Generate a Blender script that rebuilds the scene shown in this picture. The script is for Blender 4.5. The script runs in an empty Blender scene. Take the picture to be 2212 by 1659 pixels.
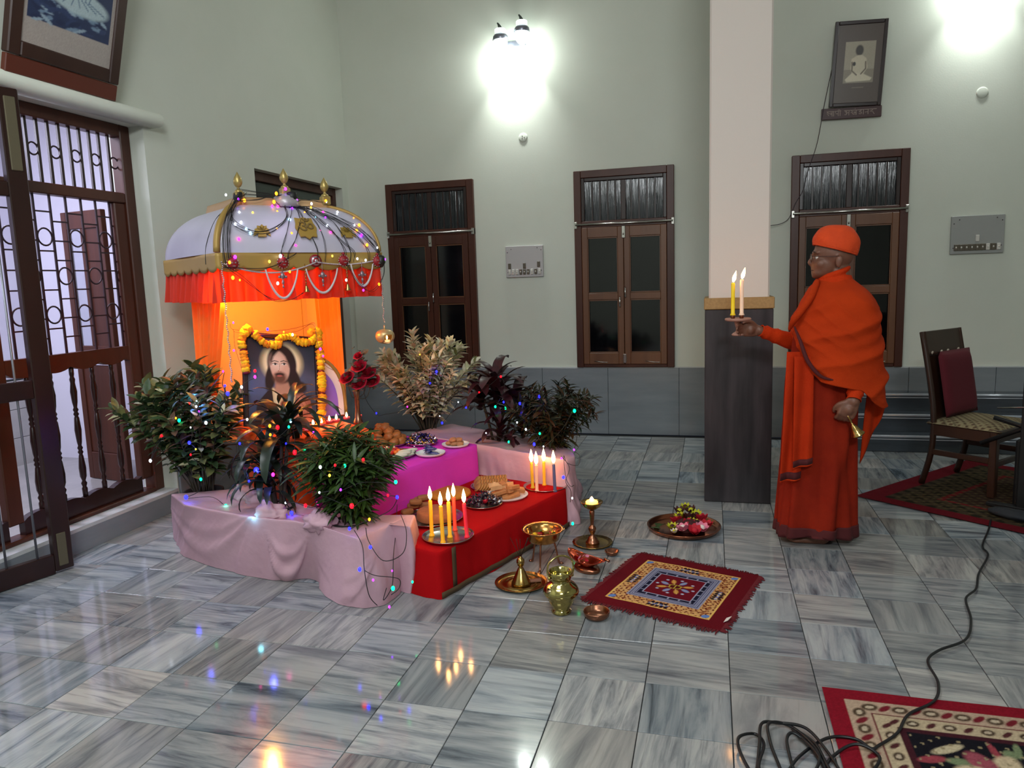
import bpy, bmesh, math, random
import numpy as np
from math import sin, cos, pi, sqrt, radians as rad
from mathutils import Vector as V, Matrix, noise as mnoise
random.seed(7)
sc = bpy.context.scene
COL = sc.collection
# ---------------------------------------------------------------- camera
YAW, PIT, ROL, FPX, HC = 0.265312, 0.139058, -0.033260, 1599.62, 1.4
_f = V((-sin(YAW)*cos(PIT), cos(YAW)*cos(PIT), -sin(PIT)))
_r = V((cos(YAW), sin(YAW), 0)); _u = _r.cross(_f)
RT = _r*cos(ROL)+_u*sin(ROL); UP = -_r*sin(ROL)+_u*cos(ROL); FW = _f
CAM = V((0, 0, HC))
cd = bpy.data.cameras.new('camera'); cam = bpy.data.objects.new('camera', cd); COL.objects.link(cam)
cam.matrix_world = Matrix(((RT.x, UP.x, -FW.x, 0), (RT.y, UP.y, -FW.y, 0), (RT.z, UP.z, -FW.z, HC), (0, 0, 0, 1)))
cd.sensor_width = 36; cd.lens = FPX/2212*36; cd.clip_start = .05
sc.camera = cam
# ---------------------------------------------------------------- world, exposure
w = bpy.data.worlds.new('world'); sc.world = w; w.use_nodes = True
w.node_tree.nodes['Background'].inputs[0].default_value = (.02, .025, .04, 1)
w.node_tree.nodes['Background'].inputs[1].default_value = .3
sc.view_settings.view_transform = 'Standard'; sc.view_settings.look = 'None'
sc.view_settings.exposure = 0; sc.view_settings.gamma = 1
try: sc.view_settings.use_curve_mapping = False
except Exception: pass
# unseen area lights added to fill the hall, and the lit corridor beyond the grille
def light(name, kind, loc, energy, color, size=.1, rot=None, parent=None, sy=None, spot=None):
    l = bpy.data.lights.new(name, kind); l.energy = energy; l.color = color
    if kind == 'AREA':
        l.size = size
        if sy: l.shape = 'RECTANGLE'; l.size_y = sy
    elif kind in ('POINT', 'SPOT'): l.shadow_soft_size = size
    if spot: l.spot_size, l.spot_blend = spot
    o = bpy.data.objects.new(name, l); COL.objects.link(o); o.location = loc
    if rot: o.rotation_euler = rot
    if parent: o.parent = parent
    return o
COOL = (.93, 1.0, .965)
HALL = (.93, .985, 1.0)
light('hall_fill', 'AREA', (-1.3, .8, 4.1), 76, HALL, 1.6, (0, 0, 0), sy=1.2)
light('hall_fill', 'AREA', (.6, -1.8, 3.3), 125, HALL, 1.2, (rad(70), 0, rad(40)), sy=.5)
light('hall_fill', 'AREA', (3.4, 1.2, 3.4), 3, HALL, 1.0, (rad(50), 0, rad(60)), sy=.4)
light('corridor_light', 'AREA', (-4.35, 3.3, 2.75), 50, (.80, .80, 1.0), 1.2, (0, 0, 0), sy=.4)
light('corridor_light', 'AREA', (-4.9, 1.6, 2.6), 36, (.80, .80, 1.0), .8, (rad(40), 0, 0), sy=.4)
# ---------------------------------------------------------------- pixel rays onto real planes
def ray(px, py): return RT*((px-1106)/FPX)-UP*((py-829.5)/FPX)+FW
def fl(px, py, z=0.):
    d = ray(px, py); return CAM+d*((z-HC)/d.z)
def atY(px, py, Y):
    d = ray(px, py); return CAM+d*(Y/d.y)
def atX(px, py, X):
    d = ray(px, py); return CAM+d*(X/d.x)
def atD(px, py, D): return CAM+ray(px, py)*D
def depth(p): return (V(p)-CAM).dot(FW)
def proj(p):
    d = V(p)-CAM; return 1106+FPX*d.dot(RT)/d.dot(FW), 829.5-FPX*d.dot(UP)/d.dot(FW)
# ---------------------------------------------------------------- colour and materials
def s2l(c): return c/12.92 if c <= .04045 else ((c+.055)/1.055)**2.4
def C(h):
    if isinstance(h, str):
        h = h.lstrip('#'); h = [int(h[i:i+2], 16)/255 for i in (0, 2, 4)]
    return (s2l(h[0]), s2l(h[1]), s2l(h[2]), 1)
MATS = {}
def pm(name, color, rough=.5, metal=0., nz=None, bump=None, emit=None, c2=None, spec=None, trans=None, sheen=None, sss=None, coat=None, stretch=None, vcol=None, translucent=None):
    if name in MATS: return MATS[name]
    m = bpy.data.materials.new(name); m.use_nodes = True; MATS[name] = m
    nt = m.node_tree; N = nt.nodes; L = nt.links; b = N['Principled BSDF']
    b.inputs['Base Color'].default_value = C(color); b.inputs['Roughness'].default_value = rough; b.inputs['Metallic'].default_value = metal
    if spec is not None: b.inputs['Specular IOR Level'].default_value = spec
    if trans: b.inputs['Transmission Weight'].default_value = trans
    if sheen: b.inputs['Sheen Weight'].default_value = sheen
    if coat: b.inputs['Coat Weight'].default_value = coat
    if sss: b.inputs['Subsurface Weight'].default_value = sss; b.inputs['Subsurface Radius'].default_value = (.02, .01, .005); b.inputs['Subsurface Scale'].default_value = .5
    if emit: b.inputs['Emission Color'].default_value = C(emit[0]); b.inputs['Emission Strength'].default_value = emit[1]
    if nz or bump:
        tc = N.new('ShaderNodeTexCoord'); src = tc.outputs['Object']
        if stretch:
            mp = N.new('ShaderNodeMapping'); mp.inputs['Scale'].default_value = stretch; L.new(src, mp.inputs['Vector']); src = mp.outputs['Vector']
    if nz:
        t = N.new('ShaderNodeTexNoise'); t.inputs['Scale'].default_value = nz[0]; t.inputs['Detail'].default_value = 5; t.inputs['Roughness'].default_value = .6
        L.new(src, t.inputs['Vector'])
        r = N.new('ShaderNodeValToRGB'); r.color_ramp.elements[0].position = .5-nz[1]; r.color_ramp.elements[1].position = .5+nz[1]
        r.color_ramp.elements[0].color = C(color); r.color_ramp.elements[1].color = C(c2 or color)
        L.new(t.outputs['Fac'], r.inputs['Fac']); L.new(r.outputs['Color'], b.inputs['Base Color'])
    if vcol:
        a = N.new('ShaderNodeVertexColor'); a.layer_name = vcol; L.new(a.outputs['Color'], b.inputs['Base Color'])
    if bump:
        t2 = N.new('ShaderNodeTexNoise'); t2.inputs['Scale'].default_value = bump[0]; t2.inputs['Detail'].default_value = 4
        L.new(src, t2.inputs['Vector'])
        bp = N.new('ShaderNodeBump'); bp.inputs['Strength'].default_value = bump[1]; bp.inputs['Distance'].default_value = .01
        L.new(t2.outputs['Fac'], bp.inputs['Height']); L.new(bp.outputs['Normal'], b.inputs['Normal'])
    if translucent:
        tr = N.new('ShaderNodeBsdfTranslucent'); mx = N.new('ShaderNodeMixShader'); mx.inputs[0].default_value = translucent
        cs = b.inputs['Base Color']
        if cs.is_linked: L.new(cs.links[0].from_socket, tr.inputs['Color'])
        else: tr.inputs['Color'].default_value = C(color)
        out = N['Material Output']; L.new(b.outputs[0], mx.inputs[1]); L.new(tr.outputs[0], mx.inputs[2]); L.new(mx.outputs[0], out.inputs[0])
    return m
# ---------------------------------------------------------------- mesh builder
class MB:
    def __init__(s): s.v = []; s.f = []; s.m = []; s.sm = []
    def add(s, vs, fs, mi=0, smooth=False):
        o = len(s.v); s.v += [tuple(p) for p in vs]; s.f += [tuple(i+o for i in f) for f in fs]
        s.m += [mi]*len(fs); s.sm += [smooth]*len(fs); return s
    def box(s, c, d, M=None, b=0., mi=0):
        x, y, z = [k/2 for k in d]; b = min(b, x*.9, y*.9, z*.9); c = V(c)
        if b <= 0:
            vs = [V((i*x, j*y, k*z)) for k in (-1, 1) for j in (-1, 1) for i in (-1, 1)]
            fs = [(0, 2, 3, 1), (4, 5, 7, 6), (0, 1, 5, 4), (2, 6, 7, 3), (0, 4, 6, 2), (1, 3, 7, 5)]
        else:
            vs = []; ix = {}
            for k in (-1, 1):
                for j in (-1, 1):
                    for i in (-1, 1):
                        ix[i, j, k] = len(vs)
                        vs += [V((i*x, j*(y-b), k*(z-b))), V((i*(x-b), j*y, k*(z-b))), V((i*(x-b), j*(y-b), k*z))]
            fs = []
            def q(*a): fs.append(tuple(a))
            for sg in (-1, 1):
                for ax in range(3):
                    loop = [(-1, -1), (1, -1), (1, 1), (-1, 1)]
                    if (sg < 0) ^ (ax == 1): loop = loop[::-1]
                    ids = []
                    for a, e in loop:
                        k = [0, 0, 0]; o2 = [t for t in range(3) if t != ax]; k[ax] = sg; k[o2[0]] = a; k[o2[1]] = e
                        ids.append(ix[tuple(k)]+ax)
                    q(*ids)
            for ax in range(3):
                o2 = [t for t in range(3) if t != ax]
                for a in (-1, 1):
                    for e in (-1, 1):
                        k0 = [0, 0, 0]; k1 = [0, 0, 0]; k0[ax] = -1; k1[ax] = 1
                        for k in (k0, k1): k[o2[0]] = a; k[o2[1]] = e
                        i0, i1 = ix[tuple(k0)], ix[tuple(k1)]
                        f = [i0+o2[0], i0+o2[1], i1+o2[1], i1+o2[0]]
                        if (a*e < 0) ^ (ax == 1): f = f[::-1]
                        q(*f[::-1])
            for key, i in ix.items():
                f = (i, i+1, i+2)
                if key[0]*key[1]*key[2] < 0: f = f[::-1]
                q(*f)
        if M is not None: vs = [M @ p for p in vs]
        s.add([c+V(p) for p in vs], fs, mi); return s
    def tube(s, pts, r, n=6, closed=False, mi=0, cap=True, smooth=True):
        pts = [V(p) for p in pts]; m = len(pts)
        rs = r if isinstance(r, (list, tuple)) else [r]*m
        t0 = (pts[1]-pts[0]).normalized(); ref = V((0, 0, 1)) if abs(t0.z) < .9 else V((1, 0, 0))
        nx = t0.cross(ref).normalized(); vs = []
        for i in range(m):
            if closed: t = (pts[(i+1) % m]-pts[i-1])
            else: t = pts[min(i+1, m-1)]-pts[max(i-1, 0)]
            t = t.normalized() if t.length > 1e-9 else t0
            nx = (nx-t*nx.dot(t)); nx = nx.normalized() if nx.length > 1e-6 else t.orthogonal().normalized()
            ny = t.cross(nx)
            for k in range(n):
                a = 2*pi*k/n; vs.append(pts[i]+(nx*cos(a)+ny*sin(a))*rs[i])
        fs = []
        for i in range(m if closed else m-1):
            j = (i+1) % m
            for k in range(n):
                l = (k+1) % n; fs.append((i*n+k, i*n+l, j*n+l, j*n+k))
        if cap and not closed: fs += [tuple(range(n))[::-1], tuple(range((m-1)*n, m*n))]
        s.add(vs, fs, mi, smooth); return s
    def lathe(s, prof, n=24, c=(0, 0, 0), M=None, mi=0, smooth=True, sx=1., wob=None):
        vs = []; m = len(prof); c = V(c)
        for i, (r, z) in enumerate(prof):
            for k in range(n):
                a = 2*pi*k/n; rr = r*(1+(wob(a, i) if wob else 0)); p = V((rr*cos(a)*sx, rr*sin(a), z))
                if M is not None: p = M @ p
                vs.append(c+p)
        fs = [(i*n+k, i*n+(k+1) % n, (i+1)*n+(k+1) % n, (i+1)*n+k) for i in range(m-1) for k in range(n)]
        if prof[0][0] > 1e-6: fs.append(tuple(range(n))[::-1])
        if prof[-1][0] > 1e-6: fs.append(tuple(range((m-1)*n, m*n)))
        s.add(vs, fs, mi, smooth); return s
    def ball(s, c, r, n=10, m=6, M=None, mi=0, f=None):
        if not isinstance(r, (tuple, list)): r = (r, r, r)
        vs = []; c = V(c)
        for i in range(m+1):
            t = pi*i/m
            for k in range(n):
                a = 2*pi*k/n; d = V((sin(t)*cos(a), sin(t)*sin(a), -cos(t)))
                g = f(d) if f else 1
                p = V((d.x*r[0], d.y*r[1], d.z*r[2]))*g
                vs.append(c+((M @ p) if M is not None else p))
        fs = [(i*n+k, i*n+(k+1) % n, (i+1)*n+(k+1) % n, (i+1)*n+k) for i in range(m) for k in range(n)]
        s.add(vs, fs, mi, True); return s
    def grid(s, fn, nu, nv, cu=False, mi=0, smooth=True):
        vs = [fn(i/(nu if cu else nu-1), j/(nv-1)) for j in range(nv) for i in range(nu)]
        fs = [(j*nu+i, j*nu+(i+1) % nu, (j+1)*nu+(i+1) % nu, (j+1)*nu+i) for j in range(nv-1) for i in range(nu if cu else nu-1)]
        s.add(vs, fs, mi, smooth); return s
    def prism(s, pts, h, M=None, mi=0):
        n = len(pts); M = M or Matrix()
        vs = [M @ V((p[0], p[1], 0)) for p in pts]+[M @ V((p[0], p[1], h)) for p in pts]
        s.add(vs, [tuple(range(n))[::-1], tuple(range(n, 2*n))]+[(i, (i+1) % n, n+(i+1) % n, n+i) for i in range(n)], mi); return s
    def mesh(s, name, mats):
        me = bpy.data.meshes.new(name); me.from_pydata(s.v, [], s.f)
        for m in (mats if isinstance(mats, (list, tuple)) else [mats]): me.materials.append(m)
        me.polygons.foreach_set('material_index', s.m); me.polygons.foreach_set('use_smooth', s.sm)
        bm = bmesh.new(); bm.from_mesh(me); bmesh.ops.remove_doubles(bm, verts=bm.verts, dist=1e-6)
        bmesh.ops.recalc_face_normals(bm, faces=bm.faces); bm.to_mesh(me); bm.free(); me.update()
        return me
    def build(s, name, mats, parent=None, loc=None, rot=None, solid=None, sub=None):
        o = link(name, s.mesh(name, mats), parent, loc, rot)
        if sub: md = o.modifiers.new('sub', 'SUBSURF'); md.levels = md.render_levels = sub
        if solid: md = o.modifiers.new('solid', 'SOLIDIFY'); md.thickness = solid; md.offset = 0
        return o
def link(name, me, parent=None, loc=None, rot=None):
    o = bpy.data.objects.new(name, me); COL.objects.link(o)
    if parent: o.parent = parent
    if loc is not None: o.location = loc
    if rot is not None: o.rotation_euler = rot
    return o
def tag(o, label, cat, group=None, kind=None):
    if label: o['label'] = label
    if cat: o['category'] = cat
    if group: o['group'] = group
    if kind: o['kind'] = kind
    return o
def thing(name, label, cat, loc=(0, 0, 0), rz=0., group=None, rot=None):
    o = bpy.data.objects.new(name, None); o.empty_display_size = .05; COL.objects.link(o)
    o.location = loc; o.rotation_euler = rot or (0, 0, rz); return tag(o, label, cat, group)
def struct(o): o['kind'] = 'structure'; return o
def kids(o): return [c for c in bpy.data.objects if c.parent == o]
def copy_thing(root, children, loc, rot=None, label=None, group=None, scale=None):
    r = root.copy(); COL.objects.link(r); r.location = loc
    if rot is not None: r.rotation_euler = rot
    if scale: r.scale = scale
    if label: r['label'] = label
    if group: r['group'] = group
    for ch in children:
        c = ch.copy(); COL.objects.link(c); c.parent = r
    return r
def seg(pts, n):
    """smooth Catmull-Rom resampling of a path to n points"""
    pts = [V(p) for p in pts]; out = []; m = len(pts)-1
    for i in range(n):
        t = i/(n-1)*m; k = min(int(t), m-1); t -= k
        p0, p1, p2, p3 = pts[max(k-1, 0)], pts[k], pts[k+1], pts[min(k+2, m)]
        out.append(.5*((2*p1)+(-p0+p2)*t+(2*p0-5*p1+4*p2-p3)*t*t+(-p0+3*p1-3*p2+p3)*t**3))
    return out
def frame(z, up=V((0, 0, 1))):
    """matrix whose Z column is z and whose Y is as close to up as it can be"""
    z = V(z).normalized(); x = V(up).cross(z)
    x = x.normalized() if x.length > 1e-5 else z.orthogonal().normalized(); y = z.cross(x)
    return Matrix((x, y, z)).transposed()
def m4(m3, loc=(0, 0, 0)):
    M = m3.to_4x4(); M.translation = V(loc); return M
# ---------------------------------------------------------------- painting flat prints into vertex colours
class Paint:
    """numpy canvas, x 0..ax to the right, y 0..1 upwards; painted print for pictures and rugs"""
    def __init__(s, nx, ny, ax, bg):
        s.nx, s.ny, s.ax = nx, ny, ax
        s.X, s.Y = np.meshgrid(np.linspace(0, ax, nx), np.linspace(0, 1, ny))
        s.a = np.ones((ny, nx, 3))*np.array(C(bg)[:3])
    def mix(s, m, col, al=1.):
        m = np.clip(m, 0, 1)[..., None]*al; s.a = s.a*(1-m)+np.array(C(col)[:3])*m
    def ell(s, cx, cy, rx, ry, col, rot=0, soft=.06, al=1.):
        c, t = cos(rad(rot)), sin(rad(rot)); x = (s.X-cx)*c+(s.Y-cy)*t; y = -(s.X-cx)*t+(s.Y-cy)*c
        d = np.sqrt((x/rx)**2+(y/ry)**2); s.mix((1-d)/soft+.5, col, al)
    def glow(s, cx, cy, r0, r1, col, al=1.):
        d = np.hypot(s.X-cx, s.Y-cy); s.mix((r1-d)/(r1-r0), col, al)
    def poly(s, pts, col, soft=.004, al=1.):
        x, y = s.X, s.Y; ins = np.zeros(x.shape, bool); dmin = np.full(x.shape, 9.)
        n = len(pts)
        for i in range(n):
            x0, y0 = pts[i]; x1, y1 = pts[(i+1) % n]
            c = ((y0 > y) != (y1 > y)); xi = (x1-x0)*(y-y0)/((y1-y0) or 1e-9)+x0; ins ^= c & (x < xi)
            dx, dy = x1-x0, y1-y0; t = np.clip(((x-x0)*dx+(y-y0)*dy)/(dx*dx+dy*dy+1e-12), 0, 1)
            dmin = np.minimum(dmin, np.hypot(x-x0-t*dx, y-y0-t*dy))
        s.mix(np.where(ins, dmin, -dmin)/soft+.5, col, al)
    def line(s, pts, wd, col, al=1.):
        for (x0, y0), (x1, y1) in zip(pts[:-1], pts[1:]):
            dx, dy = x1-x0, y1-y0; t = np.clip(((s.X-x0)*dx+(s.Y-y0)*dy)/(dx*dx+dy*dy+1e-12), 0, 1)
            d = np.hypot(s.X-x0-t*dx, s.Y-y0-t*dy); s.mix((wd-d)/(wd*.5), col, al)
    def rect(s, x0, y0, x1, y1, col, al=1.): s.mix(((s.X >= x0) & (s.X <= x1) & (s.Y >= y0) & (s.Y <= y1)).astype(float), col, al)
    def speckle(s, amt, seed=1):
        r = np.random.RandomState(seed); s.a = np.clip(s.a*(1+amt*(r.rand(*s.X.shape)[..., None]-.5)), 0, 1)
    def mesh(s, name, fn, mat, back=False):
        """fn(u, v) -> position for u, v in 0..1"""
        nx, ny = s.nx, s.ny
        vs = [tuple(fn(i/(nx-1), j/(ny-1))) for j in range(ny) for i in range(nx)]
        fs = [(j*nx+i, j*nx+i+1, (j+1)*nx+i+1, (j+1)*nx+i) for j in range(ny-1) for i in range(nx-1)]
        me = bpy.data.meshes.new(name); me.from_pydata(vs, [], fs); me.materials.append(mat)
        at = me.color_attributes.new('print', 'FLOAT_COLOR', 'POINT')
        at.data.foreach_set('color', np.concatenate([s.a, np.ones((ny, nx, 1))], 2).ravel().astype(np.float32))
        me.update(); return me
# ---------------------------------------------------------------- shared materials
WALL = pm('wall_paint', '#d2d5ca', .75, nz=(1.3, .3), c2='#c9cdc0', bump=(90, .04))
WHITE = pm('white_paint', '#dcdad6', .6)
LILAC = pm('corridor_paint', '#d8d6e4', .7)
WOOD = pm('dark_wood', '#532a1b', .38, nz=(5, .3), c2='#34170e', bump=(40, .05), stretch=(1, 1, .12), spec=.4)
WOODL = pm('brown_wood', '#744a2c', .42, nz=(7, .3), c2='#55301a', bump=(40, .05), stretch=(1, 1, .1))
WOODD = pm('black_brown_wood', '#2d130e', .3, nz=(6, .3), c2='#1d0c09', stretch=(1, 1, .15))
IRON = pm('dark_iron', '#33222a', .5, .3)
STEEL = pm('steel', '#b9b6b0', .22, 1.)
CHROME = pm('chrome', '#d0d0d0', .15, 1.)
BRASS = pm('brass', '#b89c62', .24, 1., nz=(30, .3), c2='#94773f')
COPPER = pm('copper', '#b07c62', .28, 1., nz=(25, .3), c2='#84543f')
GOLD = pm('gold_paint', '#a58645', .5, .25)
GLASSD = pm('night_glass', '#07080b', .08, 0, spec=.6)
BLACK = pm('black_plastic', '#101013', .45)
WIRE = pm('green_black_wire', '#10120f', .5)
PLATE = pm('white_plate', '#e8e6e6', .3)
ORANGE = pm('orange_cloth', '#f0500c', .75, translucent=.35)
PRINT = pm('printed_picture', '#ffffff', .35, vcol='print')
WEAVE = pm('woven_pile', '#ffffff', .95, vcol='print', bump=(400, .3), spec=.1)
# ================================================================ the room
XW, YB, XR, YF, ZC = -3.33, 6.565, 4.2, -3.0, 4.25
# ---- floor: marble tiles, each laid on a dark bed
def tile_mat(name, island):
    m = bpy.data.materials.new(name); m.use_nodes = True; nt = m.node_tree; N = nt.nodes; L = nt.links; b = N['Principled BSDF']
    if island: rnd = N.new('ShaderNodeNewGeometry').outputs['Random Per Island']
    else: rnd = N.new('ShaderNodeObjectInfo').outputs['Random']
    tc = N.new('ShaderNodeTexCoord')
    def math_(op, a, v): n = N.new('ShaderNodeMath'); n.operation = op; L.new(a, n.inputs[0]); n.inputs[1].default_value = v; return n.outputs[0]
    r2 = math_('FRACT', math_('MULTIPLY', rnd, 13.7), 0); r3 = math_('FRACT', math_('MULTIPLY', rnd, 41.3), 0); r4 = math_('FRACT', math_('MULTIPLY', rnd, 97.1), 0)
    rot = N.new('ShaderNodeVectorRotate'); rot.rotation_type = 'Z_AXIS'; L.new(tc.outputs['Object'], rot.inputs['Vector'])
    st = math_('MULTIPLY', math_('GREATER_THAN', r2, .5), pi/2); an = N.new('ShaderNodeMath'); an.operation = 'ADD'; L.new(st, an.inputs[0]); L.new(math_('MULTIPLY', r3, .12), an.inputs[1])
    L.new(an.outputs[0], rot.inputs['Angle'])
    off = N.new('ShaderNodeVectorMath'); off.operation = 'ADD'; L.new(rot.outputs[0], off.inputs[0])
    cb = N.new('ShaderNodeCombineXYZ'); L.new(math_('MULTIPLY', rnd, 90), cb.inputs[0]); L.new(math_('MULTIPLY', r2, 90), cb.inputs[1]); L.new(cb.outputs[0], off.inputs[1])
    sr = N.new('ShaderNodeMapRange'); sr.inputs[3].default_value = .38; sr.inputs[4].default_value = 1.15; L.new(r4, sr.inputs[0])
    so = N.new('ShaderNodeVectorMath'); so.operation = 'SCALE'; L.new(off.outputs[0], so.inputs[0]); L.new(sr.outputs[0], so.inputs['Scale']); off = so
    mp = N.new('ShaderNodeMapping'); mp.inputs['Scale'].default_value = (2.0, 15, 1); L.new(off.outputs[0], mp.inputs['Vector'])
    n1 = N.new('ShaderNodeTexNoise'); n1.inputs['Scale'].default_value = 1.5; n1.inputs['Detail'].default_value = 8; n1.inputs['Roughness'].default_value = .62; n1.inputs['Distortion'].default_value = .8; L.new(mp.outputs[0], n1.inputs['Vector'])
    mp2 = N.new('ShaderNodeMapping'); mp2.inputs['Scale'].default_value = (3, 55, 1); L.new(off.outputs[0], mp2.inputs['Vector'])
    n2 = N.new('ShaderNodeTexNoise'); n2.inputs['Scale'].default_value = 1.6; n2.inputs['Detail'].default_value = 4; L.new(mp2.outputs[0], n2.inputs['Vector'])
    ra = N.new('ShaderNodeValToRGB'); e = ra.color_ramp.elements
    e[0].position = .32; e[0].color = C('#4d5964'); e[1].position = .66; e[1].color = C('#bcc3c6')
    k = e.new(.42); k.color = C('#828f9a'); k = e.new(.50); k.color = C('#a0aab1')
    L.new(n1.outputs['Fac'], ra.inputs['Fac'])
    rb = N.new('ShaderNodeValToRGB'); e = rb.color_ramp.elements
    e[0].position = .30; e[0].color = C('#76767a'); e[1].position = .6; e[1].color = C('#b9b6b0'); L.new(n1.outputs['Fac'], rb.inputs['Fac'])
    mx = N.new('ShaderNodeMix'); mx.data_type = 'RGBA'; L.new(r3, mx.inputs[0]); L.new(ra.outputs[0], mx.inputs[6]); L.new(rb.outputs[0], mx.inputs[7])
    rv = N.new('ShaderNodeValToRGB'); e = rv.color_ramp.elements; e[0].position = .33; e[0].color = (.5, .5, .53, 1); e[1].position = .45; e[1].color = (1, 1, 1, 1); L.new(n2.outputs['Fac'], rv.inputs['Fac'])
    mu = N.new('ShaderNodeMix'); mu.data_type = 'RGBA'; mu.blend_type = 'MULTIPLY'; mu.inputs[0].default_value = .55; L.new(mx.outputs[2], mu.inputs[6]); L.new(rv.outputs[0], mu.inputs[7])
    br = N.new('ShaderNodeMix'); br.data_type = 'RGBA'; br.blend_type = 'MULTIPLY'; br.inputs[0].default_value = 1; L.new(mu.outputs[2], br.inputs[6])
    va = N.new('ShaderNodeMapRange'); va.inputs[3].default_value = .55; va.inputs[4].default_value = .88; L.new(math_('FRACT', math_('MULTIPLY', rnd, 211.3), 0), va.inputs[0])
    cc = N.new('ShaderNodeCombineColor'); [L.new(va.outputs[0], cc.inputs[i]) for i in range(3)]; L.new(cc.outputs[0], br.inputs[7])
    L.new(br.outputs[2], b.inputs['Base Color'])
    nr = N.new('ShaderNodeMapRange'); nr.inputs[1].default_value = .3; nr.inputs[2].default_value = .7; nr.inputs[3].default_value = .06; nr.inputs[4].default_value = .12; L.new(n1.outputs['Fac'], nr.inputs[0]); L.new(nr.outputs[0], b.inputs['Roughness'])
    b.inputs['Specular IOR Level'].default_value = .45
    return m
TILE = tile_mat('veined_marble_tile', False); TILES = tile_mat('veined_marble_tiles', True)
BED = pm('floor_joint', '#2c2e2e', .8)
floor = struct(MB().box(((XW+XR)/2-.9, (YB+YF)/2, -.06), (XR-XW+1.8, YB-YF, .1)).build('floor', BED))
TS = .2848; X0 = .068; Y0 = 2.722; TY = .2875
tm = MB().box((0, 0, -.005), (TS-.003, TY-.003, .01), b=.0012).mesh('tile', TILE)
cand = []; allt = []
for i in range(-20, 16):
    for j in range(-20, 15):
        cx, cy = X0+(i+.5)*TS, Y0+(j+.5)*TY
        if cx-TS/2 < XW-.02 or cx+TS/2 > XR+.02 or cy+TY/2 > YB+.03 or cy-TY/2 < YF: continue
        vis = cy > .3
        if vis:
            p = proj((cx, cy, 0)); vis = -110 < p[0] < 2330 and p[1] < 1760
        (cand if vis else allt).append((cx, cy))
cand.sort(key=lambda p: p[0]**2+p[1]**2)
for cx, cy in cand[:300]:
    link('tile', tm, floor, (cx, cy, -.0012))
ms = MB()
for cx, cy in cand[300:]+allt: ms.box((cx, cy, -.0062), (TS-.003, TY-.003, .01), b=.0012)
# narrow cut strips along the left wall and the back wall
for j in range(-20, 14):
    cy = Y0+(j+.5)*TY; xe = X0-12*TS
    while xe-TS > XW: xe -= TS
    if xe > XW+.02: ms.box(((XW+xe)/2, cy, -.0062), (xe-XW-.003, TY-.003, .01), b=.0012)
o = ms.build('tile', TILES, floor); o['kind'] = 'stuff'
# ---- walls
wb = struct(MB().box(((XW+XR)/2, YB+.1, ZC/2), (XR-XW+.4, .2, ZC)).build('wall_back', WALL))
struct(MB().box(((XW+XR)/2-.8, (YB+YF)/2, ZC+.05), (XR-XW+2.2, YB-YF+.4, .1)).build('ceiling', WHITE))
struct(MB().box((XR+.1, (YB+YF)/2, ZC/2), (.2, YB-YF, ZC)).build('wall_right', WALL))
struct(MB().box(((XW+XR)/2, YF-.1, ZC/2), (XR-XW+.4, .2, ZC)).build('wall_front', WALL))
# left wall with the grille doorway (Y 1.7..3.95) and a window near the far corner
DY0, DY1, DZ0, DZ1 = 1.75, 3.93, .13, 2.40
LW0, LW1, LZ0, LZ1 = 5.06, 6.45, .605, 2.30
wl = MB(); T = .26; xm = XW-T/2
def wbx(y0, y1, z0, z1): wl.box((xm, (y0+y1)/2, (z0+z1)/2), (T, y1-y0, z1-z0))
wbx(YF, DY0, 0, ZC); wbx(DY0, DY1, DZ1, ZC); wbx(DY1, LW0, 0, ZC); wbx(LW0, LW1, LZ1, ZC); wbx(LW0, LW1, 0, LZ0); wbx(LW1, YB, 0, ZC)
struct(wl.build('wall_left', WALL))
DADO = pm('grey_marble_slab', '#6f767c', .3, nz=(3, .3), c2='#8a9095', stretch=(.5, .5, 3))
DADOL = pm('pale_marble_ledge', '#c9cbc9', .3, nz=(6, .3), c2='#b4b8ba')
struct(MB().box((xm, (DY0+DY1)/2, DZ0/2-.005), (T, DY1-DY0, DZ0-.01)).build('trim_1', DADO))
struct(MB().box((xm, (DY0+DY1)/2, DZ0), (T, DY1-DY0, .02)).build('trim_2', DADOL))
# dado of marble slabs along the back wall: each slab its own piece
bb = struct(MB().box(((XW+XR)/2, YB-.003, .30), (XR-XW, .006, .598)).build('baseboard_back', pm('dado_bed', '#4d5358', .6)))
x = XW+.01; k = 0
while x < XR-.02:
    wd = min((.62, .55, .66, .6)[k % 4], XR-x); k += 1
    MB().box((x+wd/2, YB-.012, .30), (wd-.003, .016, .6), b=.002).build('slab', DADO, bb); x += wd
struct(MB().box(((XW+XR)/2, YB-.008, .604), (XR-XW, .02, .008)).build('trim_3', DADOL))
bl = struct(MB().box((XW+.003, (DY1+YB)/2, .30), (.006, YB-DY1-.02, .598)).build('baseboard_left', pm('dado_bed', '#4d5358', .6)))
y = DY1+.005
while y < YB-.03:
    wd = min(.6, YB-.02-y); MB().box((XW+.012, y+wd/2, .30), (.016, wd-.003, .6), b=.002).build('slab', DADO, bl); y += wd
# rounded lintel ledge over the doorway
led = MB(); pr = [(XW-.01, 2.395), (XW+.05, 2.395)]+[(XW+.06+.04*cos(a_), 2.435+.04*sin(a_)) for a_ in [rad(-75+15*q_) for q_ in range(11)]]+[(XW+.05, 2.475), (XW-.01, 2.475)]
n = len(pr); y0, y1 = DY0-.3, 4.0
led.add([(a, y0, b) for a, b in pr]+[(a, y1, b) for a, b in pr], [(i, i+n, (i+1) % n+n, (i+1) % n) for i in range(n)], 0, True)
led.add([(a, y0, b) for a, b in pr]+[(a, y1+.0002, b) for a, b in pr], [tuple(range(n)), tuple(range(n, 2*n))[::-1]])
struct(led.build('trim_4', WALL))
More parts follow.
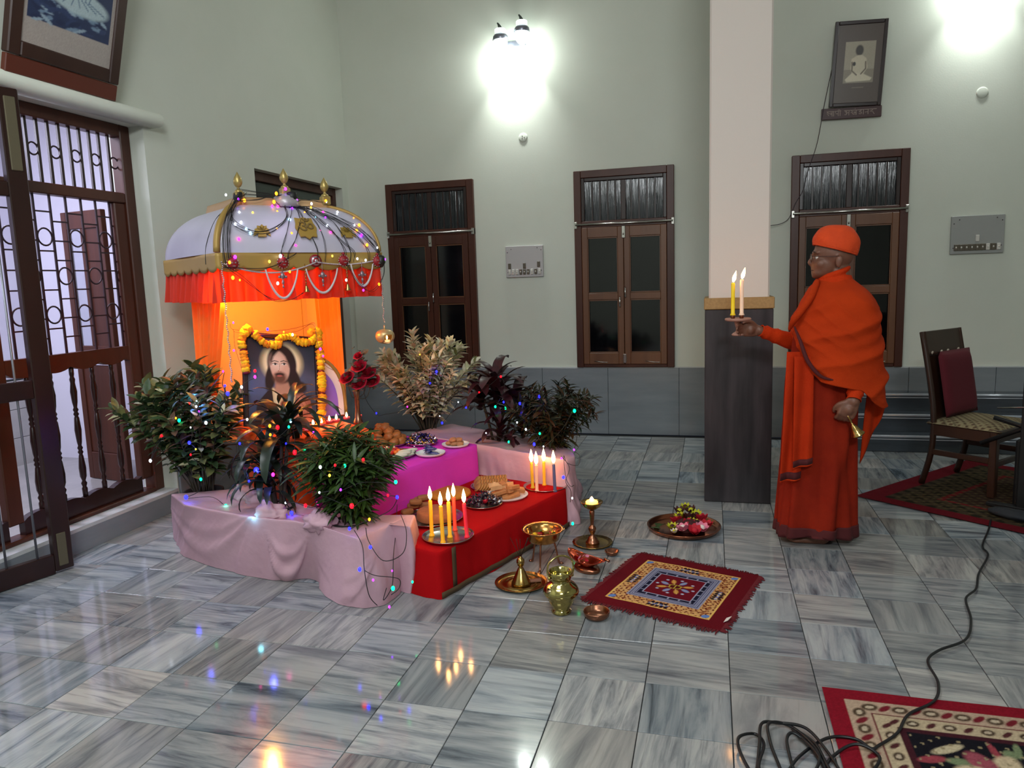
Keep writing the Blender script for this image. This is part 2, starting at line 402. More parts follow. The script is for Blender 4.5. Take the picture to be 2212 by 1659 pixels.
# corridor beyond the doorway
XC = -5.4
struct(MB().box((XC-.05, 3.2, 1.5), (.1, 7.2, 3.)).build('wall_corridor', LILAC))
struct(MB().box(((XC+XW-T)/2, 4.95, 1.5), (XW-T-XC, .1, 3.)).build('wall_corridor_end', LILAC))
struct(MB().box(((XC+XW-T)/2, 3.0, 3.0), (XW-T-XC, 7.0, .1)).build('ceiling_corridor', WHITE))
cf = struct(MB().box(((XC+XW-T)/2, 3.0, .0), (XW-T-XC, 7.0, .1)).build('floor_corridor', pm('corridor_marble', '#a8a5a2', .25, nz=(4, .3), c2='#8c8a8a')))
cdd = struct(MB().box((XC+.004, 3.2, .4), (.008, 7.0, .7)).build('baseboard_corridor', BED))
for i in range(12):
    for j in range(3): MB().box((XC+.014, .9+.42*i, .16+.23*j), (.014, .416, .226), b=.002).build('slab', pm('corridor_slab', '#b9b6b2', .35, nz=(5, .3), c2='#9d9c9c'), cdd)
# open brown door of the next room, seen through the grille
cdr = bpy.data.objects.new('door_2', None); COL.objects.link(cdr); cdr.location = (-4.443, 4.365, .055); cdr.rotation_euler = (0, 0, rad(-10)); cdr.scale = (.56, 1, 1); struct(cdr)
m = MB()
for x0, x1, z0, z1 in ((0, .09, 0, 1.92), (.66, .75, 0, 1.92), (.09, .66, 0, .2), (.09, .66, .85, .98), (.09, .66, 1.80, 1.92), (.34, .40, .98, 1.80)):
    m.box(((x0+x1)/2, 0, (z0+z1)/2), (x1-x0, .04, z1-z0), b=.004)
m.build('door_frame', WOOD, cdr); MB().box((.375, 0, .52), (.58, .02, .64), b=.004).build('door_panel', WOOD, cdr)
MB().box((.215, 0, 1.39), (.25, .006, .82)).build('pane', pm('clear_pane', '#d8dbe4', .1, trans=.9), cdr)
MB().box((.53, 0, 1.39), (.25, .014, .82)).build('door_panel', WOOD, cdr)
d3 = bpy.data.objects.new('door_3', None); COL.objects.link(d3); d3.location = (-3.615, 4.50, .055); d3.scale = (.46, 1, 1); struct(d3)
m = MB()
for x0, x1, z0, z1 in ((-.02, .06, 0, 2.3), (-.9, -.82, 0, 2.3), (-.82, -.02, 2.2, 2.3)): m.box(((x0+x1)/2, 0, (z0+z1)/2), (x1-x0, .08, z1-z0))
m.build('door_frame', WOOD, d3); MB().box((-.42, .0, 1.1), (.8, .03, 2.2)).build('door_panel', WOODD, d3)
# ---- the fixed grille door in the doorway
gd = bpy.data.objects.new('door_1', None); COL.objects.link(gd); gd.location = (XW-.14, 0, 0); struct(gd)
def post(y0, y1, z0, z1, t=.07, nm='frame', mt=WOOD): MB().box((0, (y0+y1)/2, (z0+z1)/2), (t, y1-y0, z1-z0), b=.006).build(nm, mt, gd)
post(3.85, 3.93, .14, 2.40, .08); post(1.78, 1.86, .14, 2.4, .08); post(1.86, 3.85, 2.33, 2.40, .08)
post(3.765, 3.85, .235, 1.94, .05, 'stile'); post(2.84, 2.93, .235, 1.94, .05, 'stile'); post(1.86, 1.95, .235, 1.94, .05, 'stile')
post(1.86, 3.85, 1.94, 2.00, .07, 'rail'); post(1.86, 3.85, .14, .165, .10, 'sill')
def wavy(y0, y1, z0, z1, up, n=40):
    pts = []
    for i in range(n+1):
        y = y0+(y1-y0)*i/n; s_ = abs(sin(pi*(y-y0)/(.2)))**.7*.028; pts.append((y, (z1-.028+s_) if up else (z0+.028-s_)))
    pts = (pts+[(y1, z0), (y0, z0)]) if up else (pts+[(y1, z1), (y0, z1)])
    M = Matrix(((0, 0, 1, -.02), (1, 0, 0, 0), (0, 1, 0, 0), (0, 0, 0, 1)))
    return MB().prism(pts, .04, M)
for a, b in ((2.93, 3.765), (1.95, 2.84)):
    wavy(a, b, .98, 1.08, False).build('rail', WOOD, gd); wavy(a, b, .165, .27, True).build('rail', WOODD, gd)
# turned balusters
bp = [(.013, .25), (.015, .30), (.010, .31), (.016, .33), (.009, .345), (.017, .37), (.019, .42), (.012, .49), (.009, .50), (.015, .512), (.009, .524), (.015, .536), (.009, .55), (.013, .57), (.018, .64), (.013, .71), (.009, .72), (.015, .732), (.009, .744), (.015, .756), (.009, .77), (.014, .80), (.018, .86), (.012, .91), (.015, .93), (.010, .945), (.013, .96), (.013, 1.0)]
bmh = MB().lathe(bp, 8).mesh('baluster', WOODD)
ys = [3.06+.143*i for i in range(5)]+[2.05+.13*i for i in range(6)]
for y in ys: link('baluster', bmh, gd, (0, y, 0))
# iron grille: upright bars, rungs and rings
barm = MB().box((0, 0, 1.505), (.008, .012, .87)).mesh('bar', IRON); rungm = MB().box((0, 0, 0), (.007, .105, .008)).mesh('rung', IRON)
def ringm(r):
    m = MB(); m.tube([(0, r*cos(2*pi*k/20), r*sin(2*pi*k/20)) for k in range(20)], .005, 5, True); return m.mesh('ring', IRON)
r1 = ringm(.046); r2 = ringm(.032)
for k in range(17):
    y = 3.75-.1045*k
    if y < 1.97: break
    if 2.8 < y < 2.95: continue
    link('bar', barm, gd, (0, y, 0))
for k in range(17):
    yc = 3.80-.1045*k
    if yc < 2.0 or 2.78 < yc < 2.99: continue
    for r in range(8):
        z = 1.82-.105*r
        if z < 1.1: continue
        if (k % 2 == 0 and r in (3,)) or (k % 2 == 1 and r in (1, 5)):
            link('ring', r1, gd, (0, yc, z))
        else: link('rung', rungm, gd, (0, yc, z+(.03 if k % 2 else -.02)))
tb = MB().box((0, 0, 2.165), (.012, .016, .33)).mesh('bar', WOODD)
for k in range(28):
    y = 3.86-.0698*k
    if y < 1.9: break
    link('bar', tb, gd, (.0, y, 0))
    if k % 2 == 0: link('ring', r2, gd, (0, y-.035, 2.175))
# ---- open leaf standing into the room at the far left
lf = bpy.data.objects.new('door_4', None); COL.objects.link(lf); lf.location = (-3.195, 2.95, .002); lf.rotation_euler = (0, 0, rad(-17.2)); struct(lf)
m = MB().box((0, -.045, 1.19), (.045, .09, 2.36), b=.005).build('stile', WOODD, lf)
MB().box((.024, -.045, 2.16), (.012, .05, .34), b=.003).build('bolt', pm('old_metal', '#6b6450', .5, .6), lf)
MB().box((.024, -.05, .12), (.008, .045, .17), b=.003).build('bolt', pm('old_metal', '#6b6450', .5, .6), lf)
for z0, z1 in ((0, .10), (.90, .99), (1.87, 1.94), (2.3, 2.37)): MB().box((0, -.62, (z0+z1)/2), (.04, 1.06, z1-z0), b=.004).build('rail', WOODD, lf)
rodm = MB().tube([(0, 0, .1), (0, 0, 1.88)], .006, 6).mesh('rod', pm('grey_rod', '#8d8f96', .4, .7))
for k in range(7): link('rod', rodm, lf, (0, -.16-.14*k, 0))
for k in range(5): link('bar', tb, lf, (0, -.16-.14*k, -.03))
# ---- column
MARB = pm('dark_streaked_marble', '#0d0c10', .3, nz=(7, .16), c2='#40383c', stretch=(1, 1, .10))
CT = pm('ochre_stone', '#b08a52', .5, nz=(80, .3), c2='#8f6d3e')
colm = struct(MB().box((.157, 4.604+.19, ZC/2), (.345, .34, ZC), b=.01).build('column', pm('column_paint', '#d9cdc4', .7, bump=(90, .04))))
MB().box((.157, 4.604+.19, .594), (.39, .38, 1.186), b=.004).build('cladding', MARB, colm)
MB().box((.157, 4.604+.19, 1.221), (.40, .395, .068), b=.004).build('cap_band', CT, colm)
# ---- stepped marble plinth at the right of the back wall
stp = MB()
pz = [(0, .05), (.05, .05)]
SM = pm('dark_step_marble', '#4d545c', .14, nz=(2.5, .3), c2='#2c3136', stretch=(.4, 3, 3))
stp0 = bpy.data.objects.new('trim_5', None); COL.objects.link(stp0); stp0.location = (0, 0, 0); struct(stp0)
for k, (d_, z_) in enumerate(((.42, .13), (.28, .27), (.14, .41))):
    MB().box((2.55, YB-.022-d_/2, z_/2), (3.2, d_, z_), b=.003).build('step', SM, stp0)
    MB().tube([(.95, YB-.022-d_, z_-.011), (4.15, YB-.022-d_, z_-.011)], .011, 10).build('nosing', pm('polished_nosing', '#9fa5ae', .12, .2), stp0)
    MB().tube([(.95, YB-.022-d_, z_-.034), (4.15, YB-.022-d_, z_-.034)], .005, 8).build('nosing', pm('polished_nosing', '#9fa5ae', .12, .2), stp0)
# ---- windows of the back wall
pane_ribbed = pm('ribbed_night_glass', '#10141a', .12, bump=(120, .35), stretch=(1, 1, .02))
def window(name, x0, x1, z0, z1, hook=True):
    W = x1-x0; H = z1-z0; e = bpy.data.objects.new(name, None); COL.objects.link(e); e.location = (x0, YB, z0); struct(e)
    def bx(nm, xa, xb, za, zb, yc, t, mt=WOOD, b=.004): return MB().box(((xa+xb)/2, yc, (za+zb)/2), (xb-xa, t, zb-za), b=b).build(nm, mt, e)
    bx('backing', .01, W-.01, .01, H-.01, .0, .006, BLACK, 0)
    f = .062; zt = H*.742
    bx('jamb', 0, f, 0, H, -.022, .044); bx('jamb', W-f, W, 0, H, -.022, .044); bx('head', f, W-f, H-f, H, -.022, .044); bx('transom', f, W-f, zt-.045, zt+.012, -.022, .042)
    bx('sill', f, W-f, 0, .03, -.02, .04)
    # transom light with wooden bars and ribbed glass
    bx('pane', f, W-f, zt+.01, H-f, -.008, .006, pane_ribbed, 0)
    iz0, iz1 = zt+.012, H-f
    bx('stile', f, f+.03, iz0, iz1, -.028, .02, WOODD); bx('stile', W-f-.03, W-f, iz0, iz1, -.028, .02, WOODD)
    bx('rail', f+.03, W-f-.03, iz1-.03, iz1, -.028, .02, WOODD)
    nb = 9
    bm_ = MB().box((0, 0, 0), (.012, .012, iz1-iz0)).mesh('bar', WOODD)
    for k in range(nb):
        if k == 4: continue
        link('bar', bm_, e, (f+.03+(W-2*f-.06)*(k+1)/(nb+1), -.02, (iz0+iz1)/2))
    bx('mullion', W/2-.022, W/2+.022, iz0, iz1-.03, -.026, .018, WOODD)
    bot = .03; top = zt-.045; c = W/2
    for side, (a, b) in enumerate(((f, c), (c, W-f))):
        st = .052
        lfm = MB()
        for xa, xb, za, zb in ((a+.002, a+st, bot, top), (b-st, b-.002, bot, top), (a+st, b-st, bot, bot+.10), (a+st, b-st, top-.085, top), (a+st, b-st, (bot+top)/2-.028, (bot+top)/2+.028)):
            lfm.box(((xa+xb)/2, -.034, (za+zb)/2), (xb-xa, .03, zb-za), b=.003)
        lfm.build('casement', WOODL if hook else WOOD, e)
        for za, zb in ((bot+.10, (bot+top)/2-.028), ((bot+top)/2+.028, top-.085)):
            bx('pane', a+st, b-st, za, zb, -.024, .006, GLASSD, 0)
            bead = MB(); xa, xb = a+st, b-st
            bead.box(((xa+xb)/2, -.04, zb-.006), (xb-xa, .012, .008)).box(((xa+xb)/2, -.04, za+.006), (xb-xa, .012, .008)).box((xa+.004, -.04, (za+zb)/2), (.006, .012, zb-za)).box((xb-.004, -.04, (za+zb)/2), (.006, .012, zb-za))
            bead.build('bead', WOODL, e)
    bx('latch', c-.016, c+.016, top-.10, top+.004, -.056, .012, STEEL); MB().tube([(c, -.066, top-.07), (c, -.075, top-.06)], .006, 6).build('latch', STEEL, e)
    for xx, zz in ((c+.012, (bot+top)/2+.03), (c-.036, (bot+top)/2-.05)):
        MB().tube([(xx, -.05, zz-.045), (xx, -.068, zz-.035), (xx, -.074, zz), (xx, -.068, zz+.035), (xx, -.05, zz+.045)], .0065, 6).build('handle', CHROME, e)
    if hook:
        bx('latch', c-.014, c+.014, bot+.01, bot+.09, -.056, .012, STEEL)
        for xx in (c-.27, c+.18): MB().tube([(xx, -.052, .058), (xx+.06, -.056, .05), (xx+.12, -.052, .045), (xx+.12, -.052, .055)], .003, 5).build('hook', STEEL, e)
    MB().tube([(.012, -.062, zt-.018), (W-.008, -.062, zt-.018)], .0095, 8).build('curtain_rod', STEEL, e)
    for xx in (.014, W-.012): bx('bracket', xx-.012, xx+.012, zt-.05, zt+.008, -.036, .052, STEEL, .003)
    return e
window('window_1', -2.932, -2.080, .607, 2.315, False)
window('window_2', -1.161, -.307, .607, 2.315)
window('window_3', .620, 1.484, .607, 2.315)
# window in the left wall, mostly hidden behind the canopy
e = bpy.data.objects.new('window_4', None); COL.objects.link(e); e.location = (XW-.10, LW0, LZ0); struct(e)
WL = LW1-LW0; HL = LZ1-LZ0
for nm, y0, y1, z0, z1 in (('jamb', 0, .06, 0, HL), ('jamb', WL-.06, WL, 0, HL), ('head', .06, WL-.06, HL-.07, HL), ('transom', .06, WL-.06, 1.22, 1.28), ('sill', .06, WL-.06, 0, .05), ('mullion', WL/2-.03, WL/2+.03, .05, 1.22)):
    MB().box((0, (y0+y1)/2, (z0+z1)/2), (.06, y1-y0, z1-z0), b=.004).build(nm, WOOD, e)
MB().box((-.01, WL/2, HL/2), (.006, WL-.1, HL-.1)).build('pane', pm('greenish_night_glass', '#39423c', .15), e)
# ---- switchboards, junction covers
def switchboard(x0, x1, z0, z1, label, mode):
    t = thing('switchboard', label, 'switchboard', (x0, YB, z0), 0); W = x1-x0; H = z1-z0
    MB().box((W/2, -.012, H/2), (W, .024, H), b=.003).build('panel', pm('grey_panel' if mode else 'ivory_panel', '#9a9b98' if mode else '#b9b5b5', .35), t)
    br = pm('switch_brown', '#5d5446', .4); wt = pm('switch_white', '#cfcac2', .35)
    if mode: MB().box((W*.47, -.026, H*.17), (W*.78, .01, H*.17), b=.003).build('switch_strip', br, t)
    n = 9
    for k in range(n):
        x = W*(.10+.80*k/(n-1)); big = (k % 3 == 1)
        MB().box((x, -.030, H*.17), (W*.07, .014, H*.17), b=.003).build('switch', (wt if k in ((6, 8) if mode else (0, 1, 2, 6, 8)) else br), t)
        MB().ball((x, -.039, H*.17), (.006, .004, .008), 6, 4).build('toggle', wt, t)
    for x, z in (((.5, .40),) if mode else ((.10, .36), (.5, .36), (.88, .40))):
        MB().box((W*x, -.028, H*z), (.026, .012, .05), b=.003).build('socket', br if not mode or 0 else wt, t)
    for x, z in ((.05, .8), (.95, .85), (.05, .16), (.95, .2), (.15, .9), (.85, .92)):
        MB().lathe([(.004, 0), (.004, .003), (0, .004)], 6, (W*x, -.024, H*z), frame((0, -1, 0))).build('screw', IRON, t)
switchboard(-1.797, -1.452, 1.425, 1.703, 'ivory switchboard with brown switches between the two left windows', 0)
switchboard(1.794, 2.160, 1.487, 1.777, 'grey switchboard with a row of switches right of the third window', 1)
def cover(px, py, r, label, holes):
    p = atY(px, py, YB); t = thing('junction_cover', label, 'wall cover', p)
    MB().lathe([(r*1.1, 0), (r*1.08, .003), (r, .006), (r*.8, .008), (0, .009)], 20, (0, 0, 0), frame((0, -1, 0))).build('cover', WALL, t)
    for a in range(holes): MB().lathe([(.004, 0), (.004, .002), (0, .002)], 6, (.012*cos(a*2.1), -.009, .012*sin(a*2.1)), frame((0, -1, 0))).build('screw', IRON, t)
cover(1130, 297, .036, 'round white junction cover with small holes below the twin wall lamp', 3)
cover(2122, 200, .038, 'round white domed cover on the wall right of the small picture', 0)
# ---- twin wall lamps
def wall_lamp(loc, label, en):
    t = thing('wall_lamp', label, 'wall lamp', loc)
    sil = pm('silver_fitting', '#8d8f9c', .3, .8)
    MB().box((0, -.012, -.03), (.20, .024, .05), b=.006).build('wall_plate', sil, t)
    glow = pm('lamp_glass', '#f4fff8', .4, emit=('#eafff6', 7.))
    for sx in (-1, 1):
        c = V((.095*sx, -.12, .022*sx)); k6 = lambda pr_: [(a*1.75, b*1.5) for a, b in pr_]
        MB().tube([c+V((0, .10, -.02)), c+V((0, .05, -.025)), c+V((0, .0, -.01))], .009, 6).build('arm', sil, t)
        MB().lathe(k6([(.036, 0), (.039, .004), (.036, .022), (.026, .035)]), 24, c).build('shade_cap', sil, t)
        MB().lathe(k6([(.026, .035), (.027, .058), (.024, .062), (0, .062)]), 24, c).build('collar', pm('lamp_glass_top', '#f4fff8', .4, emit=('#eafff6', 3.)), t)
        MB().tube([c+V((0, 0, .092)), c+V((-.004, 0, .11)), c+V((-.014, 0, .132)), c+V((-.024, 0, .145))], [.020, .015, .009, .006], 8).build('finial', pm('lamp_finial', '#4d5350', .4, .5), t)
        MB().lathe(k6([(0, -.06), (.018, -.057), (.030, -.04), (.034, -.016), (.033, 0)]), 24, c).build('bulb', glow, t)
        light('lamp_light', 'POINT', c+V((0, -.02, -.17)), en*.38, COOL, .035, parent=t)
        light('lamp_light', 'SPOT', c+V((0, .0, -.15)), en*1.7, COOL, .03, (rad(4), 0, 0), parent=t, spot=(rad(80), .9))
    return t
wall_lamp(atY(1112, 88, YB), 'twin cool white wall lamp high between the first and second windows', 17)
wall_lamp(atY(2120, -75, YB), 'twin cool white wall lamp above the right end of the back wall', 12)
# ================================================================ shrine: tiers, cloths
PINK = pm('pale_pink_satin', '#c9a3ae', .6, bump=(25, .25), nz=(5, .3), c2='#bd95a3')
RED = pm('red_felt', '#a80a10', .9, spec=.1, bump=(300, .25))
MAG = pm('magenta_felt', '#cf3cc0', .9, spec=.1, bump=(300, .2))
GREENB = pm('green_gold_border', '#4e3a22', .8)
def resample(loop, n):
    P = [V(p) for p in loop]; L_ = [0]
    for i in range(len(P)): L_.append(L_[-1]+(P[(i+1) % len(P)]-P[i]).length)
    out = []
    for k in range(n):
        s_ = L_[-1]*k/n; i = max(j for j in range(len(P)) if L_[j] <= s_+1e-9); d = L_[i+1]-L_[i]; t = (s_-L_[i])/d if d > 0 else 0
        out.append(P[i].lerp(P[(i+1) % len(P)], t))
    return out
def smooth_loop(P, it=3):
    for _ in range(it): P = [(P[i-1]+P[i]*2+P[(i+1) % len(P)])/4 for i in range(len(P))]
    return P
def drape(bottom, top, z0, fold=.006, seed=0, n=200, nv=14, smooth=3, disp=None, sag=.0, edge=.012):
    """cloth over a block: bottom/top are (x, y) or (x, y, z) loops; returns MB in world coordinates"""
    B = smooth_loop(resample([V((p[0], p[1], p[2] if len(p) > 2 else z0)) for p in bottom], n), smooth)
    Tp = smooth_loop(resample([V(p) for p in top], n), smooth)
    # line up the starting points
    cen = sum(Tp, V())/n; mb = MB(); vs = []
    k0 = min(range(n), key=lambda k: sum((B[(i+k) % n]-Tp[i]).xy.length for i in range(0, n, 20))); B = [B[(i+k0) % n] for i in range(n)]
    for j in range(nv):
        v = j/(nv-1)
        for i in range(n):
            p = B[i].lerp(Tp[i], v); o = (p-cen); o.z = 0; o.normalize()
            a = fold*(1-v)*(mnoise.noise(V((i*.11, seed, 0)))*1.6+mnoise.noise(V((i*.3, seed, v*1.2))))
            if disp: a += disp(p, v)
            vs.append(p+o*a)
    fs = [(j*n+i, j*n+(i+1) % n, (j+1)*n+(i+1) % n, (j+1)*n+i) for j in range(nv-1) for i in range(n)]
    rings = [(.0, 0)]; base = (nv-1)*n
    for q, (t, dz) in enumerate(((edge, .0), (.15, 0), (.4, 0), (.75, 0), (1., 0))):
        o = len(vs)
        for i in range(n):
            p = Tp[i].lerp(cen, t); p.z = Tp[i].z*(1-t)+cen.z*t+.004-sag*min(1, t*2)+.003*mnoise.noise(V((p.x*14, p.y*14, seed)))
            vs.append(p)
        fs += [(base+i, base+(i+1) % n, o+(i+1) % n, o+i) for i in range(n)]; base = o
    mb.add(vs, fs, 0, True); return mb
A67 = rad(70.3); O3 = V((-1.160, 2.945, 0)); U = V((cos(A67), sin(A67), 0)); Wd = V((-sin(A67), cos(A67), 0))
def D(u, w, z=0.): p = O3+U*u+Wd*w; return V((p.x, p.y, z))
# red tier
RZ = .21
rb = [D(-.02, 0), D(.55, -.012), D(1.15, 0), D(1.15, .8), D(-.02, .8)]
rt = [D(.0, .006, RZ), D(1.135, .006, RZ+.01), D(1.135, .8, RZ+.01), D(.0, .8, RZ)]
tr = thing('offering_step', 'low step covered in bright red felt, lowest in front of the shrine', 'step', D(.5, .4))
o = drape(rb, rt, .0, .012, 1, 220).build('felt_cover', RED, tr); o.matrix_parent_inverse = Matrix.Translation(-D(.5, .4))
bd = MB()
def strip(pts, wdt, off=.006):
    vs = [];
    for p in pts:
        vs += [p[0], p[1]]
    return vs
bd.grid(lambda u, v: D(-.01+1.12*u, -.014-.006*abs(sin(u*19)), .008+.028*v), 40, 2)
bd.grid(lambda u, v: D(.075+.028*u, -.010, .03+.185*v), 2, 6)
o = bd.build('woven_border', GREENB, tr, solid=.002); o.matrix_parent_inverse = Matrix.Translation(-D(.5, .4))
# magenta tier
A74 = rad(71); UM = V((cos(A74), sin(A74), 0)); WM = V((-sin(A74), cos(A74), 0))
MZ = .425; M0 = fl(1042, 1035, RZ); M0.z = 0
def DM(u, w, z=0.): p = M0+UM*u+WM*w; return V((p.x, p.y, z))
tm_ = thing('offering_step', 'middle step of the shrine covered in bright magenta felt', 'step', DM(-.4, .3, RZ))
o = drape([DM(.0, 0), DM(-.95, .0), DM(-.95, .62), DM(.0, .62)], [DM(-.01, .012, MZ), DM(-.94, .012, MZ), DM(-.94, .62, MZ), DM(-.01, .62, MZ)], RZ+.003, .008, 4, 200).build('felt_cover', MAG, tm_)
o.matrix_parent_inverse = Matrix.Translation(-DM(-.4, .3, RZ))
# near row of pots wrapped in pale pink cloth
nb_ = [fl(*p) for p in ((371, 1120), (376, 1165), (396, 1202), (450, 1222), (508, 1238), (560, 1250), (592, 1254), (640, 1252), (668, 1250), (684, 1255), (690, 1270), (702, 1288), (732, 1306), (788, 1316), (830, 1308), (862, 1285), (885, 1255), (897, 1225))]
back = [D(-.03, .15), D(-.03, .9), D(-.02, 1.45)]
nb_ = [V((p.x, p.y, .001)) for p in nb_]+back
NZ = .325
nt_ = [fl(*p, NZ) for p in ((369, 1068), (400, 1092), (480, 1108), (560, 1120), (640, 1128), (700, 1140), (750, 1158), (775, 1166), (800, 1150), (850, 1130), (897, 1112))]+[D(-.05, .12, NZ), D(-.05, .9, NZ), D(-.04, 1.4, NZ)]
def swags(p, v):
    q = proj(p); a = 0
    for cx, wd, top, dep, amp, ns in ((460, 85, 1085, 90, .032, 3), (622, 42, 1135, 88, .034, 2), (740, 60, 1190, 80, .020, 2)):
        x = (q[0]-cx)/wd
        if abs(x) < 1.25:
            yb = top+dep*(1-x*x); t = (q[1]-top)/max(8, dep*(1.25-min(1.2, x*x)))
            a += amp*math.exp(-((t-.95)/.16)**2)*(1.25-x*x)*.8+amp*.6*math.exp(-((t-.55)/.12)**2)*(1.2-x*x)*.7
    return a+.022*sin(pi*v)*(1 if q[0] > 690 else .4)
t = thing('pot_wrap', 'pale pink satin cloth wrapped around the near row of plant pots', 'cloth', fl(650, 1200))
o = drape(nb_, nt_, 0, .010, 9, 420, 34, 2, swags, sag=.015).build('satin_cover', PINK, t); o.matrix_parent_inverse = Matrix.Translation(-fl(650, 1200))
m = MB()
for k, (px, py) in enumerate(((560, 1080), (585, 1110), (530, 1070), (690, 1128))):
    c = fl(px, py, NZ+.01); o = MB().ball(c, (.075, .045, .05), 22, 14, f=lambda d, k=k: 1+.5*mnoise.noise(d*2.6+V((k*3, 0, 0)))+.2*mnoise.noise(d*6)).build('cloth_bunch', PINK, t); o.matrix_parent_inverse = Matrix.Translation(-fl(650, 1200))
# far row
FZ = .375
F0 = fl(1245, 1098); F1 = fl(1262, 1055)
fb = [fl(1140, 1150), fl(1190, 1122), F0, fl(1258, 1060), D(1.62, .35), D(1.62, 1.15), D(1.15, 1.15)]
ft = [fl(1036, 975, FZ+.03), fl(1120, 1010, FZ), fl(1190, 1000, FZ), fl(1246, 975, FZ), fl(1225, 962, FZ), fl(1180, 955, FZ), D(1.58, .45, FZ), D(1.55, 1.1, FZ+.03), D(1.0, 1.1, FZ+.05), D(.98, .6, FZ+.05)]
fb = [V((p.x, p.y, .001)) for p in (D(1.135, .03), D(1.135, -.02), D(1.20, -.03), F0, V((F1.x, F1.y, 0)), D(1.6, .5), D(1.6, 1.25), D(1.135, 1.25))]
ft = [D(1.15, .06, FZ), D(1.16, .03, FZ), D(1.25, .02, FZ), D(1.36, .10, FZ), D(1.50, .28, FZ), D(1.56, .5, FZ), D(1.56, 1.2, FZ+.04), D(1.14, 1.2, FZ+.05), D(1.14, .6, FZ+.03)]
t = thing('pot_wrap', 'pale pink satin cloth wrapped around the far row of plant pots', 'cloth', D(1.35, .6))
o = drape(fb, ft, 0, .018, 14, 260, 16, 3, lambda p, v: .012*sin(40*p.z+9*p.x)*(1-v), sag=.012).build('satin_cover', PINK, t); o.matrix_parent_inverse = Matrix.Translation(-D(1.35, .6))
# ================================================================ canopy throne
TH = rad(54); CN = V((-2.37, 3.225, 0)); CU = V((cos(TH), sin(TH), 0)); CW = V((-sin(TH), cos(TH), 0))
HW, HD = .455, .475
CC = CN+CU*HW+CW*HD
can = thing('canopy_shrine', 'white domed shrine canopy with gold trim, orange frill and orange curtains', 'canopy', CC, TH)
# local axes: x along the front edge, y towards the back
DW = pm('white_dome', '#bfbcca', .3, nz=(4, .3), c2='#b2afbf')
Z0, ZB, Z1 = 1.497, 1.583, 1.850
def prof(v): # 0 at the band, 1 at the crown -> relative half size, height
    a = v*rad(76); k = cos(a)**.9; return .53+.47*(k-cos(rad(76))**.9)/(1-cos(rad(76))**.9), ZB+(Z1-ZB)*sin(a)/sin(rad(76))
def dome(side, s, v, off=0.):
    """side 0 front, 1 right, 2 back, 3 left; s -1..1 along the side"""
    k, z = prof(v); hx, hy = HW*k, HD*k; k2, z2 = prof(min(1, v+.02)); 
    nrm = V((z2-z if v < .98 else .001, 0, (HW*(k-k2)) if v < .98 else .02)).normalized()
    bulge = .018*(1-s*s)*(1-v)
    if side == 0: p = V((s*hx, -hy-bulge, z)); n_ = V((0, -nrm.x, nrm.z))
    elif side == 1: p = V((hx+bulge, s*hy, z)); n_ = V((nrm.x, 0, nrm.z))
    elif side == 2: p = V((-s*hx, hy+bulge, z)); n_ = V((0, nrm.x, nrm.z))
    else: p = V((-hx-bulge, -s*hy, z)); n_ = V((-nrm.x, 0, nrm.z))
    return p+n_*off
m = MB()
for sd in range(4): m.grid(lambda u, v, sd=sd: dome(sd, 2*u-1, v), 20, 14)
m.box((0, 0, Z1), (HW*1.05, HD*1.05, .006)); m.build('dome', DW, can)
m = MB()   # ribs on the four corners
for sx, sy in ((-1, -1), (1, -1)):
    pts = []
    for i in range(15): k, z = prof(i/14); pts.append((sx*HW*k, sy*HD*k, z+.004))
    m2 = MB().tube(pts, .017 if sx < 0 else .010, 6); m2.build('rib', GOLD, can)
# band and scalloped gold valance
def sq(n, hx, hy):
    out = []
    for k in range(n):
        t = k/n*4; s_ = int(t); f_ = (t-s_)*2-1
        out.append(((f_*hx, -hy), (hx, f_*hy), (-f_*hx, hy), (-hx, -f_*hy))[s_])
    return out
nS = 224
q0 = sq(nS, HW+.008, HD+.008)
def bandp(u, v):
    i = round(u*nS) % nS; x, y = q0[i]; sc_ = abs(sin(pi*((i % (nS//4))/(nS//4))*7))**.6
    zl = Z0+.012-.022*sc_; return V((x, y, zl+(ZB-zl)*v))
m = MB().grid(bandp, nS, 6, True); m.build('gold_band', GOLD, can, solid=.006)
# crown with scalloped drape
hx, hy = HW*.55, HD*.55; q1 = sq(nS, hx, hy)
def crown(u, v):
    i = round(u*nS) % nS; x, y = q1[i]; sc_ = abs(sin(pi*((i % (nS//4))/(nS//4))*4))**.6
    zt = Z1+.035; fl_ = .035*(1-v); k = 1+fl_*1.6; zb = Z1-.028-.022*sc_; return V((x*k, y*k, zb+(zt-zb)*v))
m = MB().grid(crown, nS, 5, True); m.add([(-hx, -hy, Z1+.035), (hx, -hy, Z1+.035), (hx, hy, Z1+.035), (-hx, hy, Z1+.035)], [(0, 1, 2, 3)])
m.build('crown_drape', pm('tan_gold_trim', '#a98a62', .55), can, solid=.004)
fin = MB().lathe([(.022, 0), (.020, .012), (.008, .02), (.007, .03), (.014, .034), (.022, .048), (.024, .06), (.019, .078), (.009, .095), (.002, .108), (0, .11)], 16)
fin.box((0, 0, -.02), (.05, .05, .05), b=.006)
fm = fin.mesh('finial', pm('finial_gold', '#b09a5c', .35, .6))
for sx in (-1, 1): link('finial', fm, can, (sx*hx*.98, -hy*.98, Z1+.055))
MB().lathe([(.075, -.03), (.072, .0), (.06, .025), (.03, .042), (.022, .05)], 20).build('cupola', pm('cupola_silver', '#a8a2a6', .35, .3), can, (.01, -hy*.98, Z1+.02))
link('finial', fm, can, (.01, -hy*.98, Z1+.09))
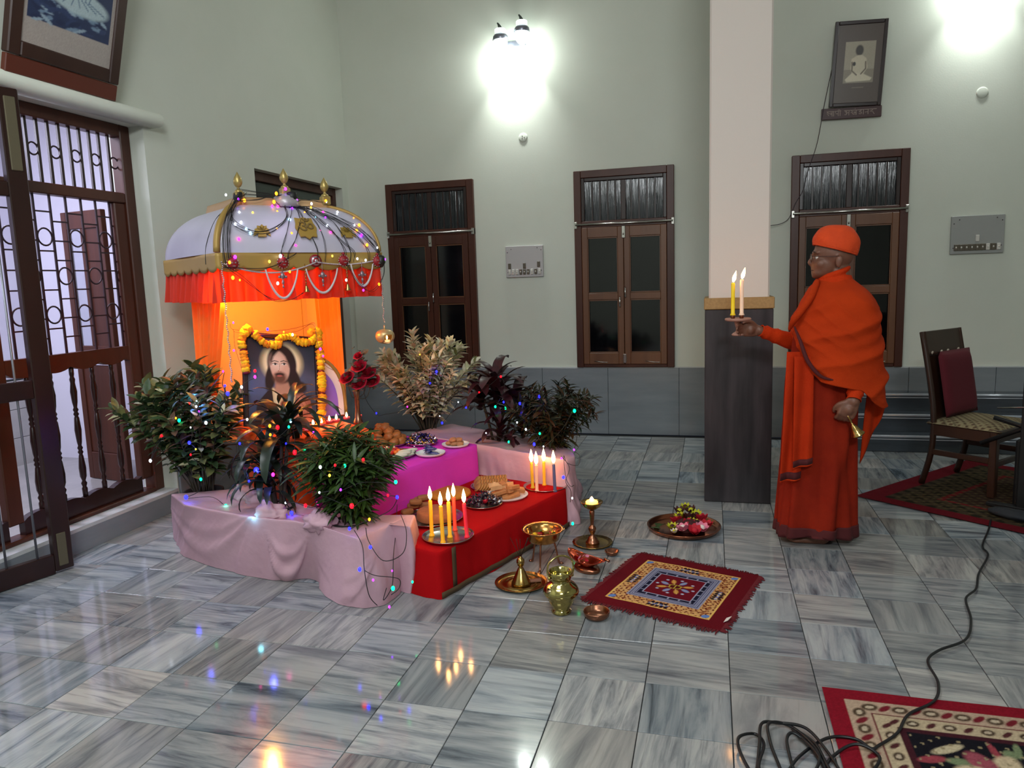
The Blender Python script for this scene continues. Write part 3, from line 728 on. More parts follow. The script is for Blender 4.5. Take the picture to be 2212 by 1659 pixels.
# frill: pleated orange skirt
nF = 640; q2 = sq(nF, HW-.004, HD-.004); q3 = sq(nF, 1, 1)
def frill(u, v):
    i = round(u*nF) % nF; x, y = q2[i]; sgn = V((x, y, 0)).normalized()
    side = i//(nF//4); o_ = [V((0, -1, 0)), V((1, 0, 0)), V((0, 1, 0)), V((-1, 0, 0))][side]
    a = (.007+.020*(1-v))*sin(i*.40+1.8*sin(i*.05))+.006*sin(i*.93+2*sin(i*.11))*(1-v)+.006*mnoise.noise(V((i*.15, 2, v)))
    return V((x, y, Z0+.035-.195*(1-v)+.006*mnoise.noise(V((i*.08, 7, 0)))*(1-v)))+o_*a
FRL = pm('orange_frill', '#cc300e', .75, translucent=.26)
MB().grid(frill, nF, 7, True).build('frill', FRL, can)
# curtains on three sides, gathered
CUR = pm('saffron_curtain', '#ff8a2a', .7, translucent=.3)
def curtain(p0, p1, zt, zb, amp, wl, pinch=None, nm='curtain', mt=CUR, n=90):
    p0, p1 = V(p0), V(p1); L_ = (p1-p0).length; d = (p1-p0).normalized(); nn = V((-d.y, d.x, 0))
    def f(u, v):
        z = zb+(zt-zb)*v; sc_ = 1.
        if pinch: sc_ = pinch(v)
        p = p0+d*(u*L_*sc_); a = amp*(sin(u*L_/wl*2*pi)+.4*sin(u*L_/wl*4.1+1)); return V((p.x, p.y, z))+nn*a
    return MB().grid(f, n, 12).build(nm, mt, can)
IX, IY = HW-.10, HD-.10
curtain((-IX, IY, 0), (-IX, -IY+.06, 0), Z0+.05, .72, .014, .085, lambda v: .38+.62*v)
curtain((IX, IY-.52, 0), (IX, IY-.16, 0), Z0+.05, .60, .014, .07, lambda v: .80+.2*v)
curtain((-IX, IY+.01, 0), (IX+.02, IY+.01, 0), Z0+.05, .45, .003, .3, None, 'back_cloth', pm('back_cloth', '#ffc78a', .75, translucent=.15), 40)
for sx in (-1, 1): MB().tube([(sx*(IX-.02), IY+.025, .0), (sx*(IX-.02), IY+.025, Z0+.06)], .014, 8).build('post', GOLD, can)
m = MB()
for sx in (-1, 1): m.box((sx*(IX+.02), 0, Z0+.03), (.02, 2*IY, .02))
for sy in (-1, 1): m.box((0, sy*(IY+.02), Z0+.03), (2*IX, .02, .02))
m.build('canopy_frame', GOLD, can)
curtain((IX+.005, IY-.22, 0), (IX+.005, IY, 0), Z0+.05, .45, .002, .3, None, 'back_cloth', pm('back_cloth', '#ffc78a', .75, translucent=.15), 20)
# underside cloth of the canopy
MB().box((0, 0, Z0+.052), (2*IX, 2*IY, .004)).build('lining', CUR, can)
# warm bulb under the canopy, near corner
bl_ = MB().lathe([(.008, .05), (.010, .03), (.016, 0), (.017, -.02), (.010, -.045), (.002, -.06), (0, -.06)], 12)
lp = V((-IX+.05, -IY+.16, Z0-.10))
bl_.build('lamp_bulb', pm('warm_bulb', '#fff0c0', .4, emit=('#ffb54a', 900)), can, lp)
MB().tube([lp+V((0, 0, .05)), lp+V((0, 0, .15))], .008, 6).build('lamp_holder', BLACK, can)
# gold plaque with the sacred syllable, and two small gold emblems on the front panel
def on_dome(s, v, off=.006, side=0):
    p = dome(side, s, v, off); p2 = dome(side, s, v+.02, off); up = (p2-p).normalized(); px_ = (dome(side, min(1, s+.02), v, off)-p); px_.normalize(); nn = px_.cross(up).normalized()
    return m4(Matrix((px_, up, nn)).transposed(), p)
GP = pm('plaque_gold', '#a2853c', .45, .3)
pq = [(.0, .066), (.022, .058), (.048, .062), (.050, .03), (.060, .0), (.050, -.03), (.046, -.058), (.02, -.055), (0, -.072), (-.02, -.055), (-.046, -.058), (-.05, -.03), (-.06, 0), (-.05, .03), (-.048, .062), (-.022, .058)]
Mq = on_dome(.06, .36)
MB().prism(pq, .007, Mq).build('om_plaque', GP, can)
def text_mesh(body, size, ext, mat, M, parent, nm, align='CENTER'):
    c = bpy.data.curves.new(nm, 'FONT'); c.body = body; c.size = size; c.extrude = ext; c.align_x = align; c.align_y = 'CENTER'
    o = bpy.data.objects.new(nm, c); COL.objects.link(o)
    dg = bpy.context.evaluated_depsgraph_get(); me = bpy.data.meshes.new_from_object(o.evaluated_get(dg)); bpy.data.objects.remove(o)
    me.materials.clear(); me.materials.append(mat); me.transform(M); return link(nm, me, parent)
text_mesh('ॐ', .105, .003, pm('plaque_dark', '#6b5629', .6), Mq @ Matrix.Translation((0, 0, .009)), can, 'om_sign')
for s_ in (-.5, .60):
    Me = on_dome(s_, .30)
    e_ = MB()
    for k in range(5): e_.prism([(-.008, 0), (-.012, .026), (0, .040), (.012, .026), (.008, 0)], .005, Me @ Matrix.Rotation(rad(-76+38*k), 4, 'Z'))
    e_.prism([(-.022, -.034), (.022, -.034), (.018, -.004), (-.018, -.004)], .007, Me)
    for k in (-1, 1): e_.prism([(k*.018, -.012), (k*.045, -.03), (k*.040, -.004), (k*.02, .004)], .004, Me)
    e_.build('gold_emblem', GP, can)
# ornaments on the band
def band_pt(s, z, off=.014): return V((s*HW, -HD-.008-off, z))
RB = pm('red_ball', '#a3101c', .5, nz=(60, .2), c2='#6b0a14'); WS = pm('silver_bead', '#b8aeb2', .3, .7)
for s_, z in ((-.86, ZB-.055), (-.29, ZB-.052), (.47, ZB-.045), (.93, ZB-.05)):
    c = band_pt(s_, z, .018); t_ = MB().ball((0, 0, 0), (.030, .020, .030), 14, 9); t_.ball((0, 0, .036), .010, 8, 5)
    ro = t_.build('red_bauble', RB, can, c)
    m = MB()
    for k in range(14): m.ball((.030*cos(k*.449), -.004, .030*sin(k*.449)), .004, 5, 3)
    m.box((-.008, -.021, .004), (.006, .003, .006)).box((.008, -.021, .004), (.006, .003, .006)).box((0, -.021, -.012), (.014, .003, .004))
    m.build('bead_trim', WS, ro)
c = band_pt(.12, ZB-.045, .006)
for r_, hh, mt in ((.034, .006, RB), (.025, .009, WS), (.017, .012, RB), (.009, .015, WS)):
    MB().lathe([(r_, 0), (r_, hh), (0, hh)], 20, (0, 0, 0), frame((0, -1, 0))).build('target_medallion', mt, can, c)
# bead garlands, pendants and bells along the front edge
bead = MB().ball((0, 0, 0), .0046, 6, 4).mesh('bead', WS)
def swag(s0, z0, s1, z1, dip, n, off=.02):
    m = MB()
    for k in range(n):
        t_ = k/(n-1); s_ = s0+(s1-s0)*t_; z = z0+(z1-z0)*t_-dip*4*t_*(1-t_); m.ball(band_pt(s_, z, off), .0048, 6, 4)
    m.build('bead_swag', WS, can)
swag(-.95, Z0+.03, .12, Z0+.035, .05, 90); swag(.12, Z0+.035, .95, Z0+.045, .02, 70)
for a, b, zt, dp in ((-.5, -.12, Z0-.0, .15), (-.02, .38, Z0+.0, .13), (.56, .86, Z0+.02, .12)):
    m = MB(); pts = []
    for k in range(31):
        t_ = k/30; pts.append(band_pt(a+(b-a)*t_, zt-dp*(1-(2*t_-1)**2)**.8, .022))
    m.tube(pts, [.004+.0035*sin(pi*k/30) for k in range(31)], 6); m.build('pearl_loop', pm('pearl', '#c9c0c2', .4), can)
for s_ in (-.31, .18, .70):
    m = MB(); c = band_pt(s_, Z0-.035, .026)
    m.tube([c+V((0, 0, .07)), c], .0018, 4); m.ball(c, (.014, .010, .018), 8, 5); m.ball(c+V((-.018, 0, -.005)), .008, 6, 4); m.ball(c+V((.018, 0, -.005)), .008, 6, 4); m.ball(c+V((0, 0, -.032)), (.008, .006, .014), 6, 4); m.ball(c+V((0, 0, -.055)), (.006, .005, .009), 6, 4)
    m.build('figure_pendant', pm('pendant_silver', '#94838a', .3, .6), can)
for s_ in (-.03, .50):
    m = MB(); c = band_pt(s_, Z0-.105, .022); m.tube([c+V((0, 0, .13)), c], .002, 4)
    for k in range(6): m.ball(c+V((0, 0, .11-.016*k)), .005, 6, 4)
    m.lathe([(.004, .02), (.008, .012), (.011, 0), (.017, -.014), (.019, -.018), (0, -.018)], 12, c); m.build('hanging_bell', BRASS, can)
def chain(s_, zt, zb, y=None, tw=True):
    m = MB(); n = int((zt-zb)/.0095)
    for k in range(n): m.ball(V((s_*HW+(.003*sin(k*.9) if tw else 0), -HD-.02+(.003*cos(k*.9) if tw else 0), zt-.0095*k)), (.0052, .0052, .0045), 6, 4)
    return m.build('bead_chain', WS, can)
chain(-.97, Z0+.04, .92); chain(.985, Z0+.04, 1.17)
ap = V((.985*HW, -HD-.02, 1.105))
def applef(d): return 1-.18*math.exp(-((1-d.z)*5))-.05*math.exp(-((1+d.z)*6))
ah = MB(); nA, mA = 28, 18; vs = []
for i in range(mA+1):
    for k in range(nA):
        t_ = pi*i/mA; a = 2*pi*k/nA; d_ = V((sin(t_)*cos(a), sin(t_)*sin(a), -cos(t_))); vs.append(V((d_.x*.054, d_.y*.054, d_.z*.046))*applef(d_))
fs = []
for i in range(mA):
    for k in range(nA):
        cc_ = (vs[i*nA+k]+vs[(i+1)*nA+(k+1) % nA])/2
        if abs(cc_.x-.008) < .021 and cc_.y < -.02 and -.034 < cc_.z < .004: continue
        fs.append((i*nA+k, i*nA+(k+1) % nA, (i+1)*nA+(k+1) % nA, (i+1)*nA+k))
tl = thing('hanging_lantern', 'gold apple-shaped tealight lantern hanging from the right canopy corner', 'lantern', can.matrix_world @ ap)
tl.location = Matrix.Translation(CC) @ Matrix.Rotation(TH, 4, 'Z') @ ap; tl.rotation_euler = (0, 0, TH-rad(20))
ah.add(vs, fs, 0, True); ah.tube([(0, 0, .035), (0, 0, .062)], .004, 6)
ah.build('shell', pm('pale_gold', '#c3ab7a', .35, .55), tl, solid=.003)
MB().lathe([(.017, -.040), (.018, -.022), (.0, -.022)], 14, (.008, -.014, 0)).build('tealight', pm('tealight_wax', '#f3ddb0', .5, emit=('#ffb060', .9)), tl)
MB().ball((.008, -.014, -.008), (.006, .006, .013), 8, 6).build('flame', pm('tealight_flame', '#ffe0a0', .5, emit=('#ffc070', 7)), tl)
# ---- throne seat covered in orange satin
SZ = .625
s0 = fl(797, 925, SZ); 
def S_(u, w, z): p = V((s0.x, s0.y, 0))+CU*u+CW*w; return V((p.x, p.y, z))
st = thing('shrine_platform', 'raised platform draped in bright orange satin under the canopy', 'platform', S_(-.25, .35, MZ))
sb_ = [S_(.0, .01, 0), S_(-.50, .01, 0), S_(-.50, .74, 0), S_(.0, .74, 0)]
m = MB(); vs = []
def edgeloop(off, z): return smooth_loop(resample([S_(off, -off, z), S_(-.50-off, -off, z), S_(-.50-off, .74+off, z), S_(off, .74+off, z)], 160), 5)
prf = [(-.06, MZ+.003-.2), (-.045, .50), (-.035, .545), (-.01, .555), (.012, .568), (.020, .590), (.014, .612), (-.004, .624), (-.02, .627)]
for i, (of, z) in enumerate(prf):
    for k, p in enumerate(edgeloop(of, z)):
        a = .006*mnoise.noise(V((k*.2, i*.5, 3))) if i < 4 else 0
        vs.append(p+V((a, a, 0)))
n_ = 160; fs = [(i*n_+k, i*n_+(k+1) % n_, (i+1)*n_+(k+1) % n_, (i+1)*n_+k) for i in range(len(prf)-1) for k in range(n_)]+[tuple(range((len(prf)-1)*n_, len(prf)*n_))]
SAT = pm('orange_satin', '#ee5614', .5, bump=(14, .15))
m.add(vs, fs, 0, True); o = m.build('satin_cover', SAT, st); o.matrix_parent_inverse = Matrix.Translation(-V(st.location))
m = MB(); c0 = S_(.035, .1, .50)
m.ball(c0, (.07, .05, .05), 16, 10, f=lambda d: 1+.5*mnoise.noise(d*2.1)); m.ball(c0+V((-.01, .03, .05)), (.05, .035, .035), 14, 9, f=lambda d: 1+.5*mnoise.noise(d*2.7+V((4, 0, 0))))
o = m.build('cloth_knot', SAT, st); o.matrix_parent_inverse = Matrix.Translation(-V(st.location))
# ---- portrait
PC = atD(609, 822, 4.13)            # centre of the picture
PW, PH = .405, .50
def facing(pos, yaw, lean, roll=0): return Matrix.Translation(pos) @ Matrix.Rotation(yaw, 4, 'Z') @ Matrix.Rotation(roll, 4, 'Y') @ Matrix.Rotation(lean, 4, 'X') @ Matrix(((1, 0, 0, 0), (0, 0, -1, 0), (0, 1, 0, 0), (0, 0, 0, 1)))
MP = facing(PC, rad(50), rad(-18), rad(8.5))
pt = thing('framed_portrait', 'framed colour portrait of a bearded long-haired man with a halo, garlanded on the throne', 'portrait', PC); pt.matrix_world = MP
P = Paint(150, 190, .80, '#3c4154')
P.glow(.38, .70, .12, .42, '#6d6f88'); P.ell(.72, .9, .25, .3, '#28303f', 0, .9, .8); P.ell(.08, .88, .2, .3, '#20242f', 0, .9, .8)
P.ell(.12, .42, .2, .16, '#5d6180', 20, .8, .7); P.ell(.70, .48, .14, .12, '#585c78', 0, .8, .6)
P.glow(.40, .71, .20, .28, '#e9d9a0', .85); P.glow(.40, .71, .17, .235, '#fff3d0', .85)
# robe and mantle
P.poly([(.06, -.02), (.10, .22), (.22, .36), (.33, .42), (.50, .42), (.62, .38), (.73, .26), (.78, -.02)], '#2c1a1c')
P.poly([(.50, .42), (.62, .38), (.73, .26), (.78, -.02), (.56, -.02), (.52, .2)], '#a0604c'); P.poly([(.56, .34), (.66, .28), (.70, .12), (.62, .14)], '#c58668', .05, .8)
P.line([(.56, .30), (.64, .20), (.60, .08)], .006, '#7b3c34', .7); P.line([(.62, .33), (.69, .2), (.68, .05)], .006, '#7b3c34', .7)
P.poly([(.27, .41), (.36, .36), (.50, .36), (.57, .40), (.53, .18), (.47, .02), (.36, .02), (.29, .2)], '#c8b183'); P.poly([(.29, .40), (.34, .36), (.36, .10), (.31, .18)], '#e6d6ae', .04, .7)
P.line([(.40, .34), (.41, .2), (.44, .08)], .005, '#93794e', .7); P.line([(.49, .34), (.48, .2)], .005, '#93794e', .7)
# neck, hair, face
P.poly([(.30, .36), (.33, .50), (.50, .50), (.54, .36), (.42, .30)], '#b98870', .03)
P.ell(.40, .70, .175, .235, '#2b1a15', 6, .14); P.ell(.26, .53, .06, .17, '#2b1a15', -10, .3); P.ell(.54, .50, .075, .17, '#2a1914', 12, .3); P.ell(.62, .42, .07, .07, '#33201a', 30, .4)
P.ell(.375, .665, .115, .190, '#d9ad96', 5, .14); P.ell(.335, .72, .075, .10, '#edcdb8', 0, .9, .85)
P.poly([(.37, .87), (.29, .86), (.255, .74), (.268, .68), (.30, .78)], '#2b1a15', .03); P.poly([(.37, .87), (.44, .86), (.50, .74), (.49, .66), (.44, .79)], '#2b1a15', .03)
P.ell(.372, .525, .080, .070, '#6b4535', 4, .7); P.ell(.368, .568, .055, .020, '#3c221b', 3, .6); P.ell(.368, .550, .032, .011, '#b05f55', 3, .5)
for ex, ey in ((.318, .690), (.425, .696)):
    P.ell(ex, ey, .032, .013, '#f3eadf', 3, .3); P.ell(ex+.002, ey+.002, .014, .013, '#2a1c1c', 0, .3); P.line([(ex-.036, ey+.002), (ex, ey+.016), (ex+.034, ey+.002)], .004, '#3a221b'); P.line([(ex-.04, ey+.030), (ex-.004, ey+.042), (ex+.038, ey+.032)], .006, '#3a221b')
P.line([(.372, .70), (.362, .625), (.352, .605), (.388, .600)], .005, '#9b6a54', .9); P.line([(.362, .69), (.356, .625)], .008, '#f4d8c4', .8)
# hands and heart
P.ell(.42, .20, .055, .06, '#8e2d2a', 0, .4); P.ell(.42, .20, .025, .03, '#c04a3a', 0, .6); P.line([(.42, .26), (.42, .33)], .006, '#e8b060')
P.poly([(.46, .05), (.52, .16), (.60, .20), (.63, .14), (.60, .04), (.52, 0)], '#c98c72', .02)
for k in range(4): P.line([(.47+.02*k, .12+.018*k), (.53+.02*k, .05+.02*k)], .004, '#8a5544', .8)
P.poly([(.20, .12), (.26, .20), (.33, .17), (.35, .10), (.27, .05)], '#bb7f66', .02); P.speckle(.06)
me = P.mesh('print', lambda u, v: ((u-.5)*PW*.93, (v-.5)*PH*.94, .010), PRINT); link('print', me, pt)
m = MB()
for x0, x1, y0, y1 in ((-PW/2-.012, -PW/2+.012, -PH/2-.012, PH/2+.012), (PW/2-.012, PW/2+.012, -PH/2-.012, PH/2+.012), (-PW/2, PW/2, PH/2-.012, PH/2+.012), (-PW/2, PW/2, -PH/2-.012, -PH/2+.012)):
    m.box(((x0+x1)/2, (y0+y1)/2, .008), (x1-x0, y1-y0, .028), b=.004)
m.build('frame', pm('picture_frame_wood', '#2d1712', .4), pt); MB().box((0, 0, .0), (PW, PH, .008)).build('backing', WOODD, pt)
# padded saffron backrest behind the portrait with a decorated rounded side
bk = thing('throne_cushion', 'white and violet rounded cushion with gold edging behind the portrait', 'cushion', PC)
bk.matrix_world = Matrix.Translation(fl(742, 900, SZ+.005)) @ Matrix.Rotation(rad(40), 4, 'Z') @ Matrix.Scale(1.05, 4)
def arch(sc_, n=26): return [(-.19*sc_+0, 0)]+[(-.19*sc_*cos(pi*k/n), .05+.30*sc_*abs(sin(pi*k/n))**.8) for k in range(n+1)]+[(.19*sc_, 0)]
Ma = Matrix(((1, 0, 0, 0), (0, 0, 1, 0), (0, 1, 0, 0), (0, 0, 0, 1)))
Tb = Matrix.Translation((-.16, .07, 0))
MB().prism(arch(1.0), .05, Tb @ Ma).build('cushion_pad', pm('white_satin', '#e9dfe4', .5), bk)
m = MB(); m.tube([Tb @ Ma @ V((x, y, -.003)) for x, y in arch(1.0)], .010, 8); m.build('gold_piping', GOLD, bk)
m = MB(); m.prism(arch(.78), .008, Tb @ Matrix.Translation((0, -.010, 0)) @ Ma); m.build('violet_panel', pm('violet_satin', '#8c6be0', .5), bk)
# ---- marigold garland
MG = [pm('marigold_yellow', '#ffd21a', .8, nz=(60, .2), c2='#ffb20a'), pm('marigold_orange', '#fba012', .8, nz=(60, .2), c2='#f08408')]
def flower_ball(r, nz_=.35, seed=0): return MB().ball((0, 0, 0), (r, r, r*.72), 14, 9, f=lambda d: 1+nz_*mnoise.noise(d*5.5+V((seed, 0, 0)))+.10*sin(9*math.atan2(d.y, d.x)+d.z*5))
mgm = [flower_ball(.0165, .35, k).mesh('marigold', MG[k % 2]) for k in range(4)]
gar = thing('marigold_garland', 'yellow and orange marigold garland around the framed portrait', 'garland', PC); gar.matrix_world = MP
cr = pm('garland_tassel', '#7c1426', .7)
def gpath(pts, sp):
    L_ = 0; out = []; pp = seg(pts, 200); nx_ = 0
    for a, b in zip(pp[:-1], pp[1:]):
        L_ += (b-a).length
        if L_ >= nx_: out.append((a, (b-a).normalized())); nx_ += sp
    return out
hw, hh = PW/2, PH/2; zz = .034
paths = [([(-hw-.0, hh+.01, zz), (-hw-.02, hh-.05, zz), (-hw-.012, hh-.13, zz), (-hw+.0, hh-.24, zz)], 0),
         ([(hw+.005, hh+.045, zz), (hw+.012, hh-.1, zz), (hw+.016, 0, zz), (hw+.014, -hh+.15, zz), (hw+.0, -hh+.02, zz), (hw-.02, -hh-.03, zz+.01)], 1),
         ([(-hw+.05, hh-.005, zz), (-hw+.10, hh-.05, zz), (-hw+.18, hh-.055, zz), (-.02, hh-.02, zz), (.05, hh+.0, zz), (.10, hh-.03, zz), (.16, hh-.025, zz), (hw-.01, hh+.015, zz)], 2)]
rnd = random.Random(3); cnt = 0
for pth, kind in paths:
    for i, (p, d_) in enumerate(gpath(pth, .0185)):
        if kind < 2 and i % 7 == 6:
            MB().lathe([(.012, -.006), (.019, 0), (.012, .006)], 10, p, frame(d_)).build('red_ring', cr, gar); continue
        o = link('marigold', rnd.choice(mgm), gar); o.matrix_basis = m4(frame(d_) @ Matrix.Rotation(rnd.random()*6, 3, 'Z'), p+V((rnd.uniform(-.002, .002), rnd.uniform(-.002, .002), 0)))
        s_ = rnd.uniform(1.15, 1.45)*(1.12 if kind == 1 else 1); o.scale = (s_, s_, s_)
for p in ((-hw+.01, hh+.02, zz), (-hw-.005, hh-.0, zz), (hw-.03, hh+.035, zz), (hw+.005, hh+.04, zz), (hw-.03, -hh-.03, zz+.02), (hw-.055, -hh-.035, zz+.03)):
    o = link('marigold', rnd.choice(mgm), gar); o.matrix_basis = m4(frame((rnd.random()-.5, .2, 1)), p); o.scale = (1.7,)*3
MB().ball((-hw+.04, hh+.0, zz+.004), (.016, .014, .014), 10, 6).build('red_ring', cr, gar)
# ================================================================ plants
def leaf_mesh(nm, L_, Wd_, mat, curl=.25, n=5, fold=.18):
    vs = []
    for i in range(n+1):
        t = i/n; wv = Wd_/2*sin(pi*min(1, t*.97+.03))**.75 if 0 < i < n else 0.0006
        z = -curl*L_*t*t
        vs += [V((-wv, L_*t, z+wv*fold*2)), V((0, L_*t, z)), V((wv, L_*t, z+wv*fold*2))]
    fs = []
    for i in range(n):
        a = i*3; fs += [(a, a+1, a+4, a+3), (a+1, a+2, a+5, a+4)]
    m = MB(); m.add(vs, fs, 0, True); return m.mesh(nm, mat), vs, fs
def leafmat(nm, c1, c2, scale=18, rough=.45, tl=.2): return pm(nm, c1, rough, nz=(scale, .12), c2=c2, translucent=tl)
def leaf_M(p, d, roll, sc_=1.):
    y = V(d).normalized(); up = V((0, 0, 1)); x = y.cross(up); x = x.normalized() if x.length > 1e-4 else V((1, 0, 0)); z = x.cross(y)
    M = Matrix((x, y, z)).transposed() @ Matrix.Rotation(roll, 3, 'Y'); M = m4(M*sc_, p); return M
def pot(parent, r, h, dz=0):
    MB().lathe([(r*.7, -h), (r*.95, -.03), (r, -.02), (r, 0), (r*.88, 0), (r*.86, -.02), (0, -.02)], 20).build('pot', pm('dark_pot', '#17120f', .8), parent, (0, 0, dz))
STEM = pm('plant_stem', '#3a3324', .8)
def shrub(nm, label, cat, base, spread, height, leaves, nstem, nleaf, nobj=280, seed=1, rmin=.25, up=.55, pot_r=.11, stem_r=.004, squash=1., shape=None, droop=0., lean=(0, 0)):
    """leaves: list of (mesh, verts, faces, mat, weight)"""
    r = random.Random(seed); t = thing(nm, label, cat, base); stems = MB(); allL = []
    for k in range(nstem):
        a = 2*pi*k/nstem+r.uniform(-.3, .3); rr = sqrt(r.random()); hgt = height*(1-.35*rr*rr)*r.uniform(.78, 1.02); ex = spread*rr*r.uniform(.8, 1.05)
        if shape: hgt, ex = shape(a, rr, r, hgt, ex)
        p0 = V((pot_r*.5*cos(a)*r.random(), pot_r*.5*sin(a)*r.random(), -.01)); p3 = V((ex*cos(a)+lean[0]*hgt, ex*sin(a)*squash+lean[1]*hgt, hgt))
        p1 = p0.lerp(p3, .35)+V((0, 0, hgt*.12)); p2 = p0.lerp(p3, .7)+V((0, 0, hgt*.10-droop*.03))
        pts = seg([p0, p1, p2, p3], 12); stems.tube(pts, [stem_r*(1-.7*i/11) for i in range(12)], 5)
        nl = max(4, int(nleaf/nstem*r.uniform(.7, 1.3)))
        for i in range(nl):
            t_ = rmin+(1-rmin)*(i+.5)/nl; f_ = t_*11; j = min(10, int(f_)); p = pts[j].lerp(pts[j+1], f_-j); tang = (pts[j+1]-pts[j]).normalized()
            th = i*2.4+r.uniform(-.5, .5); side = V((cos(th), sin(th), 0)); side = (side-tang*side.dot(tang)).normalized()
            k_ = up*(.4+.9*t_); d = (side*(1-k_*.6)+tang*k_+V((0, 0, -droop*r.random()))).normalized()
            allL.append((leaf_M(p, d, r.uniform(-.5, .5), r.uniform(.7, 1.15)), r.choices(range(len(leaves)), [l[4] for l in leaves])[0]))
    stems.build('stem', STEM, t)
    pot(t, pot_r*.8, .10, -.0)
    # the leaves nearest to the viewer as parts, the rest joined
    bw = V(base); tocam = (CAM-bw).normalized()
    allL.sort(key=lambda q: -(q[0].translation.dot(tocam)+.3*q[0].translation.length))
    for M, k in allL[:nobj]: o = link('leaf', leaves[k][0], t); o.matrix_basis = M
    rest = MB()
    mats = [l[3] for l in leaves]
    for M, k in allL[nobj:]: rest.add([M @ v for v in leaves[k][1]], leaves[k][2], k, True)
    if rest.v: o = rest.build('foliage', mats, t); o['kind'] = 'stuff'
    return t
def LV(nm, L_, Wd_, mat, wt=1, **k): me, vs, fs = leaf_mesh('leaf', L_, Wd_, mat, **k); return (me, vs, fs, mat, wt)
g1 = leafmat('leaf_deep_green', '#2a3f24', '#4a6339'); g2 = leafmat('leaf_olive', '#56613c', '#7f7e4c'); g3 = leafmat('leaf_brownish', '#6b4a38', '#8f6e56')
p1 = leafmat('leaf_cream', '#f2e8d4', '#c9c39c', 30); p2 = leafmat('leaf_pale_green', '#b2b886', '#e6dcb8', 30); p3_ = leafmat('leaf_pink_cream', '#ecc4b0', '#c8b491', 30)
d1 = leafmat('leaf_dark_wine', '#2c1017', '#42222a', 10, .35, .1); d2 = leafmat('leaf_dark_green', '#121c13', '#26352a', 10, .35, .1)
c1 = leafmat('leaf_croton_dark', '#1f1d11', '#3a3a1c'); c2_ = leafmat('leaf_croton_brown', '#4a2413', '#3d3318')
B1 = fl(440, 1058, NZ); B1.z = NZ
shrub('potted_shrub', 'bushy variegated dark green shrub at the left end of the near pink row', 'shrub', B1, .36, .70,
      [LV('leaf', .085, .036, g1, 4), LV('leaf', .095, .040, g2, 2), LV('leaf', .08, .032, g3, 1.4), LV('leaf', .06, .026, p2, .7)], 44, 1700, 295, 3, .18, .5, .13, lean=(-.12, .0))
B3 = fl(758, 1124, NZ); B3.z = NZ
gg = leafmat('leaf_bright_green', '#22380f', '#3f5a20')
shrub('potted_shrub', 'dense narrow-leaved dark green shrub at the right end of the near pink row', 'shrub', B3, .235, .44,
      [LV('leaf', .085, .017, g1, 3), LV('leaf', .095, .019, gg, 4), LV('leaf', .08, .017, c1, 1.2)], 52, 2300, 295, 5, .12, .35, .11, .0035)
B4 = D(1.40, .98, FZ+.035); B4 = fl(925, 930, FZ+.03)
shrub('potted_shrub', 'tall pale cream and pink leaved shrub behind the magenta step', 'shrub', B4, .38, .68,
      [LV('leaf', .072, .026, p1, 3), LV('leaf', .075, .028, p2, 2.2), LV('leaf', .07, .026, p3_, 1.2), LV('leaf', .06, .022, g2, .8)], 50, 2300, 295, 8, .2, .6, .11, .005)
B6 = fl(1195, 966, FZ)
shrub('potted_shrub', 'low dark bushy croton at the right end of the far pink row', 'shrub', B6, .32, .42,
      [LV('leaf', .075, .017, c1, 4), LV('leaf', .08, .018, c2_, 2.2), LV('leaf', .07, .016, d2, 2)], 46, 1700, 290, 12, .1, .4, .11, .0035)
# strap-leaved plants
def strap_mesh(L_, Wd_, mat, arch_, n=9):
    vs = []; a = rad(10); p = V((0, 0, 0))
    for i in range(n+1):
        t = i/n; wv = Wd_/2*(.35+.65*sin(pi*min(1, .15+t*.85)))*(1 if i < n else .05)
        d = V((0, sin(a), cos(a))); nn = V((0, cos(a), -sin(a)))
        vs += [p+V((-wv, 0, 0))+nn*(-wv*.25), p.copy(), p+V((wv, 0, 0))+nn*(-wv*.25)]
        p = p+d*(L_/n); a += arch_/n*(1+t)
    fs = []
    for i in range(n):
        b = i*3; fs += [(b, b+1, b+4, b+3), (b+1, b+2, b+5, b+4)]
    m = MB(); m.add(vs, fs, 0, True); return m.mesh('leaf', mat)
def strap_plant(label, base, heads, meshes, seed, nper, potr, tiltr=(.15, 1.0)):
    r = random.Random(seed); t = thing('strap_leaf_plant', label, 'plant', base); st_ = MB()
    for (hx, hy, hz, sc_) in heads:
        p0 = V((hx*.3, hy*.3, -.01)); pts = seg([p0, V((hx*.6, hy*.6, hz*.5)), V((hx, hy, hz))], 8); st_.tube(pts, [.009]*8, 6)
        for k in range(nper):
            a = k*2.4+r.uniform(-.3, .3); f_ = k/nper
            M = Matrix.Rotation(a, 3, 'Z') @ Matrix.Rotation(-(tiltr[0]+(tiltr[1]-tiltr[0])*f_), 3, 'X')
            o = link('leaf', r.choice(meshes), t); o.matrix_basis = m4(M*sc_*r.uniform(.8, 1.1), V((hx, hy, hz-.10*f_)))
    st_.build('stem', STEM, t); pot(t, potr*.8, .10); return t
sm1 = [strap_mesh(.26, .040, d2, rad(75)), strap_mesh(.30, .045, d2, rad(100)), strap_mesh(.24, .038, leafmat('leaf_dark_slate', '#1c2426', '#2c3431', 10, .35, .1), rad(60))]
B2 = fl(600, 1092, NZ); B2.z = NZ
strap_plant('dark strap-leaved dracaena in the middle of the near pink row, before the portrait', B2, [(.06, 0, .40, 1.35), (-.05, .03, .28, 1.1), (.0, -.05, .17, .9), (.10, .02, .48, 1.0), (-.10, .05, .20, .9)], sm1, 4, 17, .11, (.1, 1.25))
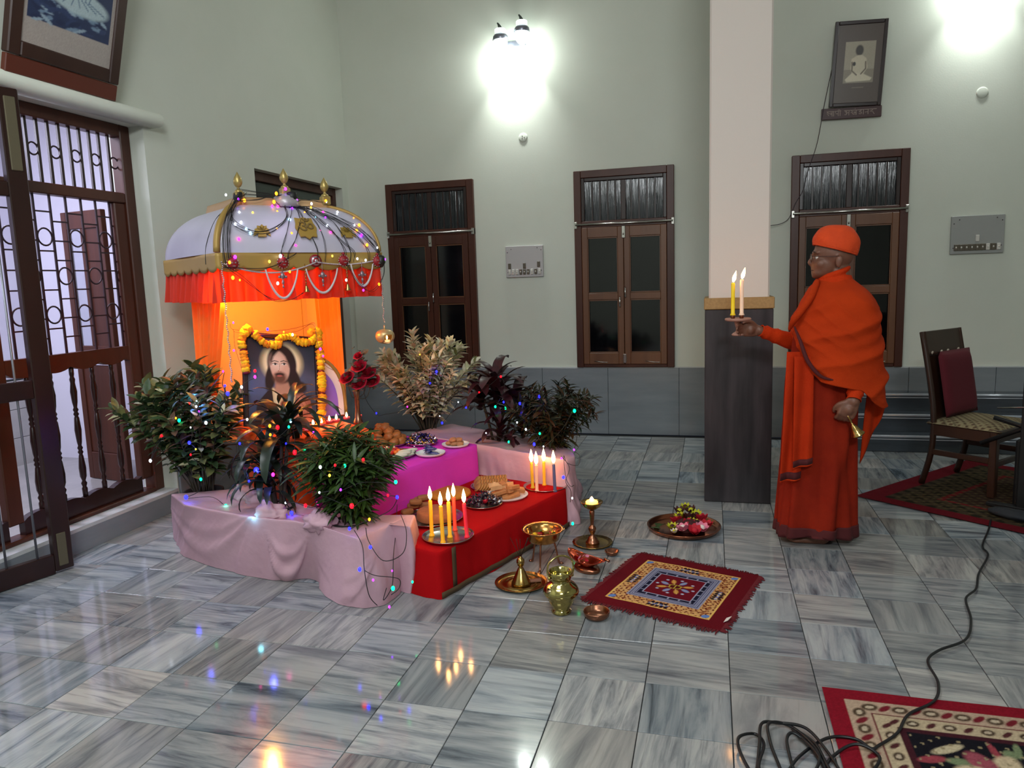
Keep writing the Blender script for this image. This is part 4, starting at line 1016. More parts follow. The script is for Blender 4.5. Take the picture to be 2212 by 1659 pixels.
sm2 = [strap_mesh(.24, .055, d1, rad(55)), strap_mesh(.27, .06, d1, rad(80)), strap_mesh(.22, .05, leafmat('leaf_wine_brown', '#2a1a17', '#4a332b', 10, .35, .1), rad(45))]
B5 = fl(1077, 955, FZ)
strap_plant('dark wine-leaved cordyline in the middle of the far pink row', B5, [(0, 0, .34, 1.3), (.12, .03, .26, 1.15), (-.11, 0, .30, 1.15), (.03, -.06, .12, .8), (-.02, .05, .40, 1.0), (.16, 0, .12, .7)], sm2, 6, 17, .10, (.15, 1.2))
# ---- roses in a copper vase at the right end of the throne seat
VP = atD(763, 905, 4.28); VP = V((s0.x, s0.y, 0))+CU*.02+CW*.16; VP.z = SZ+.002
vz = thing('flower_vase', 'slim copper vase of red roses at the right end of the throne seat', 'vase', VP)
MB().lathe([(.026, 0), (.028, .01), (.018, .03), (.013, .08), (.014, .15), (.020, .185), (.019, .187), (.012, .15), (0, .14)], 18).build('body', COPPER, vz)
RO = pm('rose_red', '#b01030', .6, translucent=.2); RL = leafmat('rose_leaf', '#4a5148', '#6d7468')
def rose_mesh():
    m = MB(); r = random.Random(2)
    for ring, (n, rr, h, op) in enumerate(((3, .008, .020, .0), (3, .013, .024, .1), (4, .019, .026, .2), (5, .026, .026, .45), (6, .033, .022, .8), (6, .040, .016, 1.1))):
        for k in range(n):
            a0 = 2*pi*k/n+ring*.6
            def f(u, v, a0=a0, rr=rr, h=h, op=op, n=n):
                a = a0+(u-.5)*2*pi/n*1.35; q = rr*(.55+.45*v+.12*op*v*v)*(1+.06*sin(5*u)); return V((q*cos(a), q*sin(a), -h*.7+h*1.5*v-.012*op*v*v-.25*h*abs(u-.5)))
            m.grid(f, 6, 4)
    m.ball((0, 0, -.012), (.018, .018, .012), 8, 5); return m.mesh('bloom', RO)
rm = rose_mesh()
for k, (dx, dz, dy, nm_) in enumerate(((-.035, .27, -.03, 'lowest left'), (.03, .33, -.02, 'upper middle'), (.075, .29, -.01, 'upper right'), (.035, .235, -.04, 'lower middle'), (.085, .24, .01, 'lowest right'), (.02, .385, .0, 'topmost small'))):
    hd = V((dx*cos(rad(30))-.0, dx*sin(rad(30))+dy, dz)); t = thing('rose', 'red rose in the copper vase, '+nm_+' bloom of the bunch', 'flower', VP+hd, 0, 'red roses in the copper vase')
    o = link('bloom', rm, t); s_ = .62 if k == 5 else 1.0; o.matrix_basis = m4(frame(V((dx*2-.1, -.75, .8)))*s_)
    MB().tube(seg([(0, 0, 0), (-hd*.4), V((0, 0, .15))-hd], 8), .0022, 5).build('stem', STEM, t)
    rl = leaf_mesh('leaf', .05, .026, RL, .3)[0]
    rr_ = random.Random(k)
    for j in range(16 if k in (5, 0, 2) else 10):
        q = -hd*rr_.uniform(.0, .35)+V((0, 0, .02))+V((rr_.uniform(-.03, .03), rr_.uniform(-.02, .04), rr_.uniform(-.01, .03))); l_ = link('leaf', rl, t); a = rr_.uniform(0, 6.28); l_.matrix_basis = leaf_M(q, V((cos(a), sin(a), rr_.uniform(.0, 1.1))), rr_.uniform(-1, 1), rr_.uniform(.7, 1.2))
# ================================================================ candles
def glowmat(nm, c, s_): return pm(nm, c, .5, emit=(c, s_))
FLM = pm('candle_flame', '#ffd98a', .5, emit=('#ffb468', 42)); FLC = pm('flame_foot', '#ff8a30', .5, emit=('#ff7a1c', 6))
flm = MB().lathe([(0, 0), (.0045, .003), (.0095, .014), (.0108, .023), (.0085, .038), (.004, .054), (0, .066)], 10).mesh('flame', FLM)
WAX = {}
def candle(loc, h, colr, label, tilt=(0, 0), group=None, r=.009, fs_=1., flean=0.):
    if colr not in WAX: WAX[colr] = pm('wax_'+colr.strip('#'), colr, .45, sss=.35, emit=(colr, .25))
    t = thing('candle', label, 'candle', loc, 0, group, (tilt[0], tilt[1], 0))
    MB().lathe([(r*1.5, 0), (r*1.25, .006), (r, .012), (r*.98, h*.5), (r, h-.004), (r*.8, h), (.002, h-.002), (0, h-.002)], 12).build('wax', WAX[colr], t)
    MB().tube([(0, 0, h-.004), (.001, 0, h+.007)], .001, 4).build('wick', BLACK, t)
    o = link('flame', flm, t, (0, 0, h+.003)); o.scale = (fs_*.95, fs_*.95, fs_); o.rotation_euler = (-tilt[0], flean-tilt[1], 0)
    return t
def steel_plate(loc, r, label, mat=STEEL, rim=.012, cat='plate', nm='steel_plate', scallop=0):
    t = thing(nm, label, cat, loc)
    pr_ = [(0, .001), (r*.86, .001), (r*.90, .004), (r*.97, rim), (r, rim+.001), (r*1.0, rim-.001), (r*.91, .0), (0, 0)]
    MB().lathe(pr_[::-1], 44, wob=(lambda a, i: .012*sin(a*scallop) if i < 5 else 0) if scallop else None).build('dish', mat, t); return t
# five candles on the near corner
PA = fl(968, 1159, RZ+.012); PA.z = RZ+.010
steel_plate(PA, .122, 'round steel plate holding five lit candles on the near end of the red step')
def at_z(px, py, z): p = fl(px, py, z); p.z = z; return p
zc = RZ+.012
for px, py, top, c, lb, lean_ in ((933, 1157, 1080, '#f0a818', 'yellow lit candle, leftmost of the five on the near steel plate', 0), (957, 1172, 1092, '#f2aa1c', 'yellow lit candle standing foremost of the five on the near steel plate', -.02),
                           (972, 1160, 1083, '#f0b428', 'yellow lit candle in the middle of the near steel plate, behind the foremost', .0), (983, 1145, 1073, '#e4452c', 'red lit candle at the back of the near steel plate', -.0), (1009, 1160, 1086, '#e6283c', 'red lit candle, rightmost on the near steel plate', -.05)):
    p = at_z(px, py, zc+.001); hcm = (py-top)*depth(p)/FPX*1.02
    candle(p, hcm, c, lb, (0, lean_), 'candles on the near steel plate')
PB = fl(1178, 1052, RZ+.012); PB.z = RZ+.010
steel_plate(PB, .125, 'round steel plate holding four lit candles on the far end of the red step')
for px, py, top, c, lb, lean_ in ((1151, 1054, 999, '#c9981c', 'mustard lit candle at the left back of the far steel plate', -.03), (1160, 1062, 1004, '#e9b08a', 'pale peach lit candle at the front of the far steel plate', 0),
                           (1176, 1048, 997, '#d8a020', 'yellow lit candle in the middle of the far steel plate', 0), (1199, 1062, 1002, '#4a4a6a', 'slate blue lit candle at the right of the far steel plate', -.03)):
    p = at_z(px, py, zc+.001); hcm = (py-top)*depth(p)/FPX*1.02
    candle(p, hcm, c, lb, (0, lean_), 'candles on the far steel plate', fs_=1.15)
# row of small tealights on the throne seat
tlm = MB().lathe([(.019, 0), (.020, .012), (.018, .013), (.017, .009), (0, .009)], 14).mesh('cup', pm('tealight_cup', '#d9566a', .35)); tfl = MB().lathe([(0, 0), (.006, .006), (.007, .012), (.004, .024), (0, .032)], 8).mesh('flame', FLM)
for k, (px, py, lb) in enumerate(((677, 922, 'nearest the garland end'), (695, 919, 'second from the garland'), (712, 913, 'third from the garland'), (727, 910, 'in the middle of the row'), (749, 905, 'beside the copper vase'), (775, 901, 'at the far right end of the seat'))):
    p = at_z(px, py, SZ+.004); t = thing('tealight', 'lit tealight on the orange throne seat, '+lb, 'tealight', p, 0, 'tealights on the throne seat')
    link('cup', tlm, t); link('flame', tfl, t, (0, 0, .010))
# pink flowers at the foot of the portrait
pfm = MB()
for k in range(7): pfm.ball((.011*cos(k*.9), .011*sin(k*.9), .004), (.008, .008, .005), 6, 4)
pfm.ball((0, 0, .007), .006, 6, 4); pfm = pfm.mesh('petals', pm('pink_petal', '#d9708f', .7))
for k, (px, py) in enumerate(((660, 918), (668, 910), (675, 912), (655, 926), (664, 930))):
    o = link('pink_flower', pfm, None, at_z(px, py, SZ+.006)); tag(o, 'small pink flower at the foot of the portrait on the orange seat', 'flower', 'pink flowers by the portrait')
# ================================================================ food on the magenta step
def place(nm, me, p, lab, cat, grp, rot=(0, 0, 0), sc_=1.):
    o = link(nm, me, None, p, rot); o.scale = (sc_,)*3 if not isinstance(sc_, tuple) else sc_; return tag(o, lab, cat, grp)
rn = random.Random(11)
def dish(px, py, z, r, label, mat=PLATE, **k): p = at_z(px, py, z); steel_plate(p, r, label, mat, cat='plate', nm='plate', **k); return p
zm = MZ+.012
c = dish(830, 958, zm, .155, 'wide plate piled with golden cream puffs at the back of the magenta step', STEEL)
puff = [MB().ball((0, 0, 0), (.030, .026, .021), 14, 9, f=lambda d, k=k: 1+.22*mnoise.noise(d*2.6+V((k*5, 0, 0)))-.20*math.exp(-((d.z+.25*d.x)*6)**2)).mesh('puff', pm('baked_golden', '#c07a3c', .5, nz=(18, .3), c2='#8f4f22')) for k in range(4)]
spots = []
for lay, (n, rr) in enumerate(((10, .112), (8, .075), (8, .085), (4, .045), (3, .02))):
    for k in range(n):
        a = 2*pi*k/n+lay*.35; z_ = (.022, .022, .052, .078, .10)[lay]; spots.append((rr*cos(a), rr*sin(a)*.85, z_))
for k, (x, y, z) in enumerate(spots): place('cream_puff', rn.choice(puff), c+V((x, y, z)), 'golden split cream puff in the heap on the magenta step', 'pastry', 'cream puffs on the magenta step', (rn.uniform(-.4, .4), rn.uniform(-.4, .4), rn.uniform(0, 6)), rn.uniform(1.1, 1.3))
# wrapped sweets: glittering heap
c = at_z(910, 957, zm); steel_plate(c, .10, 'small steel plate under the heap of glittering wrapped sweets', STEEL, nm='plate')
def sweet(col):
    m = MB().ball((0, 0, 0), (.009, .007, .006), 6, 4)
    for s_ in (-1, 1): m.add([(s_*.008, 0, 0), (s_*.017, -.007, .003), (s_*.015, 0, -.002), (s_*.017, .007, .004)], [(0, 1, 2), (0, 2, 3)], 0)
    return m.mesh('sweet', col)
sw = [sweet(pm('foil_gold', '#c9a24a', .2, .9)), sweet(pm('foil_violet', '#4a3f9c', .25, .7)), sweet(pm('foil_dark', '#1d1a3a', .25, .7)), sweet(pm('foil_silver', '#c9c4d8', .15, 1.))]
for k in range(150):
    rr = sqrt(rn.random()); a = rn.uniform(0, 6.28); x, y = .10*rr*cos(a), .085*rr*sin(a); z = .008+.052*(1-rr*rr)*rn.uniform(.6, 1)
    place('wrapped_sweet', rn.choice(sw), c+V((x, y, z)), 'tiny glittering foil-wrapped sweet in the heap on the magenta step', 'sweet', 'foil-wrapped sweets in a heap', (rn.uniform(-1, 1), rn.uniform(-1, 1), rn.uniform(0, 6)), 1.1)
c = dish(930, 981, zm, .085, 'small white plate with blue wrapped chocolates near the front of the magenta step')
bar = MB().box((0, 0, 0), (.055, .022, .012), b=.004)
for s_ in (-1, 1): bar.box((s_*.031, 0, 0), (.008, .024, .003))
bar = bar.mesh('chocolate', pm('foil_blue', '#2a2f8a', .25, .6, nz=(40, .1), c2='#8f8fc0'))
for k in range(9): place('wrapped_chocolate', bar, c+V((rn.uniform(-.035, .03), rn.uniform(-.03, .03), .012+.009*(k//2))), 'shiny blue foil-wrapped chocolate on the small white plate', 'chocolate', 'blue chocolates on the white plate', (rn.uniform(-.25, .25), rn.uniform(-.25, .25), rn.uniform(0, 3)), .9)
c = dish(984, 962, zm, .082, 'small white plate with pale round sweets at the far corner of the magenta step')
pd = MB().ball((0, 0, 0), (.023, .023, .013), 12, 7).mesh('sweet', pm('milk_sweet', '#bb8257', .6, nz=(30, .3), c2='#a9704a'))
for k in range(10):
    a = k*2.4; rr = .018*sqrt(k+.5) if k < 7 else .02; place('milk_sweet', pd, c+V((rr*cos(a), rr*sin(a), .014 if k < 7 else .034)), 'pale brown round milk sweet on the far white plate', 'sweet', 'milk sweets on the white plate', (rn.uniform(-.3, .3), rn.uniform(-.3, .3), 0))
c = dish(850, 984, zm, .13, 'plate of cut orange, red and white fruit at the near part of the magenta step', STEEL)
fr = [MB().ball((0, 0, 0), (.020, .015, .012), 9, 6, f=lambda d: 1+.3*mnoise.noise(d*2)).mesh('fruit', m_) for m_ in (pm('orange_fruit', '#e8772a', .5), pm('red_fruit', '#c92a1e', .4), pm('cream_fruit', '#e8d9b0', .5))]
for k in range(26): a = rn.uniform(0, 6.28); rr = .085*sqrt(rn.random()); place('fruit_piece', rn.choice(fr), c+V((-.03+rr*cos(a)*.8, rr*sin(a), .012+.03*rn.random()*(1-rr*8))), 'cut orange, red or cream fruit piece on the fruit plate', 'fruit', 'cut fruit on the oval plate', (rn.random(), rn.random(), rn.random()*6))
wf = MB().ball((0, 0, 0), (.045, .015, .012), 12, 7, f=lambda d: 1+.12*mnoise.noise(d*3)).mesh('white_sweet', pm('greenish_white', '#c9cbbb', .5))
for k in range(7): place('white_stick_sweet', wf, c+V((.065+.012*(k % 3), -.05+.018*k, .014+.010*(k % 2))), 'long greenish white piece on the right half of the fruit plate', 'sweet', 'white pieces on the fruit plate', (0, rn.uniform(-.1, .1), rad(35)+rn.uniform(-.2, .2)))
# ================================================================ food on the red step
zr = RZ+.012
c = dish(1063, 1052, zr, .125, 'steel plate with a fan of round biscuits at the back of the red step', STEEL)
bis = MB().lathe([(0, -.003), (.026, -.003), (.028, 0), (.026, .003), (0, .003)], 16).mesh('biscuit', pm('biscuit_tan', '#c08a4c', .7, nz=(40, .3), c2='#a36e35'))
for row in range(3):
    for k in range(11):
        x = -.085+.0155*k; y = -.065+.055*row; place('round_biscuit', bis, c+V((x*cos(.35)-y*sin(.35), x*sin(.35)+y*cos(.35), .022+.006*row)), 'round tan biscuit in the overlapping rows at the back of the red step', 'biscuit', 'round biscuits on the steel plate', frame((-.62, -.45, .62)).to_euler())
c = dish(1094, 1072, zr, .12, 'white plate heaped with sandwich and cake slices on the red step')
sl = MB().box((0, 0, 0), (.075, .032, .020), b=.003).mesh('slice', pm('toasted_slice', '#c98a52', .7, nz=(30, .3), c2='#a8683a')); sl2 = MB().prism([(0, 0), (.06, 0), (.03, .05)], .022).mesh('slice', pm('bread_white', '#e2b684', .7, nz=(30, .3), c2='#cf9a66'))
for k in range(16):
    a = k*2.4; rr = .022*sqrt(k % 9); place('cake_slice', sl if k % 3 else sl2, c+V((rr*cos(a), rr*sin(a), .014+.021*(k//6))), 'golden bread or cake slice in the heap before the candles', 'slice', 'slices on the white plate', (rn.uniform(-.3, .3), rn.uniform(-.3, .3), rn.uniform(0, 3)), 1.1)
c = at_z(970, 1070, RZ+.009)
t = thing('flat_cake', 'flat round orange-yellow cake behind the five candles', 'cake', c); MB().lathe([(0, 0), (.115, 0), (.125, .008), (.12, .022), (.09, .032), (0, .036)], 36).build('cake', pm('orange_cake', '#c9821a', .6, nz=(30, .3), c2='#b06c12'), t)
c = dish(1043, 1090, zr, .105, 'steel plate with dark wrapped toffees in the middle of the red step', STEEL)
tf = MB().ball((0, 0, 0), (.019, .013, .011), 8, 5)
for s_ in (-1, 1): tf.add([(s_*.017, 0, 0), (s_*.032, -.012, .004), (s_*.028, 0, -.004), (s_*.032, .012, .006)], [(0, 1, 2), (0, 2, 3)], 0)
tfm = [tf.mesh('toffee', pm('toffee_wrap', '#2a1a26', .15, .3, coat=.8)), tf.mesh('toffee', pm('toffee_wrap_blue', '#233a8a', .2, .3, coat=.8)), tf.mesh('toffee', pm('toffee_wrap_red', '#a0142a', .2, .3))]
for k in range(46):
    rr = sqrt(rn.random()); a = rn.uniform(0, 6.28); place('wrapped_toffee', tfm[0 if k % 9 else (1 if k % 2 else 2)], c+V((.085*rr*cos(a), .085*rr*sin(a), .014+.045*(1-rr*rr)*rn.uniform(.5, 1))), 'dark glossy wrapped toffee heaped on the steel plate of the red step', 'toffee', 'dark toffees on the steel plate', (rn.uniform(-.7, .7), rn.uniform(-.7, .7), rn.uniform(0, 6)))
c = at_z(935, 1120, zr)
steel_plate(c, .155, 'large steel plate under the round cake at the near end of the red step', STEEL, nm='plate')
t = thing('round_cake', 'brown round sponge cake standing behind the five candles', 'cake', c+V((.02, .0, .003)))
MB().lathe([(0, 0), (.095, 0), (.098, .005), (.098, .038), (.09, .045), (0, .047)], 36).build('sponge', pm('sponge_brown', '#a8683c', .75, nz=(40, .3), c2='#8a4d2a'), t)
lo = MB().ball((0, 0, 0), (.034, .019, .014), 18, 12, f=lambda d: 1.0/max(abs(d.x), abs(d.y), abs(d.z))**.55*(1+.06*mnoise.noise(d*4))).mesh('loaf', pm('loaf_brown', '#a26a3c', .7, nz=(20, .3), c2='#7d4a26'))
for k, (px, py, dz, a) in enumerate(((893, 1092, .02, .3), (905, 1078, .02, .5), (918, 1090, .022, .1), (880, 1105, .02, .9), (898, 1084, .052, .4), (915, 1075, .05, .7))):
    place('small_loaf', lo, at_z(px, py, zr+dz), ('small brown loaf left of the round cake, second from the near end', 'small brown loaf lying flat under the upper pair', 'small brown loaf lying flat closest to the round cake', 'small brown loaf lowest and nearest to the pink cloth', 'small brown loaf on top of the others at the left', 'small brown loaf on top of the others at the right')[k], 'loaf', 'small loaves at the near end', (rn.uniform(-.1, .1), rn.uniform(-.1, .1), a))
# ================================================================ brass and copper vessels on the floor
p = fl(1126, 1262); t = thing('incense_plate', 'wide brass plate with a conical incense holder and burning sticks beside the red step', 'plate', (p.x, p.y, .001))
r = .122; MB().lathe([(0, .0), (r*.8, .0), (r, .014), (r*1.01, .013), (r*.84, .004), (r*.6, .003), (r*.58, .006), (r*.5, .003), (0, .003)], 44).build('dish', BRASS, t)
MB().lathe([(.046, .004), (.044, .012), (.036, .03), (.024, .055), (.013, .078), (.009, .086), (.015, .092), (.019, .105), (.018, .118), (.010, .128), (.006, .130), (.008, .134), (0, .136)], 20).build('holder', BRASS, t)
rn2 = random.Random(5)
for k in range(6): a = rn2.uniform(0, 6.28); MB().tube([(0, 0, .125), (.05*cos(a), .05*sin(a), .235)], .0012, 4).build('incense_stick', pm('incense', '#2b1a14', .9), t)
MB().box((.06, .03, .010), (.055, .024, .010), Matrix.Rotation(.4, 3, 'Z'), .002).build('matchbox', pm('matchbox', '#7c5240', .7), t)
# brass tripod bowl with flowers
p = fl(1175, 1222); t = thing('tripod_bowl', 'brass bowl with petals standing on three tall legs beside the red step', 'bowl', (p.x, p.y, 0))
hb = .135; r = .105
MB().lathe([(0, hb-.008), (.066, hb-.006), (.078, hb+.004), (.086, hb+.04), (.092, hb+.05), (r, hb+.054), (r, hb+.057), (.090, hb+.053), (.083, hb+.042), (.072, hb+.008), (0, hb+.002)], 36).build('bowl', pm('copper_brass', '#b8864c', .2, 1.), t)
for k in range(3):
    a = 2*pi*k/3+.5; MB().tube(seg([(.05*cos(a), .05*sin(a), hb-.004), (.062*cos(a), .062*sin(a), .09), (.078*cos(a), .078*sin(a), .01), (.092*cos(a), .092*sin(a), .004)], 10), [.006, .0055, .005, .005, .0045, .0045, .005, .006, .007, .007], 7).build('leg', COPPER, t)
    MB().lathe([(0, 0), (.010, .0), (.008, .006), (0, .007)], 8, (.092*cos(a), .092*sin(a), 0)).build('foot', COPPER, t)
pc = [pm('petal_red', '#b3122a', .7), pm('petal_yellow', '#d9b21c', .7), pm('petal_pink', '#d47a94', .7), pm('leafy_green', '#3f5a20', .7), pm('petal_white', '#e0d6d0', .7)]
def petal_mesh(L_, w_, mt):
    m = MB(); m.grid(lambda u, v: V(((u-.5)*w_*sin(pi*min(.98, v*.9+.08)), L_*v, .25*L_*(v-.5)**2+.2*w_*abs(u-.5))), 4, 5); return m.mesh('petal', mt)
pms = [petal_mesh(.026, .02, m_) for m_ in pc]
for k in range(26):
    a = rn2.uniform(0, 6.28); rr = .06*sqrt(rn2.random()); o = link('petal', pms[k % 4], None, (p.x+rr*cos(a), p.y+rr*sin(a), hb+.012+.018*rn2.random()), (rn2.uniform(-.5, .5), rn2.uniform(-.5, .5), rn2.uniform(0, 6)))
    tag(o, 'loose red, yellow, pink or green petal lying in the tripod bowl', 'petal', 'petals in the tripod bowl')
# tall brass lamp with burning wick on a scalloped plate
p = fl(1280, 1174); t = thing('oil_lamp', 'tall brass and copper pedestal oil lamp with a burning cup on a scalloped dish', 'oil lamp', (p.x, p.y, .001))
r = .104; MB().lathe([(0, 0), (r*.85, .0), (r, .008), (r, .011), (r*.8, .004), (0, .004)], 60, wob=lambda a, i: .03*abs(sin(a*9)) if i in (2, 3) else 0).build('dish', BRASS, t)
MB().lathe([(.036, .004), (.036, .010), (.028, .016), (.026, .028), (.016, .040), (.010, .048), (.011, .056), (.019, .070), (.021, .080), (.017, .092), (.010, .100), (.009, .108), (.013, .160), (.014, .178), (.009, .184), (0, .184)], 22).build('stem', COPPER, t)
MB().lathe([(.009, .184), (.024, .190), (.044, .204), (.052, .218), (.058, .226), (.059, .230), (.053, .228), (.034, .222), (.030, .219), (0, .219)], 30).build('oil_cup', BRASS, t)
MB().lathe([(.030, .221), (.033, .228), (.028, .234), (0, .2345)], 20).build('wick_cup', pm('glowing_ghee', '#ffce70', .5, emit=('#ffb445', 5)), t)
MB().lathe([(0, .234), (.010, .238), (.011, .243), (.005, .252), (0, .258)], 8).build('flame', FLM, t)
light('lamp_glow', 'POINT', (0, 0, .275), .35, (1, .65, .3), .02, parent=t)
# small copper cup, copper bowl
p = fl(1322, 1200); t = thing('copper_cup', 'tiny copper cup near the upper left corner of the prayer mat', 'cup', (p.x, p.y, .001))
MB().lathe([(0, 0), (.018, 0), (.030, .010), (.036, .022), (.037, .026), (.033, .024), (.026, .012), (0, .006)], 26).build('cup', COPPER, t)
p = fl(1289, 1334); t = thing('copper_bowl', 'shallow copper bowl on the floor at the near left corner of the prayer mat', 'bowl', (p.x, p.y, .001))
MB().lathe([(0, 0), (.040, 0), (.052, .012), (.055, .028), (.054, .032), (.050, .029), (.046, .014), (.036, .006), (0, .005)], 32).build('bowl', COPPER, t)
# boat-shaped copper vessel on a wooden stand with pink flower
p = fl(1268, 1232); t = thing('copper_boat_vessel', 'boat-shaped copper ritual vessel on a low stand behind the brass pot', 'vessel', (p.x, p.y, .001), rad(-32))
MB().lathe([(0, 0), (.045, 0), (.05, .008), (.045, .022), (0, .022)], 20, sx=1.5).build('stand', COPPER, t)
m = MB()
def boat(u, v):
    a = 2*pi*u; q = v; L1 = .03+.085*q; W1 = .02+.032*q; x = L1*cos(a); y = W1*sin(a); z = .022+.034*q+.028*q*abs(cos(a))**3; return V((x*(1+.12*(cos(a) > 0)*q), y, z))
m.grid(boat, 32, 6, True); m.build('hull', pm('red_copper', '#b8573e', .22, 1.), t, solid=.002)
MB().tube([(.11, 0, .085), (.14, .0, .082)], .006, 6).build('spout', COPPER, t)
for k in range(8): o = link('petal', pms[2 if k % 2 else 0], None, V((p.x, p.y, .052))+Matrix.Rotation(rad(-32), 3, 'Z') @ V((-.055+.006*k, .002*(k % 3), .012*(k % 2))), (.6*(k % 3-1), .5, k*.8)); tag(o, 'pink petal of the flower lying in the copper boat vessel', 'petal', 'petals of the pink flower')
# brass water pot with bail handle
p = fl(1213, 1322); t = thing('brass_pot', 'polished brass pot with a bail handle on the floor in front of the shrine', 'pot', (p.x, p.y, .001), rad(35))
pot_mat = pm('yellow_brass', '#b3a667', .12, 1.)
MB().lathe([(0, 0), (.040, 0), (.043, .006), (.036, .014), (.034, .020), (.048, .038), (.056, .056), (.058, .066), (.070, .078), (.076, .092), (.073, .108), (.060, .124), (.044, .134), (.040, .142), (.044, .152), (.050, .166), (.052, .180), (.050, .184), (.047, .180), (.040, .160), (.035, .14), (0, .13)], 40).build('body', pot_mat, t)
MB().tube(seg([(-.052, 0, .155), (-.060, 0, .185), (-.050, 0, .225), (0, 0, .248), (.050, 0, .225), (.060, 0, .185), (.052, 0, .155)], 26), .0042, 8).build('handle', pot_mat, t)
for sx in (-1, 1): MB().ball((sx*.053, 0, .157), (.007, .009, .009), 8, 6).build('lug', pot_mat, t)
# ---- copper tray of flowers
p = fl(1477, 1144); t = thing('copper_tray', 'wide round copper tray of flowers on the floor beside the column', 'tray', (p.x, p.y, .001))
r = .200; MB().lathe([(0, 0), (r*.85, 0), (r*.94, .008), (r, .026), (r, .029), (r*.97, .027), (r*.91, .012), (r*.84, .004), (0, .004)], 56).build('tray', pm('tray_copper', '#a8684c', .2, 1.), t)
def bloom(mt, mt2, n, L_, w_):
    m = MB()
    for k in range(n):
        M = Matrix.Rotation(2*pi*k/n, 3, 'Z') @ Matrix.Rotation(rad(35), 3, 'X'); b0 = len(m.v)
        m.grid(lambda u, v: M @ V(((u-.5)*w_*sin(pi*min(.97, v*.85+.1)), L_*v, .2*L_*v*v)), 3, 4)
    m.ball((0, 0, L_*.35), L_*.35, 7, 5, mi=1); return m.mesh('bloom', [mt, mt2])
dk = pm('petal_maroon', '#3c0f12', .7); yl = pm('petal_lime', '#b6b81e', .7)
bl1 = bloom(yl, dk, 9, .022, .012); bl2 = bloom(dk, yl, 8, .024, .014); bl3 = bloom(pc[0], pc[0], 7, .026, .024); bl4 = bloom(pc[2], pc[4], 7, .026, .024); bl5 = bloom(pc[4], yl, 8, .016, .009)
F_ = [(1481, 1112, .052, bl1, 'lime and maroon flower on top of the heap'), (1495, 1118, .045, bl2, 'maroon flower at the upper right of the heap'), (1468, 1119, .042, bl2, 'maroon flower left of the top of the heap'), (1470, 1127, .030, bl1, 'lime flower at the left of the heap'), (1505, 1124, .034, bl1, 'lime flower at the right shoulder of the heap'), (1489, 1129, .03, bl2, 'maroon flower in the middle of the heap'),
      (1496, 1138, .018, bl1, 'small lime flower above the red petals'), (1453, 1147, .012, bl1, 'lime flower at the left foot of the heap'), (1464, 1133, .014, bl3, 'crimson flower at the left of the heap'), (1515, 1130, .022, bl3, 'crimson flower on the right upper side'), (1477, 1151, .014, bl4, 'pale pink flower at the front of the tray'), (1500, 1155, .012, bl3, 'red flower at the front right of the tray'), (1525, 1143, .012, bl3, 'large red flower at the far right of the tray'), (1515, 1150, .012, bl4, 'pink-red flower at the right of the tray'), (1462, 1146, .014, bl5, 'small white flower left of the pink one'), (1458, 1155, .010, bl5, 'small white flower at the front rim'), (1486, 1143, .016, bl3, 'dark red flower in the middle of the tray')]
for px, py, z, me, lb in F_:
    q = fl(px, py+z*150, .004); o = link('flower', me, None, (q.x, q.y, .006+z), (rn2.uniform(-.3, .5), rn2.uniform(-.3, .3), rn2.uniform(0, 6))); o.scale = (2.0,)*3; tag(o, lb, 'flower', 'flowers on the copper tray')
hm_ = MB().ball((0, 0, 0), (.085, .075, .048), 14, 8, f=lambda d: 1+.2*mnoise.noise(d*3)).mesh('petal_heap', dk); q = fl(1487, 1140, 0.01)
o = link('petal_heap', hm_, None, (q.x, q.y, .012)); tag(o, 'heap of dark maroon petals under the flowers on the copper tray', 'petals', kind='stuff')
for k, (px, py) in enumerate(((1420, 1140), (1428, 1147), (1437, 1137), (1444, 1143))):
    q = fl(px, py, .008); o = link('green_leaf', leaf_mesh('leaf', .07, .035, g1 if k % 2 else gg, .15)[0], None, (q.x, q.y, .014+.004*k), (.1, .15*k, k*1.3)); tag(o, ('green leaf nearest the left rim of the copper tray', 'front green leaf at the left of the copper tray', 'back green leaf at the left of the copper tray', 'green leaf closest to the flower heap on the copper tray')[k], 'leaf', 'leaves on the copper tray')
# ================================================================ rugs
def rugfn(c00, c10, c11, c01, z=.004, edge=None):
    a, b, c, d = [V((q.x, q.y, 0)) for q in (c00, c10, c11, c01)]
    def f(u, v):
        p = a.lerp(b, u).lerp(d.lerp(c, u), v); h = z+.0015*mnoise.noise(p*9)
        if edge: h += edge(u, v)
        return V((p.x, p.y, h))
    return f
# prayer mat; u from the near-left corner to the near-right corner
K = [fl(1262, 1297), fl(1556, 1366), fl(1640, 1246), fl(1385, 1197)]
P = Paint(230, 230, 1., '#5e0c18')
X, Y = P.X, P.Y; cx = np.abs(X-.5); cy = np.abs(Y-.5); R_ = np.maximum(cx, cy)
P.mix((R_ < .385).astype(float), '#c79a62')
ring = (R_ < .385) & (R_ > .275)
P.mix((ring & (np.sin(X*95+2*np.sin(Y*80))*np.sin(Y*95+2*np.sin(X*80)) > .25)).astype(float), '#7e3a1e'); P.mix((ring & (np.sin(X*120+1)*np.sin(Y*113) > .62)).astype(float), '#5b1c16')
P.mix((R_ > .375) & (R_ < .39), '#d9b060')
for a_, b_ in ((.17, .5), (.83, .5), (.5, .17), (.5, .83)):
    for k in range(-4, 5):
        x_, y_ = (a_, b_+k*.016) if a_ != .5 else (a_+k*.016, b_)
        P.ell(x_+(.022*((k % 2)*2-1) if a_ != .5 else 0), y_+(.022*((k % 2)*2-1) if a_ == .5 else 0), .014, .014, '#10121f', 0, .4); P.ell(x_, y_, .006, .012, '#5a78b8' if k % 3 else '#d9d0b0', 30*k, .4)
